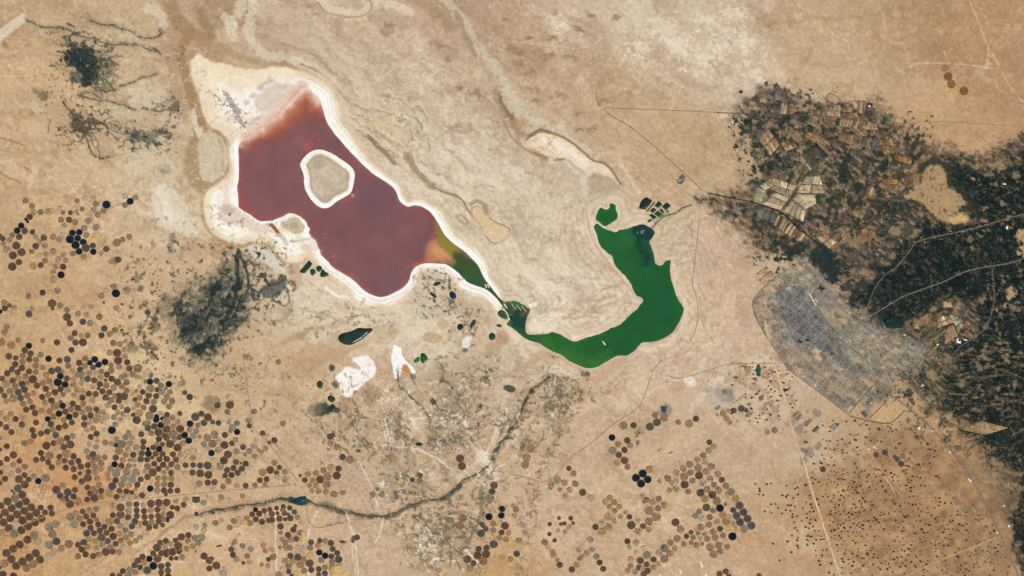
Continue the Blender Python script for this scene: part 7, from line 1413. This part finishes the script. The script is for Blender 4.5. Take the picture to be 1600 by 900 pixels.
ROADS = [
    ('1213 432 1200 444 1186 456 1178 466 1175 476 1179 492 1192 516 1204 536 1216 554 1226 570 1234 580 1262 599 1292 622 1327 649', 1.1, (116, 106, 90), 'dark ring road curving round the left side of the city'),
    ('1265 454 1276 476 1288 498 1298 516 1305 528 1305.5 552 1330 572 1360 592 1392 616 1420 638 1440 654 1462 676 1478 694 1500 722 1520 750 1538 784 1556 820 1572 856 1592 900 1600 915', 1.8, (128, 112, 92), 'long highway leaving the city towards the bottom right corner'),
    ('1305 528 1318 534 1336 548 1350 560 1374 584', 1.2, (100, 92, 80), 'avenue running through the right side of the city'), ('1327 645 1345 624 1365 602', 1.2, (96, 86, 72), 'short street closing the lower end of the city'),
    ('1328 650 1346 655 1368 660 1386 662 1395 660 1414 641', 1.6, (104, 92, 74), 'curved road round the bare block outside the city'), ('1343 666 1358 654 1388 624', 1.6, (124, 106, 82), 'brown track crossing the bare block outside the city'),
    ('1344 504 1362 492 1384 480 1404 466 1430 456 1452 448 1476 440 1498 428 1516 422 1534 418 1560 414 1584 410 1610 398', 1.6, (112, 102, 86), 'wide tan road sweeping through the dark palm groves'),
    ('1396 422 1412 404 1424 388 1430 378 1450 372 1480 366 1508 360 1540 352 1570 342 1610 332', 1.5, (110, 100, 84), 'upper tan road along the edge of the palm groves'), ('1356 478 1366 450 1380 432 1396 420', 1.0, (118, 108, 92), 'road linking the city with the palm groves'),
    ('1550 420 1553 440 1554 462 1551 482 1546 500 1540 514 1522 528 1500 540 1486 558 1478 570', 1.2, (108, 98, 80), 'road dropping down through the dark groves'), ('1454 428 1455 440 1456 456', .8, (110, 104, 88), 'short lane crossing the wide grove road'),
    ('1540 568 1560 578 1580 582 1610 598', 1.0, (120, 106, 84), 'pale lane in the lower groves'), ('1428 562 1446 542 1470 520 1490 512', 1.4, (142, 122, 96), 'sandy road past the white sheds'),
    ('1108 302 1126 306 1150 311 1170 314 1200 324 1216 330 1224 334 1240 350 1256 364 1272 376 1284 388', 1.5, (30, 38, 40), 'dark canal running diagonally down into the city groves'),
    ('1284 388 1296 404 1306 418 1314 430', 3.0, (34, 48, 56), 'wide dark end reach of the canal'), ('1318 424 1334 419 1350 416', 1.0, (52, 56, 46), 'dark ditch turning right at the canal end'),
    ('1098 299 1080 281 1062 264 1044 248 1022 228 1000 210 980 194 958 184 942 170', 1.3, (150, 122, 92), 'straight ditch climbing from the canal across the upper desert'), ('944 168 980 170 1020 171.5 1070 173 1120 176', 1.0, (146, 124, 94), 'left faint half of the long ditch across the desert'),
    ('1120 176 1160 177.5 1210 179 1260 180 1290 182 1352 186', 1.3, (92, 84, 66), 'right dark half of the long ditch through the fields'), ('932 145 933 158 938 166', 1.4, (128, 112, 90), 'short dark gully at the ditch corner'),
    ('1216 182 1220 160 1227 143', 1.3, (98, 90, 72), 'side ditch rising beside the kite shaped plot'), ('1184 181 1184 162', 1.0, (120, 106, 86), 'small upright ditch stub off the long ditch'), ('1216 162 1206 156 1196 146', 1.0, (110, 98, 78), 'small branch leaving the kite plot ditch'), ('1288 190 1290 165 1293 143 1310 152 1322 168', 1.3, (110, 98, 74), 'forked ditch above the ruled strips'),
    ('1352 187 1366 198 1380 210 1400 218', 1.0, (108, 92, 70), 'ditch falling from the ruled strips'), ('1220 332 1232 312 1243 296 1252 278 1262 262', 1.2, (116, 104, 82), 'farm lane from the canal to the crossroads'), ('1243 301 1262 303 1290 302', 1.0, (96, 92, 74), 'farm lane going right at the crossroads'),
    ('1236 310 1248 320 1262 332', 1.0, (116, 104, 80), 'farm lane going down at the crossroads'), ('1092 346 1090 370 1087 395 1083 430 1081 446 1090 470 1091 500 1086 520 1078 534', .9, (150, 124, 98), 'thin road following the right shore of the green lake'),
    ('1092 346 1104 340 1112 342 1132 360 1150 378 1168 392', .9, (176, 146, 112), 'thin track from the lake road towards the farms'), ('1060 298 1074 312 1092 320 1098 328', 1.2, (186, 164, 130), 'pale track meeting the canal mouth'),
    ('1040 584 1050 590 1062 592 1090 584 1120 574 1140 568 1180 568 1210 568', 1.1, (158, 132, 104), 'road coming from the lake to the city edge'), ('1040 562 1060 555 1078 548', .8, (178, 150, 120), 'faint road under the green lake'),
    ('1036 562 1022 575 1016 592 1010 610 1002 632 988 645 965 658 945 674 915 700 893 712 880 730 862 750 848 754', 1.3, (164, 138, 108), 'diagonal road from the lake to the lower middle'), ('848 754 822 746 800 741', 1.0, (150, 128, 100), 'road going left at the diagonal road end'), ('848 756 850 780 852 830', 1.4, (206, 182, 148), 'pale track going down at the diagonal road end'),
    ('1195 500 1206 556 1216 590 1228 630 1240 680 1256 720 1266 760 1280 800 1296 850 1314 905', 2.6, (206, 176, 138), 'wide straight sand track beside the speckled farmland'), ('1349 700 1340 722 1332 740', .9, (160, 136, 106), 'thin track below the white hamlet'), ('1372 735 1388 752 1400 775', 1.4, (200, 168, 128), 'pale track right of the small round fields'),
    ('1414 901 1440 888 1480 870 1520 855 1544 845 1562 838', 1.1, (200, 164, 120), 'sandy lane slanting up to the highway'), ('1280 790 1292 787', 1.0, (204, 178, 142), 'short spur off the sand track'),
    ('380 560 388 620 392 640 394 664 400 674 418 690 435 712 452 734 466 752', 1.0, (150, 124, 98), 'thin straight road down to the river town'), ('0 838 24 826 56 812 90 800 130 788 180 783 240 778 300 772 360 766 410 762 455 758', 1.3, (172, 140, 100), 'ruled road through the lower left round fields'),
    ('478 772 479 800 482 815 490 823 500 825 520 820 545 814', .8, (128, 106, 82), 'dark curved track below the river town'), ('545 812 600 812 660 816 720 818', .9, (172, 146, 116), 'straight track along the river foot'), ('1000 640 1018 643 1031 645', .8, (150, 132, 108), 'thin track ending at the blue black plot'),
    ('1104 628 1108 640 1118 655 1128 670 1140 680', 1.3, (212, 188, 152), 'pale track down from the smoky hamlet'), ('1434 190 1470 190 1540 194 1600 198', .8, (160, 128, 90), 'thin line across the upper right desert'),
    ('1250 590 1240 575 1232 560', 1.0, (184, 160, 124), 'sandy street inside the ring road'), ('1222 500 1246 548 1280 580 1330 620', 1.2, (170, 150, 120), 'pale avenue through the lower left of the city'), ('1222 450 1240 480 1262 520 1290 548 1310 560', .9, (96, 92, 84), 'dark avenue through the grey city core'),
]
for a, wd, c, lab in ROADS:
    nm = 'canal' if 'canal' in lab and 'lane' not in lab and 'track' not in lab and 'straight ditch' not in lab else 'ditch' if 'ditch' in lab or 'gully' in lab else 'road'
    road(nm, P(a), wd, c, lab, nm, mat=M_POND if nm == 'canal' else None, lvl=.10 + .02 * (len(lab) % 7))

# ------------------------------------------------------------------ foliage: low clumps, thousands to a grove
def clumps(name, U, Vv, rad, cols, label, hgt=.35, stretch=None, ang=None, kind='stuff', cat='grove', sides=6):
    n = len(U)
    rs = np.random.default_rng(n)
    z = zat(U, Vv)
    V = np.zeros((n, sides + 1, 3)); C = np.zeros((n, sides + 1, 3))
    st = np.ones(n) if stretch is None else stretch
    an = rs.uniform(0, 6.28, n) if ang is None else ang
    for s in range(sides):
        a = 6.28318 * s / sides
        r = rad * rs.uniform(.65, 1.25, n)
        x, y = r * math.cos(a) * st, r * math.sin(a) / np.sqrt(st)
        V[:, s, 0] = U - 800 + x * np.cos(an) - y * np.sin(an)
        V[:, s, 1] = 450 - Vv + x * np.sin(an) + y * np.cos(an)
        V[:, s, 2] = np.maximum(zat(V[:, s, 0] + 800, 450 - V[:, s, 1]), -.02) + .01
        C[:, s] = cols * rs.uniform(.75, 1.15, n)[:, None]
    V[:, sides, 0] = U - 800 + rs.normal(0, .1, n); V[:, sides, 1] = 450 - Vv + rs.normal(0, .1, n)
    V[:, sides, 2] = np.maximum(z, 0) + hgt * rad * rs.uniform(.7, 1.3, n) + .05
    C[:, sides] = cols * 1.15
    b = (np.arange(n) * (sides + 1))[:, None]
    F = np.concatenate([np.stack([b[:, 0] + s, b[:, 0] + (s + 1) % sides, b[:, 0] + sides], 1) for s in range(sides)])
    o = mesh_np(name, V.reshape(-1, 3), F, M_LEAF, albedo(np.clip(C.reshape(-1, 3), 0, 255)))
    return tag(o, label, cat, kind=kind)


def scatter(n, box, dens, seed):
    """rejection sampling of map points by a density function"""
    rs = np.random.default_rng(seed)
    U = rs.uniform(box[0], box[2], n); Vv = rs.uniform(box[1], box[3], n)
    k = rs.random(n) < dens(U, Vv)
    return U[k], Vv[k]


road_lines = [P(a) for a, wd, c, lab in ROADS if P(a)[0][0] > 1080 and P(a)[-1][0] < 1700]


def off_roads(U, Vv):
    d = np.full(U.shape, 99.)
    for l in road_lines:
        d = np.minimum(d, dline(l, U, Vv))
    return sm(.8, 2.2, d)


GREENS = np.array([(14, 26, 25), (20, 32, 29), (12, 24, 26), (28, 38, 32), (36, 44, 36)], float)
open_poly = [P('1417 302 1443 286 1445 262 1457 252 1478 262 1480 280 1492 300 1507 315 1496 328 1513 340 1510 351 1482 351 1465 345 1450 326 1422 312'), P('1586 362 1600 350 1640 350 1640 412 1598 408 1588 400 1592 384'), P('1570 456 1580 450 1590 460 1586 470 1574 468')]


def dens_oasis(U, Vv):
    base = np.where(sdpoly(OASIS, U, Vv) < -8, .2, 0.0) + np.where(sdpoly(DENSE, U + 6 * fbm(U, Vv, 14, 2, 3), Vv) < 0, .55, 0.0)
    n = fbm(U, Vv, 16, 5, 11, .7)
    soil = cat_(U, Vv).mean(-1)
    d = base * np.clip(.75 + 1.5 * n, 0, 1.6) * (1 - sm(60, 110, soil))
    for q in open_poly:
        d = np.where(sdpoly(q, U, Vv) < 1, 0, d)
    d = np.where(sdpoly(CITY, U, Vv) < -2, d * .25, d)
    return d * off_roads(U, Vv)


U, Vv = scatter(130000, (1080, 125, 1680, 930), dens_oasis, 5)
an = np.where(Vv > 640, .6, np.where((Vv > 520) & (U > 1470), .0, rng.uniform(0, 6.28, len(U))))
st = np.where((Vv > 520) & (U > 1470), rng.uniform(1.2, 2.4, len(U)), rng.uniform(.9, 1.4, len(U)))
clumps('palm_grove', U, Vv, rng.uniform(.4, 1.0, len(U)), GREENS[rng.integers(0, 5, len(U))] * rng.uniform(.75, 1.2, len(U))[:, None], 'dark green palm groves covering the right side behind the city', .35, st, an)


def dens_soil(lo, hi, peak):
    return lambda U, Vv: peak * (1 - sm(lo, hi, cat_(U, Vv).mean(-1))) * np.clip(.6 + 1.2 * fbm(U, Vv, 9, 3, 5), 0, 1.5)


U, Vv = scatter(42000, (236, 388, 452, 580), dens_soil(62, 135, .62), 6)
clumps('scrub_thicket', U, Vv, rng.uniform(.35, .9, len(U)), np.array([(22, 36, 38), (32, 44, 42), (50, 58, 54), (18, 32, 34)], float)[rng.integers(0, 4, len(U))], 'dark green thicket spreading below the salt shore, left of centre', .35, rng.uniform(1.2, 2.6, len(U)), rng.normal(1.0, .3, len(U)), cat='thicket')
U, Vv = scatter(26000, (90, 25, 290, 275), dens_soil(95, 150, .7), 7)
clumps('wadi_scrub', U, Vv, rng.uniform(.35, .85, len(U)), np.array([(20, 34, 36), (36, 46, 44), (60, 62, 54)], float)[rng.integers(0, 3, len(U))], 'dark scrub along the wadis in the upper left', .35, cat='scrub')


def dens_river(U, Vv):
    d = dline(chaikin(RIVER, 2, False), U, Vv)
    return np.exp(-((d + 2.5 * fbm(U, Vv, 18, 2, 6)) / 2.4) ** 2) * np.clip(.15 + 1.1 * fbm(U, Vv, 14, 3, 2), 0, 1)


U, Vv = scatter(60000, (300, 580, 870, 815), dens_river, 8)
clumps('river_thicket', U, Vv, rng.uniform(.5, 1.1, len(U)), np.array([(56, 62, 48), (70, 70, 54), (46, 58, 48), (88, 80, 60)], float)[rng.integers(0, 4, len(U))], 'narrow green thicket following the winding river', .35, cat='thicket')


def dens_shrub(U, Vv):
    n = fbm(U, Vv, 30, 5, 9, .7)
    z1 = sm(560, 620, U) * (1 - sm(830, 880, U)) * sm(560, 600, Vv)
    soil = cat_(U, Vv).mean(-1)
    return (soil < 200) * (.08 + .8 * z1) * np.clip(n - .02, 0, 1) * (.5 + 1.2 * (1 - sm(130, 170, soil)))


U, Vv = scatter(60000, (440, 430, 960, 900), dens_shrub, 9)
keep = (sd_w[np.clip(np.searchsorted(vs_, Vv), 0, len(vs_) - 1), np.clip(np.searchsorted(us, U), 0, len(us) - 1)] > 12) & (rim[np.clip(np.searchsorted(vs_, Vv), 0, len(vs_) - 1), np.clip(np.searchsorted(us, U), 0, len(us) - 1)] > 4)
U, Vv = U[keep], Vv[keep]
clumps('desert_shrubs', U, Vv, rng.uniform(.35, .9, len(U)), np.array([(92, 82, 62), (112, 96, 72), (74, 68, 54)], float)[rng.integers(0, 3, len(U))], 'scattered dry shrubs across the lower middle waste land', .3, cat='shrubs')


def dens_marsh(U, Vv):
    q = P('794 478 812 486 824 484 824 496 819 514 822 522 808 517 797 503 794 490')
    return np.where(sdpoly(q, U, Vv) < 0, .5, 0) + np.where(sdpoly(P('1002 352 1022 358 1022 374 1010 372 1004 362'), U, Vv) < 0, .25, 0)


U, Vv = scatter(9000, (785, 345, 1030, 526), dens_marsh, 10)
clumps('marsh_reeds', U, Vv, rng.uniform(.4, .9, len(U)), np.array([(28, 58, 52), (40, 70, 56), (24, 48, 50)], float)[rng.integers(0, 3, len(U))], 'dark green reeds standing in the marsh between the lakes', .3, cat='reeds')

# ------------------------------------------------------------------ buildings
def boxes(name, B, label, cat='buildings', kind='stuff'):
    """B rows: u v half-length half-width height angle r g b"""
    B = np.asarray(B)
    n = len(B)
    ca, sa = np.cos(B[:, 5]), np.sin(B[:, 5])
    z = zat(B[:, 0], B[:, 1])
    V = np.zeros((n, 8, 3))
    for i, (sx, sy, top) in enumerate([(-1, -1, 0), (1, -1, 0), (1, 1, 0), (-1, 1, 0), (-1, -1, 1), (1, -1, 1), (1, 1, 1), (-1, 1, 1)]):
        x, y = sx * B[:, 2], sy * B[:, 3]
        V[:, i, 0] = B[:, 0] - 800 + x * ca - y * sa
        V[:, i, 1] = 450 - B[:, 1] + x * sa + y * ca
        V[:, i, 2] = z + (B[:, 4] if top else -.3)
    b = (np.arange(n) * 8)[:, None]
    F = np.concatenate([b + np.array(f)[None] for f in ((4, 5, 6, 7), (0, 1, 5, 4), (1, 2, 6, 5), (2, 3, 7, 6), (3, 0, 4, 7))])
    C = np.repeat(B[:, 6:9], 8, 0)
    return tag(mesh_np(name, V.reshape(-1, 3), F, M_BUILD, albedo(np.clip(C, 0, 255))), label, cat, kind=kind)


rows = []
th = R(-38)
rb = np.random.default_rng(21)
ct, st_ = math.cos(R(38)), math.sin(R(38))
for a in np.arange(-260, 260, 1.75):
    for b in np.arange(-200, 200, 1.75):
        if (a % 17) < 1.9 or (b % 23) < 1.9:
            continue
        u, v = 1310 + a * ct - b * st_, 540 + a * st_ + b * ct
        rows.append((u + rb.normal(0, .22), v + rb.normal(0, .22)))
rows = np.array(rows)
d = sdpoly(CITY, rows[:, 0] + 5 * fbm(rows[:, 0], rows[:, 1], 20, 2, 4), rows[:, 1])
soil = cat_(rows[:, 0], rows[:, 1])
core = sdpoly(P('1216 452 1250 440 1272 470 1290 505 1310 530 1330 560 1352 580 1330 585 1300 560 1270 545 1240 530 1222 505 1208 480'), rows[:, 0], rows[:, 1]) < 0
pr = np.where(d < 0, .62, np.where(d < 14, .12, 0)) * (1 - .85 * sm(140, 165, soil.mean(-1))) * np.clip(.8 + .8 * fbm(rows[:, 0], rows[:, 1], 12, 3, 8), .1, 1.2)
pr = np.where(core, np.maximum(pr, .7), pr) * off_roads(rows[:, 0], rows[:, 1])
k = rb.random(len(rows)) < pr
rows = rows[k]; core = core[k]
n = len(rows)
shade = cat_(rows[:, 0], rows[:, 1]).mean(-1) * rb.choice([.74, .86, .95, 1.05, 1.2, 1.42], n, p=[.16, .24, .25, .2, .1, .05])
tintb = np.where(core[:, None], np.array((.99, 1.0, .99)), np.array((1.04, .99, .9))) * rb.normal(1, .03, (n, 3))
B = np.column_stack([rows, rb.uniform(.5, .85, n), rb.uniform(.4, .75, n), rb.uniform(.08, .3, n), np.full(n, th) + rb.normal(0, .05, n), shade[:, None] * tintb])
boxes('city_buildings', B, 'dense grey city blocks between ring road and palm groves')


def dens_vill(U, Vv):
    d = np.full(U.shape, 99.)
    for l in (P('1344 504 1404 466 1452 448 1498 428 1534 418 1584 410 1610 398'), P('1396 422 1430 378 1480 366 1540 352 1610 332'), P('1550 420 1554 462 1546 500 1522 528'), P('1440 654 1478 694 1520 750 1556 820')):
        d = np.minimum(d, dline(l, U, Vv))
    v = np.exp(-(d / 3.4) ** 2) * .9
    for (x, y, r, p) in ((1304, 362, 10, .6), (1312, 322, 7, .4), (1400, 345, 9, .4), (1130, 328, 8, .5), (1230, 422, 10, .3), (1182, 408, 10, .5), (1195, 412, 10, .4), (1100, 585, 14, .25), (1128, 598, 14, .2), (1150, 592, 12, .3), (470, 757, 8, .7), (458, 766, 9, .35), (892, 717, 5, .6), (1108, 609, 8, .4), (1360, 698, 6, .5), (1308, 664, 9, .4), (1440, 540, 26, .35), (1420, 600, 14, .25), (1360, 590, 16, .3), (1475, 680, 10, .2), (1315, 682, 8, .3), (312, 790, 8, .25), (365, 798, 6, .25), (296, 800, 14, .2)):
        v = np.maximum(v, p * np.exp(-((U - x) ** 2 + (Vv - y) ** 2) / r ** 2))
    return v


U, Vv = scatter(150000, (1070, 300, 1620, 860), lambda a, b: dens_vill(a, b) * .2, 30)
U2, V2 = scatter(9000, (280, 690, 900, 810), lambda a, b: dens_vill(a, b) * .5, 31)
U, Vv = np.concatenate([U, U2]), np.concatenate([Vv, V2])
n = len(U)
shade = rb.choice([84, 108, 130, 150, 176, 216], n, p=[.2, .24, .22, .18, .1, .06])
B = np.column_stack([U, Vv, rb.uniform(.35, .8, n), rb.uniform(.3, .6, n), rb.uniform(.06, .2, n), rb.uniform(-.9, .2, n), shade[:, None] * np.array((1.0, .96, .9)) * rb.normal(1, .03, (n, 3))])
U3, V3 = scatter(40000, (1300, 290, 1620, 720), lambda p, q: np.where(sdpoly(DENSE, p, q) < 6, .13, .02) * np.clip(.7 + 1.2 * fbm(p, q, 26, 3, 4), 0, 1.5), 33)
n3_ = len(U3)
B = np.vstack([B, np.column_stack([U3, V3, rb.uniform(.3, .75, n3_), rb.uniform(.25, .5, n3_), rb.uniform(.06, .2, n3_), rb.uniform(-.9, .2, n3_), rb.choice([70, 84, 100, 124, 160], n3_, p=[.3, .28, .22, .14, .06])[:, None] * np.array((1.0, .98, .9))])])
boxes('village_buildings', B, 'scattered pale village houses along the oasis roads')

SHED = [(1265.5, 460, 2.2, .7, 62, 'first white shed from the top in the row inside the city'), (1267.8, 464.2, 2.0, .8, 60, 'second white shed in the row inside the city'), (1270.6, 469.2, 2.4, .8, 60, 'third white shed in the row inside the city'), (1274, 475, 2.4, .6, 58, 'last long pale shed of the row inside the city'),
        (1498, 534.5, 3.2, 1.6, 8, 'large white factory shed below the tan strips'), (1508.5, 531, 2.6, .8, 10, 'long thin white shed right of the factory shed'), (1496, 530.5, 1.0, 2.0, 20, 'upright white shed left of the factory shed'), (1465, 538.4, 1.6, .9, -30, 'small white shed right of the bare brown strip'),
        (1436, 669, 1.9, 1.3, 20, 'bright white shed on the side road off the highway'), (1457, 673.3, 1.1, .9, 0, 'small white shed on the highway bend'), (1358, 701.5, 1.4, .8, 30, 'left white shed of the hamlet above the small round fields'), (1366, 698.5, 1.7, .8, 50, 'right white shed of the hamlet above the small round fields'), (1369, 701, 1.2, .7, 60, 'lower white shed of the hamlet above the small round fields'),
        (1573.5, 355.5, 1.6, 2.2, 10, 'large white shed beside the upper grove road'), (1569.5, 287.5, 2.4, .9, 5, 'white roof in the upper right groves'), (1558, 832.5, 1.6, .8, -12, 'white shed left of the lower highway'), (1576.5, 822, 1.3, 1.5, 10, 'white shed right of the lower highway'), (1568.4, 790, 1.2, 1.0, 0, 'white shed at the dark edge above the lower highway'),
        (1484, 706.5, 1.6, .8, 40, 'white shed midway down the highway'), (1515.5, 750.5, 3.4, .8, 48, 'long pale shed beside the middle highway'), (1358.5, 191 - 25, 1.8, .9, 30, 'bright white building in the dark plot above the strips'), (1274, 602, 1.0, 1.0, 0, 'white block just inside the ring road'), (1042.5, 597, 1.7, .5, 18, 'small blue roof alone in the desert below the lake road'), (1079, 597, 2.2, 1.2, 60, 'white yard building at the road under the lake'),
        (1441.5, 602, 1.6, .8, 15, 'white shed in the sandy strip right of the city'), (1189.6, 404.3, 1.3, .5, 30, 'white roof at the upper left city fringe'), (1413.5, 593.4 - 70, 1.6, .7, 5, 'white roof right of the walled orchard')]
for (u, v, a, b, ang, lab) in SHED:
    c = (60, 66, 128) if 'blue' in lab else (238, 234, 226)
    V = []
    h = .35
    V = [(-a, -b, -.3), (a, -b, -.3), (a, b, -.3), (-a, b, -.3), (-a, -b, h), (a, -b, h), (a, b, h), (-a, b, h), (-a, 0, h + .22), (a, 0, h + .22)]
    o = bpy.data.objects.new('warehouse', None)
    COL.objects.link(o)
    o.location = (u - 800, 450 - v, float(zat(u, v)))
    o.rotation_euler = (0, 0, R(-ang))
    tag(o, lab, 'shed', 'pale sheds')
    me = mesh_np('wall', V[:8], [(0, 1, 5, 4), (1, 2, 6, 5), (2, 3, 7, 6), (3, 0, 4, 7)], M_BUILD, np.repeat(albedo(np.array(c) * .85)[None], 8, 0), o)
    Vr = [(-a * 1.03, -b * 1.05, h), (a * 1.03, -b * 1.05, h), (a * 1.03, 0, h + .22), (-a * 1.03, 0, h + .22), (a * 1.03, b * 1.05, h), (-a * 1.03, b * 1.05, h)]
    mesh_np('roof', Vr, [(0, 1, 2, 3), (3, 2, 4, 5)], M_BUILD, np.repeat(albedo(c)[None], 6, 0), o)
